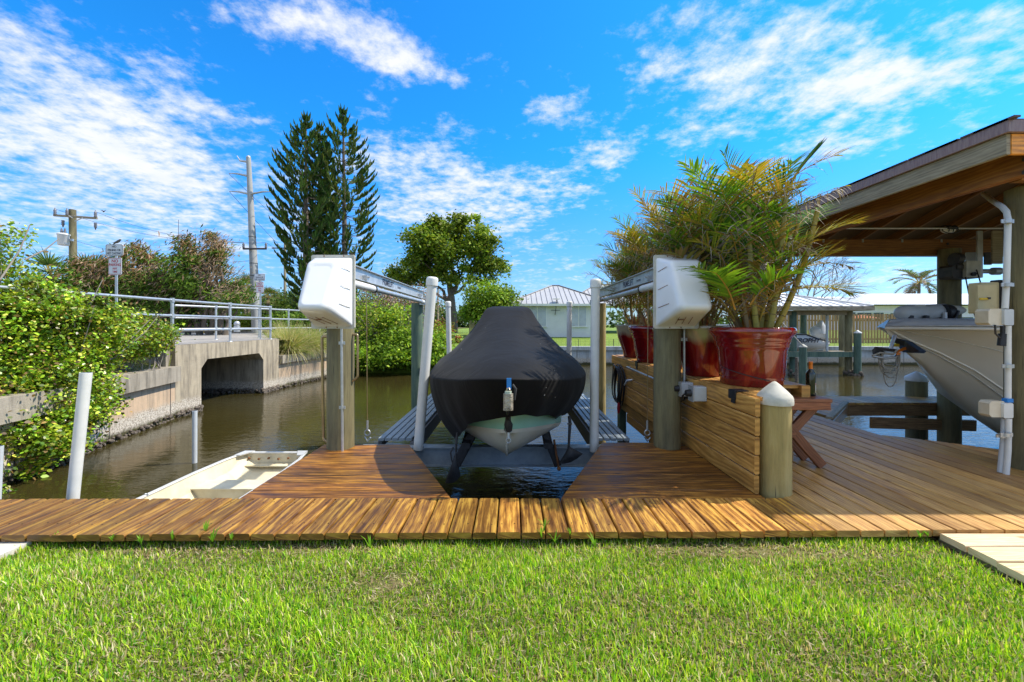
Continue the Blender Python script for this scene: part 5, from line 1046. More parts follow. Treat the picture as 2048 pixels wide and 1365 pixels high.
m = MB(); m.tube([P(1960,543,6.0),P(2012,543,6.0)], .035, 10); m.build('drive_pipe', M_GALV, t)
m = MB(); m.tube([P(1985,543,5.95),P(1999,543,5.95)], .055, 12); m.build('coupler', M_GALV, t)
m = MB(); m.tube([P(1931,555,5.9),P(1940,600,5.7),P(1951,636,5.5)], .008, 5); m.build('cable', M_BLACK, t)
m = MB(); m.tube([P(1953,540,5.9),P(1961,566,5.7),P(1975,620,5.5)], .008, 5); m.build('cable', M_BLACK, t)
# electrical things on the near piling
def bx3(x0,y0,x1,y1,Y,d,mat,nm,par=None,r=.008): return bxp(x0,y0,x1,y1,Y,d,mat,nm,par,r)
YP = 3.45
t = thing('breaker_box', 'beige metal breaker box with a latch beside the near piling', 'electrical box', P(1980,630,3.6))
bx3(1962,565,1998,627,3.56,.10,M_BEIGE,'cabinet',t); bx3(1956,570,1994,630,3.53,.018,M_BEIGE,'door',t); bx3(1996,560,2012,622,3.57,.06,M_DARK,'side_panel',t); m = MB(); m.box(P(1968,598,3.52),(.07,.01,.016)); m.build('latch', M_YELLOW, t); m = MB(); m.box(P(1978,597,3.515),(.02,.012,.018)); m.build('hasp', M_DARK, t)
t = thing('junction_box', 'weathered clear-lidded junction box on the near piling, upper one', 'junction box', P(2000,650,3.4), 'junction boxes on the shelter piling')
bx3(1977,618,2013,651,3.36,.10,M_FIBERD,'lid',t,.02); bx3(2009,619,2028,651,3.34,.12,M_PVCG,'box',t)
m = MB(); m.tube([P(2006,652,3.38),P(2006,668,3.38)], .018, 10); m.tube([P(2006,668,3.38),P(2003,692,3.38)], .028, 10); m.build('cable_gland', M_BLACK, t)
m = MB(); m.tube([P(1990,650,3.35),P(1991,668,3.35),P(1999,676,3.35)], .007, 6); m.build('cord', M_BLACK, t)
t = thing('junction_box', 'weathered clear-lidded junction box on the near piling, lower one', 'junction box', P(2000,836,3.4), 'junction boxes on the shelter piling')
bx3(1979,803,2012,835,3.34,.08,M_FIBERD,'lid',t,.02); bx3(2008,807,2027,837,3.32,.10,M_PVC,'box',t); m = MB(); m.box(P(2015,801,3.35),(.05,.04,.03)); m.build('blue_tape', M_BLUE, t)
conduit('electrical_conduit', [P(1967,388,4.1),P(1985,402,3.8),P(2004,414,3.45),P(2013,424,3.40),P(2016,440,3.38),P(2013,560,3.38),P(2010,618,3.36)], .021, M_PVC, 'white conduit bending down from the shelter roof to the upper box', [P(2015,443,3.35),P(2015,570,3.35)])
conduit('electrical_conduit', [P(2016,652,3.36),P(2016,805,3.36)], .020, M_PVC, 'white conduit between the two junction boxes', [P(2016,733,3.33)])
conduit('electrical_conduit', [P(2017,838,3.33),P(2016,900,3.33),P(2012,950,3.33)], .020, M_PVC, 'right white conduit running from the lower box into the deck', [P(2013,870,3.3)])
conduit('electrical_conduit', [P(2008,838,3.36),P(2006,880,3.36),P(2000,945,3.36)], .018, M_PVCG, 'left grey conduit running from the lower box into the deck', [P(2003,872,3.33)])
# white topped mooring piling behind the finger pier
t = thing('dock_post', 'dark round piling with white cone cap beyond the finger pier', 'post', (6.8,7.1,0)); c = P(1833,800,7.0)
m = MB(); m.lathe([(.145,-2.2),(.142,.0),(.14,.30)], (c.x,c.y,0), 24); m.build('post', M_PILE, t); m = MB(); m.lathe([(.155,0),(.157,.04),(.15,.07),(.0,.17)], (c.x,c.y,.26), 24); m.build('cap', M_WHITEP, t)
# ================================================================== CREAM BOAT
YB = 5.15
boat = thing('cabin_boat', 'cream motor boat hanging in the timber boat shelter, bow towards the planter', 'boat', (7,YB,0))
st_ = [(4.74,1.16,1.18,.0,.0),(4.84,1.03,1.185,.16,.04),(5.0,.88,1.19,.40,.10),(5.22,.70,1.19,.64,.20),(5.5,.42,1.19,.86,.34),(5.9,.04,1.18,1.0,.48),(6.4,-.30,1.17,1.10,.62),(7.2,-.48,1.16,1.16,.78),(8.4,-.50,1.15,1.18,.9),(9.6,-.48,1.14,1.14,.92)]
m = MB(); secs = []
for (x, zk, zs, hs, hc) in st_:
    zc = zk+.55*(zs-zk)*(.35 if x > 5.5 else .5)+.05; half = []
    for k in range(9):
        f = k/8
        if f <= .4: g_ = f/.4; half.append((hc*g_, zk+(zc-zk)*g_**1.1))
        else: g_ = (f-.4)/.6; half.append((hc+(hs-hc)*g_**1.25, zc+(zs-zc)*g_))
    secs.append([(x+.0*h, YB-h, z) for h, z in half[::-1]]+[(x, YB+h, z) for h, z in half[1:]])
nv = len(secs[0]); b = m.add([p for s_ in secs for p in s_])
for i in range(len(secs)-1):
    for j in range(nv-1): m.face((b+i*nv+j, b+i*nv+j+1, b+(i+1)*nv+j+1, b+(i+1)*nv+j), None, True)
m.face([b+(len(secs)-1)*nv+j for j in range(nv)]); h_ = m.build('hull', M_CREAM, boat)
def side(f, out=.006):                        # line along the near side of the hull at height fraction f
    pts = []
    for i, (x, zk, zs, hs, hc) in enumerate(st_):
        s_ = secs[i][:9]; q = (1-f)*8; k = min(int(q), 7); p = Vector(s_[k]).lerp(Vector(s_[k+1]), q-k); pts.append(p+Vector((0,-out,0)))
    return pts
for f, r_, mt, nm in ((.985,.022,M_CREAM,'rub_rail'),(.70,.004,M_SEAT,'chine_line'),(.40,.010,M_CREAM,'spray_rail'),(.34,.006,M_SEAT,'chine_line')): m = MB(); m.tube(side(f), r_, 6); m.build(nm, mt, boat)
m = MB(); pts = side(1.0,.012); m.tube([p+Vector((0,0,.028)) for p in pts], .012, 6); m.build('rub_rail', M_ALU, boat)
m = MB(); cap = []
for (x, zk, zs, hs, hc) in st_: cap.append([(x,YB-hs*1.01,zs+.012),(x+.02,YB-hs*.96,zs+.06),(x+.06,YB-hs*.8,zs+.10),(x+.06,YB,zs+.12),(x+.06,YB+hs*.8,zs+.10),(x,YB+hs,zs+.012)])
cap = [[(4.74,YB,1.20)]*6]+cap; b = m.add([p for s_ in cap for p in s_])
for i in range(len(cap)-1):
    for j in range(5): m.face((b+i*6+j, b+i*6+j+1, b+(i+1)*6+j+1, b+(i+1)*6+j), None, True)
m.build('foredeck', M_CREAMD, boat)
# anchor pocket
m = MB(); q = [P(1790,676,5.02),P(1808,680,4.90),P(1822,684,4.80),P(1851,703,4.58),P(1846,707,4.60),P(1817,706,4.86),P(1806,692,4.95)]
b1 = m.add([p+Vector((0,-.012,0)) for p in q]); m.face(range(b1,b1+7)); b2 = m.add([p+Vector((.0,.07,0)) for p in q])
for k in range(7): m.face((b1+k, b2+k, b2+(k+1)%7, b1+(k+1)%7))
m.build('anchor_pocket', M_BLACK, boat)
m = MB(); m.tube([(7.8,YB-.9,1.3),(7.3,YB-1.0,1.42),(6.2,YB-.9,1.36)], .012, 6); m.build('bow_rail', M_ALU, boat)
m = MB(); m.bbox(7.6,9.3,YB-.8,YB+.8,1.25,1.95); m.build('cabin', M_CREAMD, boat)
t = thing('anchor', 'anchor bundle with dark folded flukes and orange tag under the bow roller', 'anchor', P(1775,707,4.95))
m = MB(); a = P(1749,700,4.95)
m.beam(P(1752,697,4.95), P(1795,702,4.95), .05, .03, .004, up=(0,-.3,1)); m.build('fluke', M_DARK, t)
m = MB(); b = m.add([P(1744,700,4.9),P(1752,694,4.9),P(1776,708,4.95),P(1750,713,4.9),P(1745,708,4.9)]); m.face(range(b,b+5)); b = m.add([P(1745,701,5.1),P(1753,694,5.1),P(1776,708,4.95),P(1750,713,5.1),P(1745,708,5.1)]); m.face(range(b,b+5)[::-1]); m.build('fluke', M_BLACK, t)
m = MB(); m.tube([P(1745,713,4.9),P(1770,717,4.9),P(1790,715,4.92),P(1797,707,4.95)], .016, 8); m.build('stock', M_ALU, t)
m = MB(); m.tube([P(1781,699,4.95),P(1787,680,4.98),P(1790,672,5.0)], .02, 8); m.build('shank', M_ALU, t)
m = MB(); m.box(P(1806,699,4.9),(.16,.01,.03),0,Euler((0,-.35,0)).to_quaternion()); m.box(P(1797,708,4.9),(.05,.01,.03)); m.build('orange_tag', M_ORANGE, t)
m = MB(); m.box(P(1790,691,4.97),(.09,.02,.035)); m.build('yellow_roller', M_YELLOW, t)
t = thing('rope_coil', 'long loops of grey anchor rope hanging from the bow of the cream boat', 'rope', P(1777,768,4.95))
m = MB()
for k in range(9):
    x0 = 1762+random.uniform(-5,6); x1 = 1797+random.uniform(-8,5); yb_ = [745,738,742,750,735,774,730,746,756][k]; pts = []
    for i in range(15): f = i/14; xx = x0+(x1-x0)*(.5-.5*math.cos(PI*f)); yy = 708+(yb_-708)*math.sin(PI*f)**.5; pts.append(P(xx,yy,4.9+.012*k))
    m.tube(pts, .0065, 6)
m.build('loop', M_ROPE, t)
m = MB(); m.tube([P(1745,712,4.88),P(1760,706,4.88),P(1786,709,4.88),P(1795,700,4.88)], .012, 6); m.build('lashing', M_ROPE, t)
t = thing('life_raft', 'white canister raft strapped in a cradle on the cream boat foredeck', 'life raft', P(1850,648,5.3))
m = MB(); a, b_ = P(1797,627,5.3), P(1893,623,5.5); d = (b_-a).normalized(); L_ = (b_-a).length; m.lathe([(0,0),(.05,.005),(.085,.04),(.10,.09),(.103,.15),(.103,L_-.06),(.09,L_-.01),(.0,L_)], a, 22, axis=d); m.build('canister', M_CREAMD, t)
bx3(1829,609,1851,616,5.3,.1,M_SEAT,'top_block',t)
for x_ in (1817,1848): m = MB(); a = P(x_,640,5.30); m.tube([a+Vector((-.02,-.05,.05)),a+Vector((-.035,-.06,-.02)),a+Vector((-.0,-.05,-.08))], .03, 8); m.build('chock', M_BLACK, t)
bx3(1823,632,1845,645,5.35,.1,M_DARK,'cradle',t); bx3(1813,645,1862,650,5.35,.3,M_CREAM,'base_plate',t)
t = thing('outboard_motor', 'small outboard with black tiller and hoses lying on the foredeck of the cream boat', 'outboard', P(1900,650,5.4))
m = MB(); a = P(1885,625,5.4); m.lathe([(.105,0),(.108,.05),(.10,.1)], a, 16, axis=(1,.1,0)); m.build('swivel', M_BLACK, t)
m = MB(); m.sph(P(1907,621,5.5), .12, 16, 8, (1.3,.7,.55)); m.build('cowl', M_SEAT, t)
m = MB(); m.tube([P(1893,640,5.3),P(1902,645,5.3),P(1912,635,5.3),P(1917,622,5.3)], .017, 7); m.tube([P(1880,638,5.3),P(1888,642,5.3),P(1893,640,5.3)], .02, 7); m.build('hose', M_BLACK, t)
m = MB(); m.box(P(1890,632,5.32),(.03,.03,.09)); m.build('tube', M_WHITEP, t)
t = thing('deck_plank', 'white boarding plank raised on the foredeck of the cream boat', 'plank', P(1920,650,5.3))
m = MB(); m.beam(P(1875,648,5.2), P(1970,638,5.0), .3, .03, .01); m.build('plank', M_SKIFFR, t)
for x_ in (1889,1930,1953): m = MB(); a = P(x_,648,5.15); m.tube([a+Vector((0,0,-.05)), a+Vector((0,0,.03))], .010, 6); m.build('foot', M_DARK, t)
# ================================================================== TREES AND SHRUBS
def bush(name, label, cat, blobs, n, size, pal, twigs=0, nclump=90, hexa=False, mat=None, base=None, group=None, asp=.5, sig=.16, dry=0, trunk=None, shell=.75, bare=None, tw=.012, cv=.35, var=.3):
    c0 = Vector(blobs[0][0]); bz = base if base is not None else min(b[0][2]-b[1][2] for b in blobs)
    t = thing(name, label, cat, (c0.x, c0.y, bz), group); pts, idx = clump_pts([((b[0][0],b[0][1],b[0][2]), b[1]) for b in blobs], n, nclump, sig, shell)
    keep = pts[:,2] > bz+.02; pts, idx = pts[keep], idx[keep]; nn = len(pts)
    col = palette(nn, pal, var, idx, cv)
    leaves('foliage', pts, size*rng.uniform(.7,1.25,nn), col, mat or M_LEAF, t, asp, hexa)
    if twigs:
        m = MB()
        for k in range(twigs):
            b = random.choices(blobs, [x[1][0]*x[1][2] for x in blobs])[0]; c = Vector(b[0]); d = Vector((random.gauss(0,1), random.gauss(0,1), abs(random.gauss(0,1))+.1)).normalized(); e = c+Vector((d.x*b[1][0], d.y*b[1][1], d.z*b[1][2]))*random.uniform(.7,1.08)
            s_ = Vector((c.x+random.uniform(-.3,.3)*b[1][0], c.y, bz if random.random() < .5 else c.z-b[1][2]*.5)); limb(m, s_, e, tw*random.uniform(.8,1.6), tw*.25, .14, 5, 5)
        m.build('branches', M_TWIG, t)
    return t
SG = [(.30,.46,.03),(.20,.37,.025),(.42,.52,.04),(.11,.24,.02),(.34,.48,.04),(.52,.52,.06),(.16,.30,.02),(.24,.15,.05)]
# sea grape on the left bank: four shrubs you can tell apart
bush('sea_grape_shrub', 'broad bright green sea grape overhanging the seawall behind the white pole', 'shrub', [blob(30,800,5.9,75,85,.8),blob(100,800,6.3,65,80,.7),blob(40,880,5.7,65,50,.6),blob(160,800,6.8,50,55,.5),blob(110,860,6.1,45,55,.5),blob(200,775,7.3,28,22,.3)], 36000, .058, SG, 30, 360, True, M_LEAFG, -.85, 'sea grapes on the left bank', .62, cv=.85, shell=.74, sig=.13)
bush('sea_grape_shrub', 'tall sea grape with yellowing tips in front of the road railing', 'shrub', [blob(60,670,6.3,90,75,.9),blob(150,660,6.9,75,65,.9),blob(205,655,7.3,38,42,.7),blob(130,622,6.5,90,26,.8),blob(40,620,6.2,60,30,.8),blob(10,720,5.9,60,60,.8),blob(120,720,6.8,80,45,.9),blob(180,712,7.3,44,32,.6),blob(50,775,5.95,60,40,.7),blob(95,590,6.5,40,28,.5)], 36000, .058, SG, 40, 360, True, M_LEAFG, .0, 'sea grapes on the left bank', .62, cv=.85, shell=.74, sig=.13)
bush('sea_grape_shrub', 'sea grape with pale arching branches reaching the bridge corner', 'shrub', [blob(250,640,8.4,34,28,.6),blob(290,675,8.5,40,34,.6),blob(240,700,8.2,38,24,.5),blob(318,668,8.9,22,22,.3),blob(300,700,8.7,22,14,.3)], 7500, .058, SG, 34, 90, True, M_LEAFG, .2, 'sea grapes on the left bank', .62, cv=.6)
bush('sea_grape_shrub', 'high sea grape sprig cut by the left frame edge', 'shrub', [blob(0,510,6.4,48,50,.4),blob(18,560,6.4,38,24,.4),blob(-30,600,6.4,60,60,.6),blob(40,600,6.6,40,18,.4)], 4200, .058, SG, 18, 60, True, M_LEAFG, .3, 'sea grapes on the left bank', .62)
t = thing('bare_branches', 'pale leafless branches arching out of the sea grapes', 'branches', P(100,760,7.5))
for pts in ([(95,790),(150,700),(165,650),(190,590),(205,560)],[(155,745),(230,715),(290,665),(318,630)],[(170,742),(250,690),(300,640)],[(20,690),(80,660),(140,640)],[(120,720),(150,670),(180,640)],[(0,560),(40,500),(60,450)],[(50,520),(90,500),(118,478)]):
    m = MB(); pp = [P(x,y,6.3+.006*(x-60)) for i,(x,y) in enumerate(pts)]; m.tube(pp, [.013*(1-.75*i/len(pp)) for i in range(len(pp))], 6); m.build('branch', M_TWIG, t)
bush('fallen_mangrove', 'dark fallen mangrove limbs with small leaves at the foot of the left seawall', 'shrub', [blob(40,930,5.7,60,24,.3),blob(30,985,5.2,28,12,.2)], 480, .07, SG, 16, 30, True, M_LEAFG, -1.0, None, .6, tw=.02)
# mangrove bank across the canal
MG = [(.22,.36,.025),(.14,.26,.02),(.32,.44,.035),(.10,.20,.018)]
bush('mangrove_bush', 'bright mangrove thicket hanging over the water on the far bank', 'bush', [blob(740,715,17.8,45,28,1.0),blob(800,712,17.9,50,28,1.0),blob(865,712,18.2,40,28,1.0),blob(830,690,18.8,70,30,1.2)], 13000, .17, MG, 30, 130, False, None, -.75, 'bushes on the far bank', .55, cv=.5)
bush('mangrove_bush', 'taller loose bush with dark stems behind the mangrove thicket', 'bush', [blob(740,650,19.5,45,45,1.2),blob(800,655,19.8,50,42,1.2),blob(860,680,19.8,35,25,1.0)], 8000, .16, MG+[(.40,.42,.05)], 60, 100, False, None, -.2, 'bushes on the far bank', .5, tw=.03, cv=.5)
bush('flowering_shrub', 'purple-grey twiggy shrub behind the left lift beam', 'shrub', [blob(760,600,22,50,30,1.4),blob(850,605,23,40,28,1.4),blob(800,615,22,40,26,1.2)], 6000, .13, [(.34,.20,.22),(.28,.22,.14),(.20,.22,.06),(.42,.30,.28)], 60, 90, False, None, .1, 'bushes on the far bank', .5, tw=.02)
bush('flowering_shrub', 'low shrub with yellow and maroon leaves by the far lawn edge', 'shrub', [blob(880,665,22,26,22,.8),blob(905,680,22,22,8,.6)], 1800, .14, [(.45,.38,.05),(.30,.05,.06),(.28,.34,.06),(.22,.30,.04)], 10, 30, False, None, .05, 'bushes on the far bank', .5)
for k,(px_,py_,Y,rx_,ry_,lab) in enumerate([(720,620,24,60,40,'dark green bush behind the left lift piling'),(600,650,20,60,22,'dark low shrub behind the dry grass clumps')]):
    bush('bush', lab, 'bush', [blob(px_,py_,Y,rx_,ry_,1.5)], 4000, .17, [(.07,.15,.02),(.12,.20,.03),(.18,.26,.03)], 20, 60, False, None, None, 'bushes on the far bank', .5)
# big shade tree
def tree(name, label, trunkpts, r0, limbs, blobs, n, size, pal, group=None, nclump=160, base=None):
    b0 = trunkpts[0]; t = thing(name, label, 'tree', b0, group); m = MB(); tp = [Vector(p) for p in trunkpts]; m.tube(tp, [r0*(1-.4*i/len(tp)) for i in range(len(tp))], 10)
    for (i, e, r) in limbs: limb(m, tp[i], e, r, r*.25, .10, 6, 7)
    for k in range(26):
        b = random.choice(blobs); c = Vector(b[0]); d = Vector((random.gauss(0,1),random.gauss(0,1),random.gauss(0,.7))).normalized(); s_ = tp[-1].lerp(c, .5); limb(m, s_, c+Vector((d.x*b[1][0],d.y*b[1][1],d.z*b[1][2]))*.8, r0*.18, r0*.04, .12, 5, 5)
    m.build('trunk', M_BARK, t)
    pts, idx = clump_pts([((b[0][0],b[0][1],b[0][2]), b[1]) for b in blobs], n, nclump, .15, .82); nn = len(pts); leaves('crown', pts, size*rng.uniform(.7,1.3,nn), palette(nn, pal, .3, idx, .55), M_LEAF, t, .6); return t
Y = 33
tree('shade_tree', 'big rounded green shade tree with forked trunk on the far lawn', [P(906,668,Y),P(905,640,Y),P(903,612,Y),P(902,592,Y)], .42,
     [(2,P(870,560,Y),.20),(3,P(925,545,Y),.24),(3,P(885,530,Y),.22),(2,P(855,575,Y),.15),(3,P(950,560,Y-1),.16),(3,P(905,500,Y+1),.18)],
     [blob(900,488,Y,60,36,3),blob(850,492,Y-.5,40,30,2),blob(862,520,Y-1,45,24,2),blob(955,485,Y,36,28,2),blob(968,515,Y,36,26,2),blob(905,456,Y,42,22,2),blob(935,448,Y,26,16,1.5),blob(870,462,Y,30,20,1.5),blob(985,490,Y,20,20,1.2),blob(835,520,Y,26,16,1.2),blob(830,545,Y+1,45,26,2),blob(975,545,Y,38,26,1.6),blob(900,545,Y-1.5,55,20,1.6),blob(800,555,Y+2,28,20,1.4)], 24000, .27, [(.20,.30,.03),(.14,.24,.022),(.28,.36,.04),(.34,.38,.05),(.10,.18,.02)])
Y = 27
tree('round_tree', 'dense lighter green tree between the shade tree and the pale house', [P(960,672,Y),P(962,640,Y)], .18, [(1,P(950,600,Y),.1),(1,P(990,600,Y),.1)], [blob(970,600,Y,42,36,1.6),blob(940,620,Y,26,24,1.1),blob(1005,605,Y+1,30,28,1.2),blob(985,630,Y-.5,36,22,1)], 10000, .20, [(.16,.28,.02),(.22,.34,.03),(.10,.20,.018),(.28,.36,.05)], nclump=90)
# ---- norfolk pines
def norfolk(label, px_, ptop, pbase, Y, spread, n_wh, seed, lean=0):
    random.seed(seed); b = P(px_, pbase, Y); tp = P(px_+lean, ptop, Y); H = (tp-b).length; t = thing('norfolk_pine', label, 'tree', b, 'norfolk pines beyond the road'); m = MB()
    m.tube([b.lerp(tp, k/8) for k in range(9)], [.24*(1-.85*k/8) for k in range(9)], 9); la = [] ; V=[]; 
    for w in range(n_wh):
        f = (w+.5)/n_wh; f = .06+.94*f; z = b.lerp(tp, f); nb = 7; L_ = spread*(.42+.58*math.sin(PI*min(1,(1-f)*1.1+.08))**.7)*(1-f**5*.88)*(1 if f < .93 else .55); rise = -.15+.55*f
        for q in range(nb):
            a = 2*PI*(q+random.random()*.5)/nb+w*1.1; l = L_*random.uniform(.8,1.12); 
            if f > .93: rise = 1.1
            pts = []
            for i in range(7): u = i/6; pts.append(z+Vector((math.cos(a)*l*u, math.sin(a)*l*u, l*(rise*u*.5-.10*math.sin(PI*u)+.30*u**3))))
            m.tube(pts, [.035*(1-.7*i/6)*(1-.5*f) for i in range(7)], 4, caps=False)
            nn = max(8,int(15*l/spread))
            for i in range(nn):
                u = .50+.50*i/nn+random.uniform(-.02,.02); k_ = min(int(u*6),5); p = pts[k_].lerp(pts[k_+1], u*6-k_); d = (pts[k_+1]-pts[k_]).normalized(); sd = Vector((-math.sin(a), math.cos(a), 0))
                for s_ in (-1,1): la.append((p, (d*.75+sd*s_*random.uniform(.35,1.0)+Vector((0,0,random.uniform(.35,.95)))).normalized(), .50*(1.15-u*.35)*random.uniform(.7,1.1)*(.55+.45*l/spread)))
            la.append((pts[-1], (d+Vector((0,0,.6))).normalized(), .45))
    m.build('trunk', M_BARK, t); n = len(la); P0 = np.array([tuple(x[0]) for x in la]); D = np.array([tuple(x[1]) for x in la]); L_ = np.array([x[2] for x in la])[:,None]
    r_ = rng.normal(size=(n,3)); s1 = np.cross(D, r_); s1 /= np.linalg.norm(s1,axis=1)[:,None]; s2 = np.cross(D, s1); Vv = []; w = .052
    for sx in (s1, s2):
        q = np.empty((n,4,3)); q[:,0] = P0-sx*w*.6; q[:,1] = P0+D*L_*.6-sx*w-np.array([0,0,.03]); q[:,2] = P0+D*L_+np.array([0,0,.10])*L_; q[:,3] = P0+D*L_*.5+sx*w; Vv.append(q)
    Vv = np.concatenate(Vv).reshape(-1,3).astype(np.float32); N_ = 2*n; col = palette(N_, [(.045,.11,.028),(.07,.15,.034),(.11,.19,.045),(.16,.19,.05)], .3)
    mkobj('needles', Vv, np.full(N_,4), np.arange(N_*4), np.repeat(col,4,axis=0).astype(np.float32), None, None, None, M_LEAF, t)
norfolk('left norfolk pine with dense dark upswept branches', 612, 236, 668, 24, 1.85, 27, 11, 0)
norfolk('slender short norfolk pine growing between the two tall ones', 644, 252, 668, 25.5, 1.2, 20, 12, -4)
norfolk('right and tallest norfolk pine with see-through middle branches', 692, 222, 668, 25, 2.1, 23, 13, -6)
random.seed(21)
# ---- wind-burnt juniper mass, cut into the trees one can tell apart
def wispy(label, blobs, n, tw, seed):
    random.seed(seed); c0 = blobs[0][0]; bz = .72; t = thing('windblown_tree', label, 'tree', (c0[0], c0[1], bz), 'brown tipped trees behind the railing'); m = MB(); tips = []
    for k in range(tw):
        b = random.choices(blobs, [x[1][0]*x[1][2] for x in blobs])[0]; c = Vector(b[0]); a = random.uniform(-.2, 1.0); d = Vector((a+random.gauss(0,.4), random.gauss(0,.6), abs(random.gauss(0,.6))+.15)).normalized()
        e = c+Vector((d.x*b[1][0], d.y*b[1][1], d.z*b[1][2]))*random.uniform(.75,1.12); s_ = c+Vector((random.uniform(-.5,.1)*b[1][0],random.uniform(-.4,.4)*b[1][1],-random.uniform(.3,.9)*b[1][2])); s_.z = max(s_.z, bz); pts = limb(m, s_, e, .045, .008, .10, 5, 4); tips += pts[2:]
    for k in range(7): b = blobs[k % len(blobs)]; limb(m, (b[0][0], b[0][1], bz), b[0], .13, .04, .15, 5, 6)
    m.build('trunk', M_BARK, t)
    pts, idx = clump_pts([((b[0][0],b[0][1],b[0][2]), b[1]) for b in blobs], n, 46, .13, .8); nn = len(pts); dr = np.tile(np.array([[.55,.1,.75]]), (nn,1))
    hz = (pts[:,2]-pts[:,2].min())/(np.ptp(pts[:,2])+1e-6); g = palette(nn, [(.09,.17,.022),(.13,.22,.03),(.06,.12,.018)], .3, idx, .4); br = palette(nn, [(.36,.22,.13),(.42,.29,.19),(.28,.17,.10)], .3)
    isb = rng.random(nn) < np.clip(hz*.8-.25,.03,.45); g[isb] = br[isb]
    leaves('crown', pts, .26*rng.uniform(.6,1.3,nn), g, M_LEAF, t, .22, dirs=dr, up=.1)
    tp = np.array([tuple(x) for x in tips]); tp = np.repeat(tp, 10, axis=0)+rng.normal(size=(len(tp)*10,3))*.17; nb = len(tp); leaves('brown_twigs', tp, .24*rng.uniform(.5,1.3,nb), palette(nb, [(.46,.32,.23),(.38,.24,.15),(.55,.42,.32)], .3), M_LEAF, t, .12, dirs=np.tile(np.array([[.7,.1,.7]]),(nb,1)), up=.1)
wispy('brown-tipped windblown tree with branches streaming right, nearest the tall pole', [blob(420,560,19,50,60,1.8),blob(400,520,19,38,45,1.5),blob(450,600,18.5,38,36,1.5),blob(375,590,19,50,40,1.6),blob(440,500,19.2,26,30,1.2)], 8500, 110, 31)
wispy('brown-topped windblown tree right behind the near road signs', [blob(275,560,18.5,48,55,1.8),blob(320,585,18.5,45,45,1.6),blob(285,515,18.7,26,28,1.2),blob(345,610,18.5,45,40,1.6),blob(225,560,18.8,25,40,1.2)], 8500, 100, 32)
wispy('reddish windblown scrub at the foot of the left utility pole', [blob(195,580,17.5,40,50,1.4),blob(180,540,17.8,26,22,1.0)], 5000, 40, 33)
random.seed(41)
# ---- fan palms
def fanpalm(label, px_, py_, Y, r, n, pal, trunkpx=None, name='fan_palm', group='fan palms beyond the road', tr=.13):
    c = P(px_, py_, Y); zb = .72 if px_ < 700 else fground(c.x, Y); t = thing(name, label, 'palm', (c.x,c.y,zb), group); m = MB(); m.tube([(c.x,c.y,zb),c], [tr*1.15,tr], 8); m.build('trunk', M_BARK, t); la = LeafAcc(); sm_ = MB()
    for k in range(n):
        a = 2*PI*k/n*2.4; el = random.uniform(-.7,1.3); d = Vector((math.cos(a)*math.cos(el), math.sin(a)*math.cos(el), math.sin(el))); p = c+d*r*.45; sm_.tube([c,p], .02, 4, caps=False); sd = d.cross(Vector((0,0,1))).normalized(); up = sd.cross(d)
        for q in range(15): b = -1.25+2.5*q/14; ld = (d*math.cos(b)+sd*math.sin(b)).normalized(); la.strip(p, ld, up.cross(ld).normalized(), up, r*.58*random.uniform(.85,1.1), .055, random.choice(pal), .12+random.uniform(0,.2))
    sm_.build('leaf_stem', M_CANE, t); la.build('frond', M_LEAF, t)
FG = [(.06,.13,.02),(.10,.18,.03),(.14,.20,.05)]; FB = [(.24,.18,.10),(.12,.16,.04),(.30,.24,.14)]
fanpalm('fan palm with broad dark leaves left of the utility pole', 105, 560, 17, 1.35, 34, FG)
fanpalm('fan palm low at the far left behind the sea grapes', 70, 590, 16.5, 1.1, 30, FG)
fanpalm('fan palm just right of the utility pole', 180, 555, 19.5, 1.3, 32, FG)
fanpalm('small far sabal palm left of the tall grey pole', 475, 590, 34, 1.2, 28, FB)
fanpalm('small far sabal palm just behind the tall grey pole', 497, 578, 36, 1.6, 30, FG+FB)
fanpalm('small far sabal palm right of the tall grey pole', 536, 596, 38, 1.3, 28, FG+FB)
# ---- hedges and low trees beyond the road
for k,(x0,x1,yt,Y,lab) in enumerate([(235,350,622,25.5,'clipped hedge behind the road, left stretch'),(355,470,618,25.5,'clipped hedge behind the road, middle stretch'),(560,700,625,26,'hedge behind the road left of the lift piling')]):
    bs = [blob(x0+(x1-x0)*(q+.5)/4,645,Y,(x1-x0)/7,24,1.1) for q in range(4)]; bush('hedge', lab, 'hedge', bs, 5200, .17, [(.07,.14,.02),(.10,.19,.025),(.15,.24,.03)], 0, 70, False, None, .8, 'hedges beyond the road', .6, cv=.4)
bush('yellow_green_bush', 'yellow-green rounded bush behind the railing next to the sign', 'bush', [blob(497,648,25,16,22,.8)], 2200, .15, [(.32,.36,.04),(.22,.30,.03)], 0, 30, False, None, .8)
for k,(px_,py_,Y,rx_,ry_,lab) in enumerate([(300,600,48,90,30,'far green tree mass behind the windblown trees'),(560,612,44,55,26,'far rounded tree right of the tall pole'),(430,615,46,60,22,'far green tree behind the hedge'),(100,610,40,100,30,'far green tree at the left edge')]):
    bush('far_tree', lab, 'tree', [blob(px_-rx_*.4,py_+6,Y,rx_*.5,ry_*.8,3),blob(px_+rx_*.3,py_,Y+2,rx_*.6,ry_,3)], 5200, .36, [(.07,.13,.02),(.10,.17,.03),(.15,.21,.04)], 0, 70, False, None, .6, 'far trees')
pts = []
for (xa,xb,Y,h) in ((-90,-22,62,3.2),(-20,9,75,3.6),(5,70,80,2.6),(-60,-10,90,5)):
    n_ = 2600; x = rng.uniform(xa,xb,n_); z = rng.random(n_)*(h+.8*np.sin(x*.7)+.5*np.sin(x*2.1))+.6; pts.append(np.stack([x, Y+rng.normal(size=n_)*1.5, z],1))
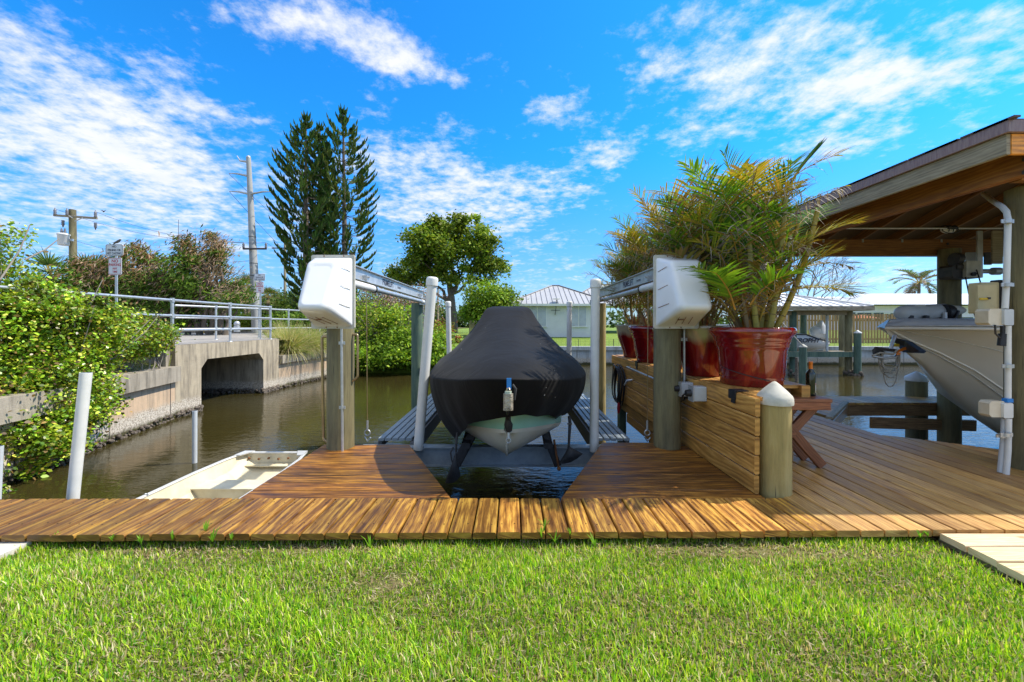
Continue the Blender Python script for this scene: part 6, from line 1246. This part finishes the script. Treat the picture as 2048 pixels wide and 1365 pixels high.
pts = np.concatenate(pts); tag(leaves('far_woods', pts, .9*rng.uniform(.6,1.3,len(pts)), palette(len(pts), [(.08,.14,.03),(.11,.17,.04),(.06,.11,.03)], .25), M_LEAF, None, .7), kind='stuff')
# ---- pampas grass
def pampas(label, px_, py_, Y, r, h, n, zb):
    c = P(px_,py_,Y); c.z = zb; t = thing('ornamental_grass', label, 'grass clump', c, 'ornamental grass clumps by the bridge'); la = LeafAcc()
    for k in range(n):
        a = random.uniform(0,2*PI); el = random.uniform(.75,1.5); d = Vector((math.cos(a)*math.cos(el), math.sin(a)*math.cos(el), math.sin(el))); p = c+Vector((math.cos(a),math.sin(a),0))*r*.25*random.random(); sd = d.cross(Vector((0,0,1))).normalized()
        if random.random() < .4: sd = d.cross(sd).normalized()
        la.strip(p, d, sd, Vector((0,0,1)), h*random.uniform(.6,1.15), .012, random.choice([(.50,.46,.18),(.58,.50,.26),(.34,.42,.09),(.26,.36,.06),(.66,.58,.36)]), random.uniform(.5,1.3))
    la.build('blades', M_LEAF, t)
pampas('dry golden grass clump nearest the bridge corner', 578, 700, 14.6, 1.0, 1.25, 2400, .20)
pampas('second dry grass clump beside the left lift piling', 618, 700, 15.7, 1.0, 1.15, 2200, .20)
pampas('small green-gold grass clump behind the bridge corner', 562, 690, 15.8, .8, .95, 1200, .35)
pts = np.stack([rng.uniform(-9.6,-7.95,3000), rng.uniform(4,9.3,3000), np.zeros(3000)],1); pts[:,2] = .23+.5*np.clip((-7.75-pts[:,0])/2.2,0,1)+rng.uniform(0,.05,3000); tag(leaves('bank_weeds', pts, .06, palette(3000, [(.22,.30,.04),(.30,.30,.10),(.16,.24,.03)]), M_LEAF, None, .3), kind='stuff')
# ---- bare tree behind the neighbour's roof and coconut palm
t = thing('bare_tree', 'leafless grey tree behind the neighbour dock roof', 'tree', P(1600,680,24)); m = MB(); random.seed(5)
def ramify(p, d, L_, r, k):
    e = p+d*L_; mid = p.lerp(e,.5)+Vector((random.uniform(-.1,.1),random.uniform(-.1,.1),random.uniform(-.05,.15)))*L_; m.tube([p,mid,e],[r,r*.8,r*.62],5 if k > 2 else 4,caps=False)
    if k == 0: return
    for q in range(random.choice((2,3,3))): dd = (d+Vector((random.uniform(-.6,.75),random.uniform(-.5,.5),random.uniform(-.35,.5)))).normalized(); ramify(e, dd, L_*random.uniform(.66,.86), r*.6, k-1)
for d in ((.9,0,.55),(.6,.1,.9),(1.1,-.1,.25),(.2,0,1),(-.4,0,.9)): ramify(P(1610,620,24), Vector(d).normalized(), 1.05, .05, 5)
m.tube([P(1600,680,24),P(1610,620,24)],[.12,.08],7); m.build('branches', M_TWIG, t); random.seed(6)
c = P(1838,566,52); t = thing('coconut_palm', 'coconut palm with brown drooping fronds above the white house', 'palm', (c.x,c.y,.6)); m = MB(); m.tube([(c.x-.4,c.y,.6),(c.x,c.y,c.z-1),c],[.22,.16,.14],8); m.tube([(c.x-2.4,c.y,.6),(c.x-1.3,c.y,c.z-1.2),(c.x-.6,c.y,c.z-.3)],[.2,.15,.12],8); m.build('trunk', M_BARK, t); la = LeafAcc(); mb = MB()
for k in range(20): frond(la, mb, c, 2*PI*k/20*3+random.uniform(-.1,.1), R(random.choice((60,35,20,10,-5,45))), 3.3, R(random.uniform(60,95)), 26, .75, .09, [(.14,.09,.07),(.20,.13,.09),(.12,.16,.03),(.24,.17,.10)] if k % 5 else [(.12,.22,.03)], 0, r0=.05)
mb.build('frond_stem', M_CANE, t); la.build('frond', M_LEAF, t)
# ================================================================== POLES, WIRES, SIGNS
t = thing('utility_pole', 'tall tapered grey concrete utility pole with steel arms', 'utility pole', P(514,668,22)); a = P(514,668,22); a.z = .7; e = P(497,316,22)
m = MB(); m.tube([a, e], [.25,.115], 16); m.build('shaft', M_CPOLE, t); m = MB(); m.lathe([(.115,0),(.12,.04),(.0,.14)], e, 12); m.build('cap', M_GALV, t)
for (x0,y0,x1,y1,x2,y2,nm) in ((474,312,480,322,495,324,'arm'),(458,347,475,348,494,352,'arm'),(459,383,478,384,496,388,'arm'),(541,384,525,384,503,388,'arm')): m = MB(); m.tube([P(x0,y0,21.9),P(x1,y1,21.9),P(x2,y2,21.95)], [.02,.045,.06], 6); m.build(nm, M_GALV, t)
m = MB(); m.tube([P(486,498,21.7),P(533,498,21.7)], .05, 6); m.build('cross_arm', M_DARK, t)
for x_ in (487,532): m = MB(); m.lathe([(.05,0),(.07,.05),(.04,.1),(.07,.15),(.03,.25)], P(x_,496,21.7), 8); m.build('insulator', M_INSUL, t)
for f in (.25,.4,.55,.33): m = MB(); p = a.lerp(e,f); rr = .25-.135*f; m.lathe([(rr+.01,0),(rr+.01,.03)], p, 14, caps=False); m.build('band', M_DARK, t)
t = thing('utility_pole', 'weathered wooden utility pole with cross-arm and grey transformer', 'utility pole', P(147,640,22)); a = P(148,660,22); a.z = .7; e = P(145,420,22)
m = MB(); m.tube([a,e],[.18,.15],14); m.build('shaft', M_PILE, t)
m = MB(); m.beam(P(108,431,21.8),P(194,437,21.8),.09,.11,.01); m.build('cross_arm', M_FASC, t)
for x0,y0,x1,y1 in ((150,443,166,436),(146,437,138,432)): m = MB(); m.tube([P(x0,y0,21.75),P(x1,y1,21.75)], .025, 5); m.build('brace', M_GALV, t)
for x_,y_,z_ in ((110,430,1),(134,431,1),(191,435,1),(126,441,-1),(191,446,-1)):
    m = MB(); m.lathe([(.05,0),(.075,.05),(.05,.09),(.075,.14),(.05,.18),(.075,.23),(.04,.28),(.02,.38)], P(x_,y_,21.75), 8, axis=(0,0,z_)); m.build('insulator', M_INSUL, t)
c = P(127,491,21.6); m = MB(); m.lathe([(.21,0),(.235,.03),(.235,.52),(.26,.54),(.26,.59),(.20,.63),(.0,.66)], c, 18); tr_ = m.build('transformer', M_WHITEP, t)
for dx in (-.1,.08): m = MB(); m.lathe([(.05,0),(.06,.1),(.03,.28)], c+Vector((dx,0,.62)), 8); m.build('bushing', M_INSUL, tr_)
m = MB(); m.box(c+Vector((.30,.1,.3)), (.2,.1,.12)); m.build('bracket', M_GALV, t)
for (px_,yt,Y,lab,arm) in ((570,488,45,'thin far wooden pole with cross-arm in front of the left norfolk pine',True),(876,572,70,'distant twin-arm pole under the shade tree crown',True),(357,440,60,'very thin distant antenna mast above the windblown trees',False)):
    a = P(px_,655,Y); a.z = .6; e = P(px_,yt,Y); t = thing('far_pole', lab, 'pole', a, 'distant poles'); m = MB(); m.tube([a,e],[.16 if arm else .05,.12 if arm else .03],7); m.build('shaft', M_FASC if arm else M_DARK, t)
    if arm: m = MB(); m.beam(e+Vector((-1.4,-.1,-.5)), e+Vector((1.4,-.1,-.5)), .1,.12,.01); m.build('cross_arm', M_DARK, t)
def wire(p, q, sag, lab, r=.010): p, q = Vector(p), Vector(q); m = MB(); m.tube([p.lerp(q,k/14)-Vector((0,0,sag*4*(k/14)*(1-k/14))) for k in range(15)], r, 4, caps=False); return tag(m.build('power_line', M_DARK), lab, 'power line', 'overhead wires')
wire(P(110,418,21.8), P(487,485,21.7), .5, 'overhead wire from the left insulator to the tall pole'); wire(P(191,424,21.8), P(532,486,21.7), .5, 'overhead wire from the right insulator to the tall pole')
wire(P(145,480,21.9), P(500,522,21.9), .5, 'lower overhead wire between the two utility poles')
wire(P(458,348,21.9), P(690,520,45), .8, 'wire from the upper steel arm falling behind the pines'); wire(P(541,385,21.9), P(740,560,45), .8, 'wire from the right steel arm falling behind the pines'); wire(P(459,384,21.9), P(700,600,45), .8, 'wire from the lower left steel arm falling behind the pines')
wire(P(533,486,21.7), P(572,494,45), .3, 'short wire from the tall pole to the thin far pole')
# signs
def sign(label, px_, Y, u, l, zb, group='road sign posts'):
    c = P(px_, 600, Y); t = thing('sign_post', label, 'road sign', (c.x,Y,zb), group); top = P(px_, u[1], Y).z; m = MB(); m.bbox(c.x-.026,c.x+.026,Y+.012,Y+.032,zb,top-.03); m.build('post', M_GALV, t)
    def plate(r, col, edge, lines, nm):
        a, b_ = P(r[0],r[1],Y), P(r[2],r[3],Y); w, h = b_.x-a.x, a.z-b_.z; cx, cz = (a.x+b_.x)/2, (a.z+b_.z)/2
        def rr(w_, h_, rad, y, thick): m = MB(); m.beam((cx,y+thick,cz),(cx,y,cz),w_,h_,rad); return m
        p = rr(w, h, w*.07, Y, .008).build(nm, M_SIGN, t); rr(w*.95, h*.95, w*.06, Y-.0016, .0012).build('border', col, p); rr(w*.90, h*.90, w*.05, Y-.003, .0012).build('panel', M_SIGN, p)
        for s_, sz, dy, xs_ in lines: text(s_, sz*h, (cx, Y-.0045, cz+dy*h), FACE_CAM, col, 'lettering', p, .0006, bold=.02*sz*h, xs=xs_)
    plate(u, M_INK, None, [('NO',.25,.29,1.0),('FISHING OR',.27,-.02,.78),('NET CASTING',.27,-.30,.74)], 'sign_plate'); plate(l, M_RED, None, [('NO',.26,.30,.95),('PARKING',.23,.08,.72),('ANY',.17,-.14,.8),('TIME',.17,-.33,.8)], 'sign_plate'); return t
sign('near sign post with no fishing and no parking plates standing above the sea grapes', 231, 9.7, (211,489,246,512), (217,516,243,550), .5)
sign('far sign post with the same two plates at the right end of the bridge', 520, 13.4, (508,548,530,562), (512,564,527,586), .75)
# bird on the near sign
c = P(236,486,9.7); t = thing('bird', 'small grey bird perched on top of the near sign', 'bird', c); m = MB(); NB = 14
ax = [Vector((-.125,0,-.045)),Vector((-.09,0,-.022)),Vector((-.05,0,.004)),Vector((-.02,0,.022)),Vector((.015,0,.040)),Vector((.038,0,.058)),Vector((.052,0,.072)),Vector((.066,0,.072)),Vector((.078,0,.068)),Vector((.098,0,.064))]; m.tube([c+a for a in ax], [.006,.010,.018,.028,.030,.022,.019,.016,.006,.001], 12); m.build('body', M_BIRD, t)
m = MB(); m.tube([c+Vector((-.03,-.024,.018)),c+Vector((-.075,-.018,-.012)),c+Vector((-.11,-.006,-.035))],[.016,.011,.002],8); m.build('wing', M_BIRD, t)
for dx in (-.006,.012): m = MB(); m.tube([c+Vector((dx,-.006,.015)),c+Vector((dx,-.004,-.012))], .0022, 5); m.build('leg', M_DARK, t)
c = P(207,424,30); m = MB(); m.tube([c+Vector((-.22,0,.06)),c+Vector((-.08,0,.10)),c,c+Vector((.1,0,.07)),c+Vector((.2,0,.10))],[.005,.03,.05,.03,.004],6); tag(m.build('flying_bird', M_BIRD), 'tiny bird in flight right of the left utility pole', 'bird')
# street furniture on the road
for (x_,y0,y1,lab) in ((427,652,668,'taller yellow bollard beyond the road'),(406,656,668,'shorter yellow bollard beyond the road')): a = P(x_,y1,23.3); a.z=.757; m = MB(); m.lathe([(.10,0),(.10,(CH+(HZ-y0)/FP*23.3)-.757-.05),(.05,(CH+(HZ-y0)/FP*23.3)-.757)], a, 12); tag(m.build('bollard', M_YELLOW), lab, 'bollard', 'yellow bollards')
a = P(436,668,23.3); a.z=.757; m = MB(); m.lathe([(.10,0),(.11,.05),(.08,.1),(.08,.28),(.10,.3),(.06,.38),(.0,.42)], a, 12); tag(m.build('hydrant', M_GREENP), 'small green hydrant right of the yellow bollards', 'hydrant')
a = P(431,668,23.6); a.z=.757; m = MB(); m.box((a.x,a.y,1.15),(.12,.12,.8)); tag(m.build('wooden_stake', M_BARK), 'dark stake between the bollard and the green hydrant', 'stake')
for px_,yt,r_,Y,lab in ((456,590,.10,30,'thin pale palm trunk behind the hedge, left one'),(490,610,.09,30,'thin pale palm trunk behind the hedge, right one')): a = P(px_,662,Y); a.z=.7; m = MB(); limb(m, a, P(px_,yt,Y), r_, r_*.8, .03, 5, 7); tag(m.build('palm_trunk', M_BARK), lab, 'tree trunk', 'bare trunks')
m = MB(); m.tube([P(474,664,14.5)+Vector((0,0,0)),P(474,652,14.5)], .10, 10); m.sph(P(474,648,14.5), .10, 10, 6); tag(m.build('backflow_valve', M_GALV), 'grey standpipe behind the middle railing post', 'standpipe')
# ================================================================== HOUSES
def hip(m, x0,x1,y0,y1,z,zr,inset, mat_ribs=None, pitch=.42, ov=0):
    yc = (y0+y1)/2; A_,B_,C_,D_ = [Vector(p) for p in ((x0,y0,z),(x1,y0,z),(x1,y1,z),(x0,y1,z))]; R0, R1 = Vector((x0+inset,yc,zr)), Vector((x1-inset,yc,zr)); m.poly([A_,B_,R1,R0]); m.poly([C_,D_,R0,R1]); m.poly([D_,A_,R0]); m.poly([B_,C_,R1]); m.poly([D_,C_,B_,A_])
    ribs = MB(); n = int((x1-x0)/pitch); yc_ = (yc-y0)
    for k in range(1, n): x = x0+(x1-x0)*k/n; f = min(1, (x-x0)/inset, (x1-x)/inset); ribs.beam((x,y0-.0,z+.02),(x,y0+yc_*f,z+.02+(zr-z)*f),.022,.04,.004)
    n = int((y1-y0)/pitch)
    for k in range(1, n): y = y0+(y1-y0)*k/n; f = min((y-y0)/yc_,(y1-y)/yc_); ribs.beam((x0,y,z+.02),(x0+inset*f,y,z+.02+(zr-z)*f),.03,.04,.004); ribs.beam((x1,y,z+.02),(x1-inset*f,y,z+.02+(zr-z)*f),.03,.04,.004)
    for a, b_ in ((A_,R0),(B_,R1),(R0,R1)): ribs.tube([a+Vector((0,0,.03)),b_+Vector((0,0,.03))], .05, 6)
    return ribs
Yh = 29.0; zb = .35; t = thing('green_house', 'pale green single-storey house with grey metal hip roof', 'house', (3.5,Yh,zb))
xw0, xw1 = P(1030,0,Yh).x, P(1212,0,Yh).x; ze = P(0,611,Yh).z; m = MB(); m.bbox(xw0,xw1,Yh,Yh+9,zb-.3,ze); m.build('wall', M_STUCCO, t)
m = MB(); e0, e1 = P(1012,0,Yh-.5).x, P(1232,0,Yh-.5).x; rb = hip(m, e0,e1,Yh-.5,Yh+7,ze+.08,P(0,572,Yh+3.2).z,3.6, pitch=.36); rf = m.build('roof', M_MROOF, t); rb.build('seam', M_INSUL, rf)
m = MB(); m.bbox(e0,e1,Yh-.53,Yh-.505,ze-.07,ze+.085); m.build('gutter', M_WHITEP, t)
m = MB(); rb = hip(m, P(1120,0,Yh+6).x,P(1330,0,Yh+6).x,Yh+4,Yh+12,ze+.3,P(0,570,Yh+8).z,3.5, pitch=.36); rf = m.build('roof', M_MROOF, t); rb.build('seam', M_INSUL, rf)
for x0,x1,nm in ((1058,1092,''),(1142,1172,'')):
    a, b_ = P(x0,615,Yh), P(x1,652,Yh); m = MB(); m.bbox(a.x-.05,b_.x+.05,Yh-.06,Yh-.002,b_.z-.06,a.z+.05); w = m.build('window', M_WHITEP, t)
    xm = (a.x+b_.x)/2
    for p, q in ((a.x,xm-.04),(xm+.04,b_.x)): m = MB(); m.bbox(p,q,Yh-.085,Yh-.062,b_.z,a.z); [m.bbox(p,q,Yh-.10,Yh-.087,b_.z+(a.z-b_.z)*k/9,b_.z+(a.z-b_.z)*(k+.6)/9) for k in range(9)]; m.build('shutter', M_SHUT, w)
    m = MB(); m.bbox(a.x-.1,b_.x+.1,Yh-.14,Yh-.0,b_.z-.1,b_.z-.062); m.build('sill', M_WHITEP, w)
t = thing('antenna', 'wall antenna with thin arms on the pale green house', 'antenna', P(1111,632,Yh-.2)); m = MB(); m.tube([P(1110,630,Yh-.1),P(1112,615,Yh-.3),P(1113,600,Yh-.3)], .025, 6); m.build('mast', M_DARK, t)
m = MB(); m.tube([P(1102,621,Yh-.3),P(1120,621,Yh-.3)], .02, 6); m.build('arm', M_DARK, t); m = MB(); m.lathe([(.25,0),(.3,.03),(.0,.06)], P(1113,599,Yh-.35), 14); m.build('dish', M_WHITEP, t)
# shutters of wooden fence left of the house
t = thing('gate_fence', 'short grey board fence beside the round tree', 'fence', P(945,670,30))
for k in range(5): a = P(938+4.0*k,670,30); m = MB(); m.bbox(a.x,a.x+.13,30,30.03,.5,P(0,641+k*.8,30).z); m.build('board', M_FASC, t)
# wire fence along the far seawall
t = thing('wire_fence', 'thin dark wire fence on top of the white far seawall', 'fence', (3,21.95,.06))
m = MB()
for k in range(80): x = -.2+.26*k; m.tube([(x,21.95,.06),(x,21.95,.42)], .0045, 4, caps=False)
for z in (.18,.30,.42): m.tube([(-.2,21.95,z),(20.6,21.95,z)], .004, 4, caps=False)
m.build('mesh', M_DARK, t)
for k in range(12): m = MB(); x = -.2+1.9*k; m.tube([(x,21.95,.03),(x,21.95,.46)], .014, 6); m.build('post', M_DARK, t)
# white house far right
Yw = 44; zb = .6; t = thing('white_house', 'long low white house with white metal roof at the far right', 'house', (30,Yw,zb))
x0, x1 = P(1600,0,Yw).x, P(2150,0,Yw).x; ze = P(0,612,Yw).z; m = MB(); m.bbox(x0,x1,Yw,Yw+8,zb-.3,ze); m.build('wall', M_STUCW, t)
m = MB(); rb = hip(m, x0-.6,P(1760,0,Yw).x+3,Yw-.6,Yw+8.5,ze+.05,P(0,596,Yw+4).z,4.0, pitch=.45); rf = m.build('roof', M_WROOF, t); rb.build('seam', M_ALU, rf)
m = MB(); rb = hip(m, P(1752,0,Yw-1.5).x,x1,Yw-1.2,Yw+9,ze+.1,P(0,588,Yw+4).z,3.0, pitch=9); rf = m.build('roof', M_WROOF, t)
for px_ in (1813,1865): m = MB(); m.tube([P(px_,605,Yw+1),P(px_,599,Yw+1)], .06, 6); m.build('vent_pipe', M_DARK, rf)
for xa, xb, ya, yb in ((1702,1710,625,642),(1714,1726,626,642),(1728,1742,626,642),(1746,1758,626,642),(1760,1767,626,642),(1780,1792,627,642),(1640,1660,626,642),(1668,1676,626,642),(1906,1945,635,655)):
    a, b_ = P(xa,ya,Yw), P(xb,yb,Yw); m = MB(); m.bbox(a.x-.08,b_.x+.08,Yw-.06,Yw-.002,b_.z-.06,a.z+.08); w = m.build('window', M_WHITEP, t); m = MB(); m.bbox(a.x,b_.x,Yw-.075,Yw-.062,b_.z,a.z); m.build('pane', M_GLASS, w)
a, b_ = P(1766,626,Yw), P(1779,648,Yw); m = MB(); m.bbox(a.x,b_.x,Yw-.1,Yw-.01,b_.z,a.z); d_ = m.build('door', M_WHITEP, t)
for i in range(2):
    for j in range(2): m = MB(); q = P(1769.5+i*4.2,630+j*5,Yw); m.bbox(q.x-.07,q.x+.07,Yw-.115,Yw-.102,q.z-.09,q.z+.09); m.build('pane', M_GLASS, d_)
c = P(1722,632,38); t = thing('patio_umbrella', 'orange patio umbrella in front of the white house', 'umbrella', (c.x,38,.6)); m = MB(); m.lathe([(1.35,-.25),(.8,-.08),(.0,.08)], c, 8, smooth=False); m.build('canopy', M_ORANGE, t); m = MB(); m.tube([(c.x,38,.6),(c.x,38,c.z)], .03, 6); m.build('pole', M_WHITEP, t)
# board fence
t = thing('board_fence', 'brown picket privacy fence on the far lawn at the right', 'fence', P(1680,688,25)); x = P(1545,0,25).x; k = 0
FE = P(1830,0,25).x; n_ = int((FE-x)/.112); m0 = None
for k in range(96):
    xa = x+(FE-x)*k/96; wd = (FE-x)/96; m = MB(); c = random.uniform(.75,1.2); m.c = (c,c,c); a = random.uniform(-.02,.02); zt = 1.83+a+.06; yy = 25+(.03 if k % 2 else 0)
    b = m.add([(xa+.01,yy,.06),(xa+wd*.86,yy,.06),(xa+wd*.86,yy,zt-.05),(xa+wd*.7,yy,zt),(xa+wd*.2,yy,zt),(xa+.01,yy,zt-.05)]); b2 = m.add([(p[0],p[1]+.018,p[2]) for p in m.v[b:b+6]]); uv = [(k*.3,0),(k*.3,.1),(k*.3+1.7,.1),(k*.3+1.8,.08),(k*.3+1.8,.03),(k*.3+1.7,0)]
    m.face(range(b,b+6),uv); m.face(list(range(b2,b2+6))[::-1],uv); [m.face((b+i,b2+i,b2+(i+1)%6,b+(i+1)%6)) for i in range(6)]; m.build('picket', M_FENCE, t)
for z in (.35,1.5): m = MB(); m.beam((x,25.06,z),(FE,25.06,z),.03,.09); m.build('rail', M_FENCE, t)
# ---- neighbour dock
Yn = 17.4; t = thing('neighbour_dock', 'neighbour boat dock with low metal hip roof on green pilings', 'dock', (11,Yn,0))
m = MB(); rx0, rx1 = P(1480,0,Yn-.6).x, P(1747,0,Yn-.6).x; rb = hip(m, rx0,rx1,Yn-.6,Yn+4.2,P(0,613,Yn-.6).z,P(0,590,Yn+1.7).z,2.0, pitch=.40); rf = m.build('roof', M_WROOF, t); rb.build('seam', M_ALU, rf)
m = MB(); zt = P(0,613,Yn-.6).z; m.bbox(rx0,rx1,Yn-.63,Yn-.6,zt-.17,zt+.01); m.bbox(rx1-.0,rx1+.03,Yn-.63,Yn+4.2,zt-.17,zt+.01); m.build('fascia', M_FASC, t)
m = MB(); m.bbox(rx0+.3,rx1-.4,Yn-.07,Yn+.07,zt-.35,zt-.17); m.build('beam', M_FASC, t)
for px_, Yq, mt in ((1586,Yn,M_PILEG),(1697,Yn,M_PILE),(1607,Yn+3.4,M_PILEG),(1684,Yn+3.4,M_PILE),(1500,Yn,M_PILEG)):
    c = P(px_,700,Yq); m = MB(); m.lathe([(.14,-2.2),(.135,zt-.2)], (c.x,Yq,0), 14); m.build('piling', mt, t)
    if Yq == Yn: m = MB(); [m.sph((c.x+.13*math.cos(a),Yq+.13*math.sin(a),WZ+random.uniform(0,.22)), .08, 6, 4) for a in [2*PI*k/9 for k in range(9)]]; m.build('barnacles', M_OYST, t)
m = MB(); c = P(1654,700,Yn+.2); m.tube([(c.x,c.y,-.1),(c.x,c.y,zt-.2)], .05, 8); m.build('guide_pole', M_PVCG, t)
zt2 = P(0,704,Yn-.2).z; m = MB(); m.bbox(rx0,P(1706,0,Yn-.2).x,Yn-.25,Yn+.5,zt2-.05,zt2); m.build('walkway', M_FASC, t); m = MB(); m.bbox(rx0,P(1706,0,Yn-.2).x,Yn-.28,Yn-.25,zt2-.22,zt2); m.build('edge_beam', M_PILEG, t)
for k in range(30): pass
c = P(1715,700,Yn-.3); t = thing('mooring_piling', 'green mooring piling with white cap at the end of the neighbour dock', 'piling', (c.x,Yn-.3,WZ), 'capped mooring pilings of the neighbour'); m = MB(); m.lathe([(.135,-2.2),(.13,.88)], (c.x,Yn-.3,0), 16); m.build('post', M_PILEG, t); m = MB(); m.lathe([(.145,0),(.145,.03),(0,.14)], (c.x,Yn-.3,.87), 16); m.build('cap', M_WHITEP, t)
m = MB(); [m.sph((c.x+.13*math.cos(a),Yn-.3+.13*math.sin(a),WZ+random.uniform(0,.22)), .09, 6, 4) for a in [2*PI*k/9 for k in range(9)]]; m.build('barnacles', M_OYST, t)
c = P(1606,700,14.6); t = thing('mooring_piling', 'short capped mooring piling with a rope, left of the neighbour dock post', 'piling', (c.x,14.6,WZ), 'capped mooring pilings of the neighbour'); m = MB(); m.lathe([(.125,-2.2),(.12,.42)], (c.x,14.6,0), 16); m.build('post', M_PILEG, t); m = MB(); m.lathe([(.13,0),(.13,.03),(0,.12)], (c.x,14.6,.42), 16); m.build('cap', M_SEAT, t)
m = MB(); m.tube([(c.x-.05,14.5,.44), P(1580,664,14.9), P(1552,630,15.5), P(1535,612,17)], .022, 6); tag(m.build('mooring_rope', M_ROPE), 'taut rope running from the short capped piling up to the dock roof', 'rope')
c = P(1593,735,15.2); m = MB(); m.lathe([(.05,-1),(.05,.0),(.045,.35)], (c.x,15.2,-.35), 10); tag(m.build('stub_pile', M_OYST), 'encrusted thin stub beside the short capped piling', 'piling')
# white centre console boat with lettering
Yb = 19.2; t = thing('white_boat', 'white fishing boat with bold lettering and hooded outboard at the neighbour dock', 'boat', P(1620,700,Yb)); x1 = P(1661,0,Yb-1).x; x0 = x1-6.4
m = MB(); st2 = [(x0,.4,.75,.0,0),(x0+.8,.15,.70,.55,.25),(x0+2,-.0,.62,.9,.6),(x0+4,-.03,P(0,668,Yb-1).z,1.0,.8),(x0+5.3,-.03,P(0,668,Yb-1).z,1.0,.82),(x0+5.8,-.03,P(0,676,Yb-1).z,.98,.82),(x1,-.0,P(0,683,Yb-1).z,.95,.8)]; secs = []
for (x, zk, zs, hs, hc) in st2: zc = zk+.18; secs.append([(x,Yb-hs,zs),(x,Yb-hs*.99,(zs+zc)/2),(x,Yb-hc,zc),(x,Yb,zk),(x,Yb+hc,zc),(x,Yb+hs,zs)])
b = m.add([p for s_ in secs for p in s_])
for i in range(len(secs)-1):
    for j in range(5): m.face((b+i*6+j,b+i*6+j+1,b+(i+1)*6+j+1,b+(i+1)*6+j), None, True)
    m.face((b+i*6+5,b+i*6,b+(i+1)*6,b+(i+1)*6+5))
m.face([b+(len(secs)-1)*6+j for j in range(6)]); m.build('hull', M_WHITEP, t)
m = MB(); m.tube([(p[0],p[1]-.01,p[2]-.03) for p in [s_[0] for s_ in secs]], .03, 6); m.build('rub_rail', M_DARK, t)
text('TROPHY', .27, (P(1613,0,Yb-1.02).x, Yb-1.035, P(0,681.5,Yb-1).z), FACE_CAM, M_INK, 'lettering', t, .002, bold=.007, xs=1.1, shear=.3)
m = MB(); c = P(1641,664,Yb); m.sph(c+Vector((-.1,0,-.05)), .42, 14, 8, (1.0,.6,.75), Quaternion((0,1,0), .5)); m.lathe([(.30,0),(.22,.35),(.05,.62),(0,.66)], c+Vector((-.05,0,-.1)), 12, axis=(.15,0,1)); m.build('outboard_cover', M_CREAMD, t)
m = MB(); m.bbox(x0+2.0,x0+3.2,Yb-.5,Yb+.5,.5,1.25); m.build('console', M_WHITEP, t)
m = MB(); m.tube([P(1650,690,Yb),P(1652,712,Yb)], .09, 8); m.build('outboard_leg', M_CREAMD, t)
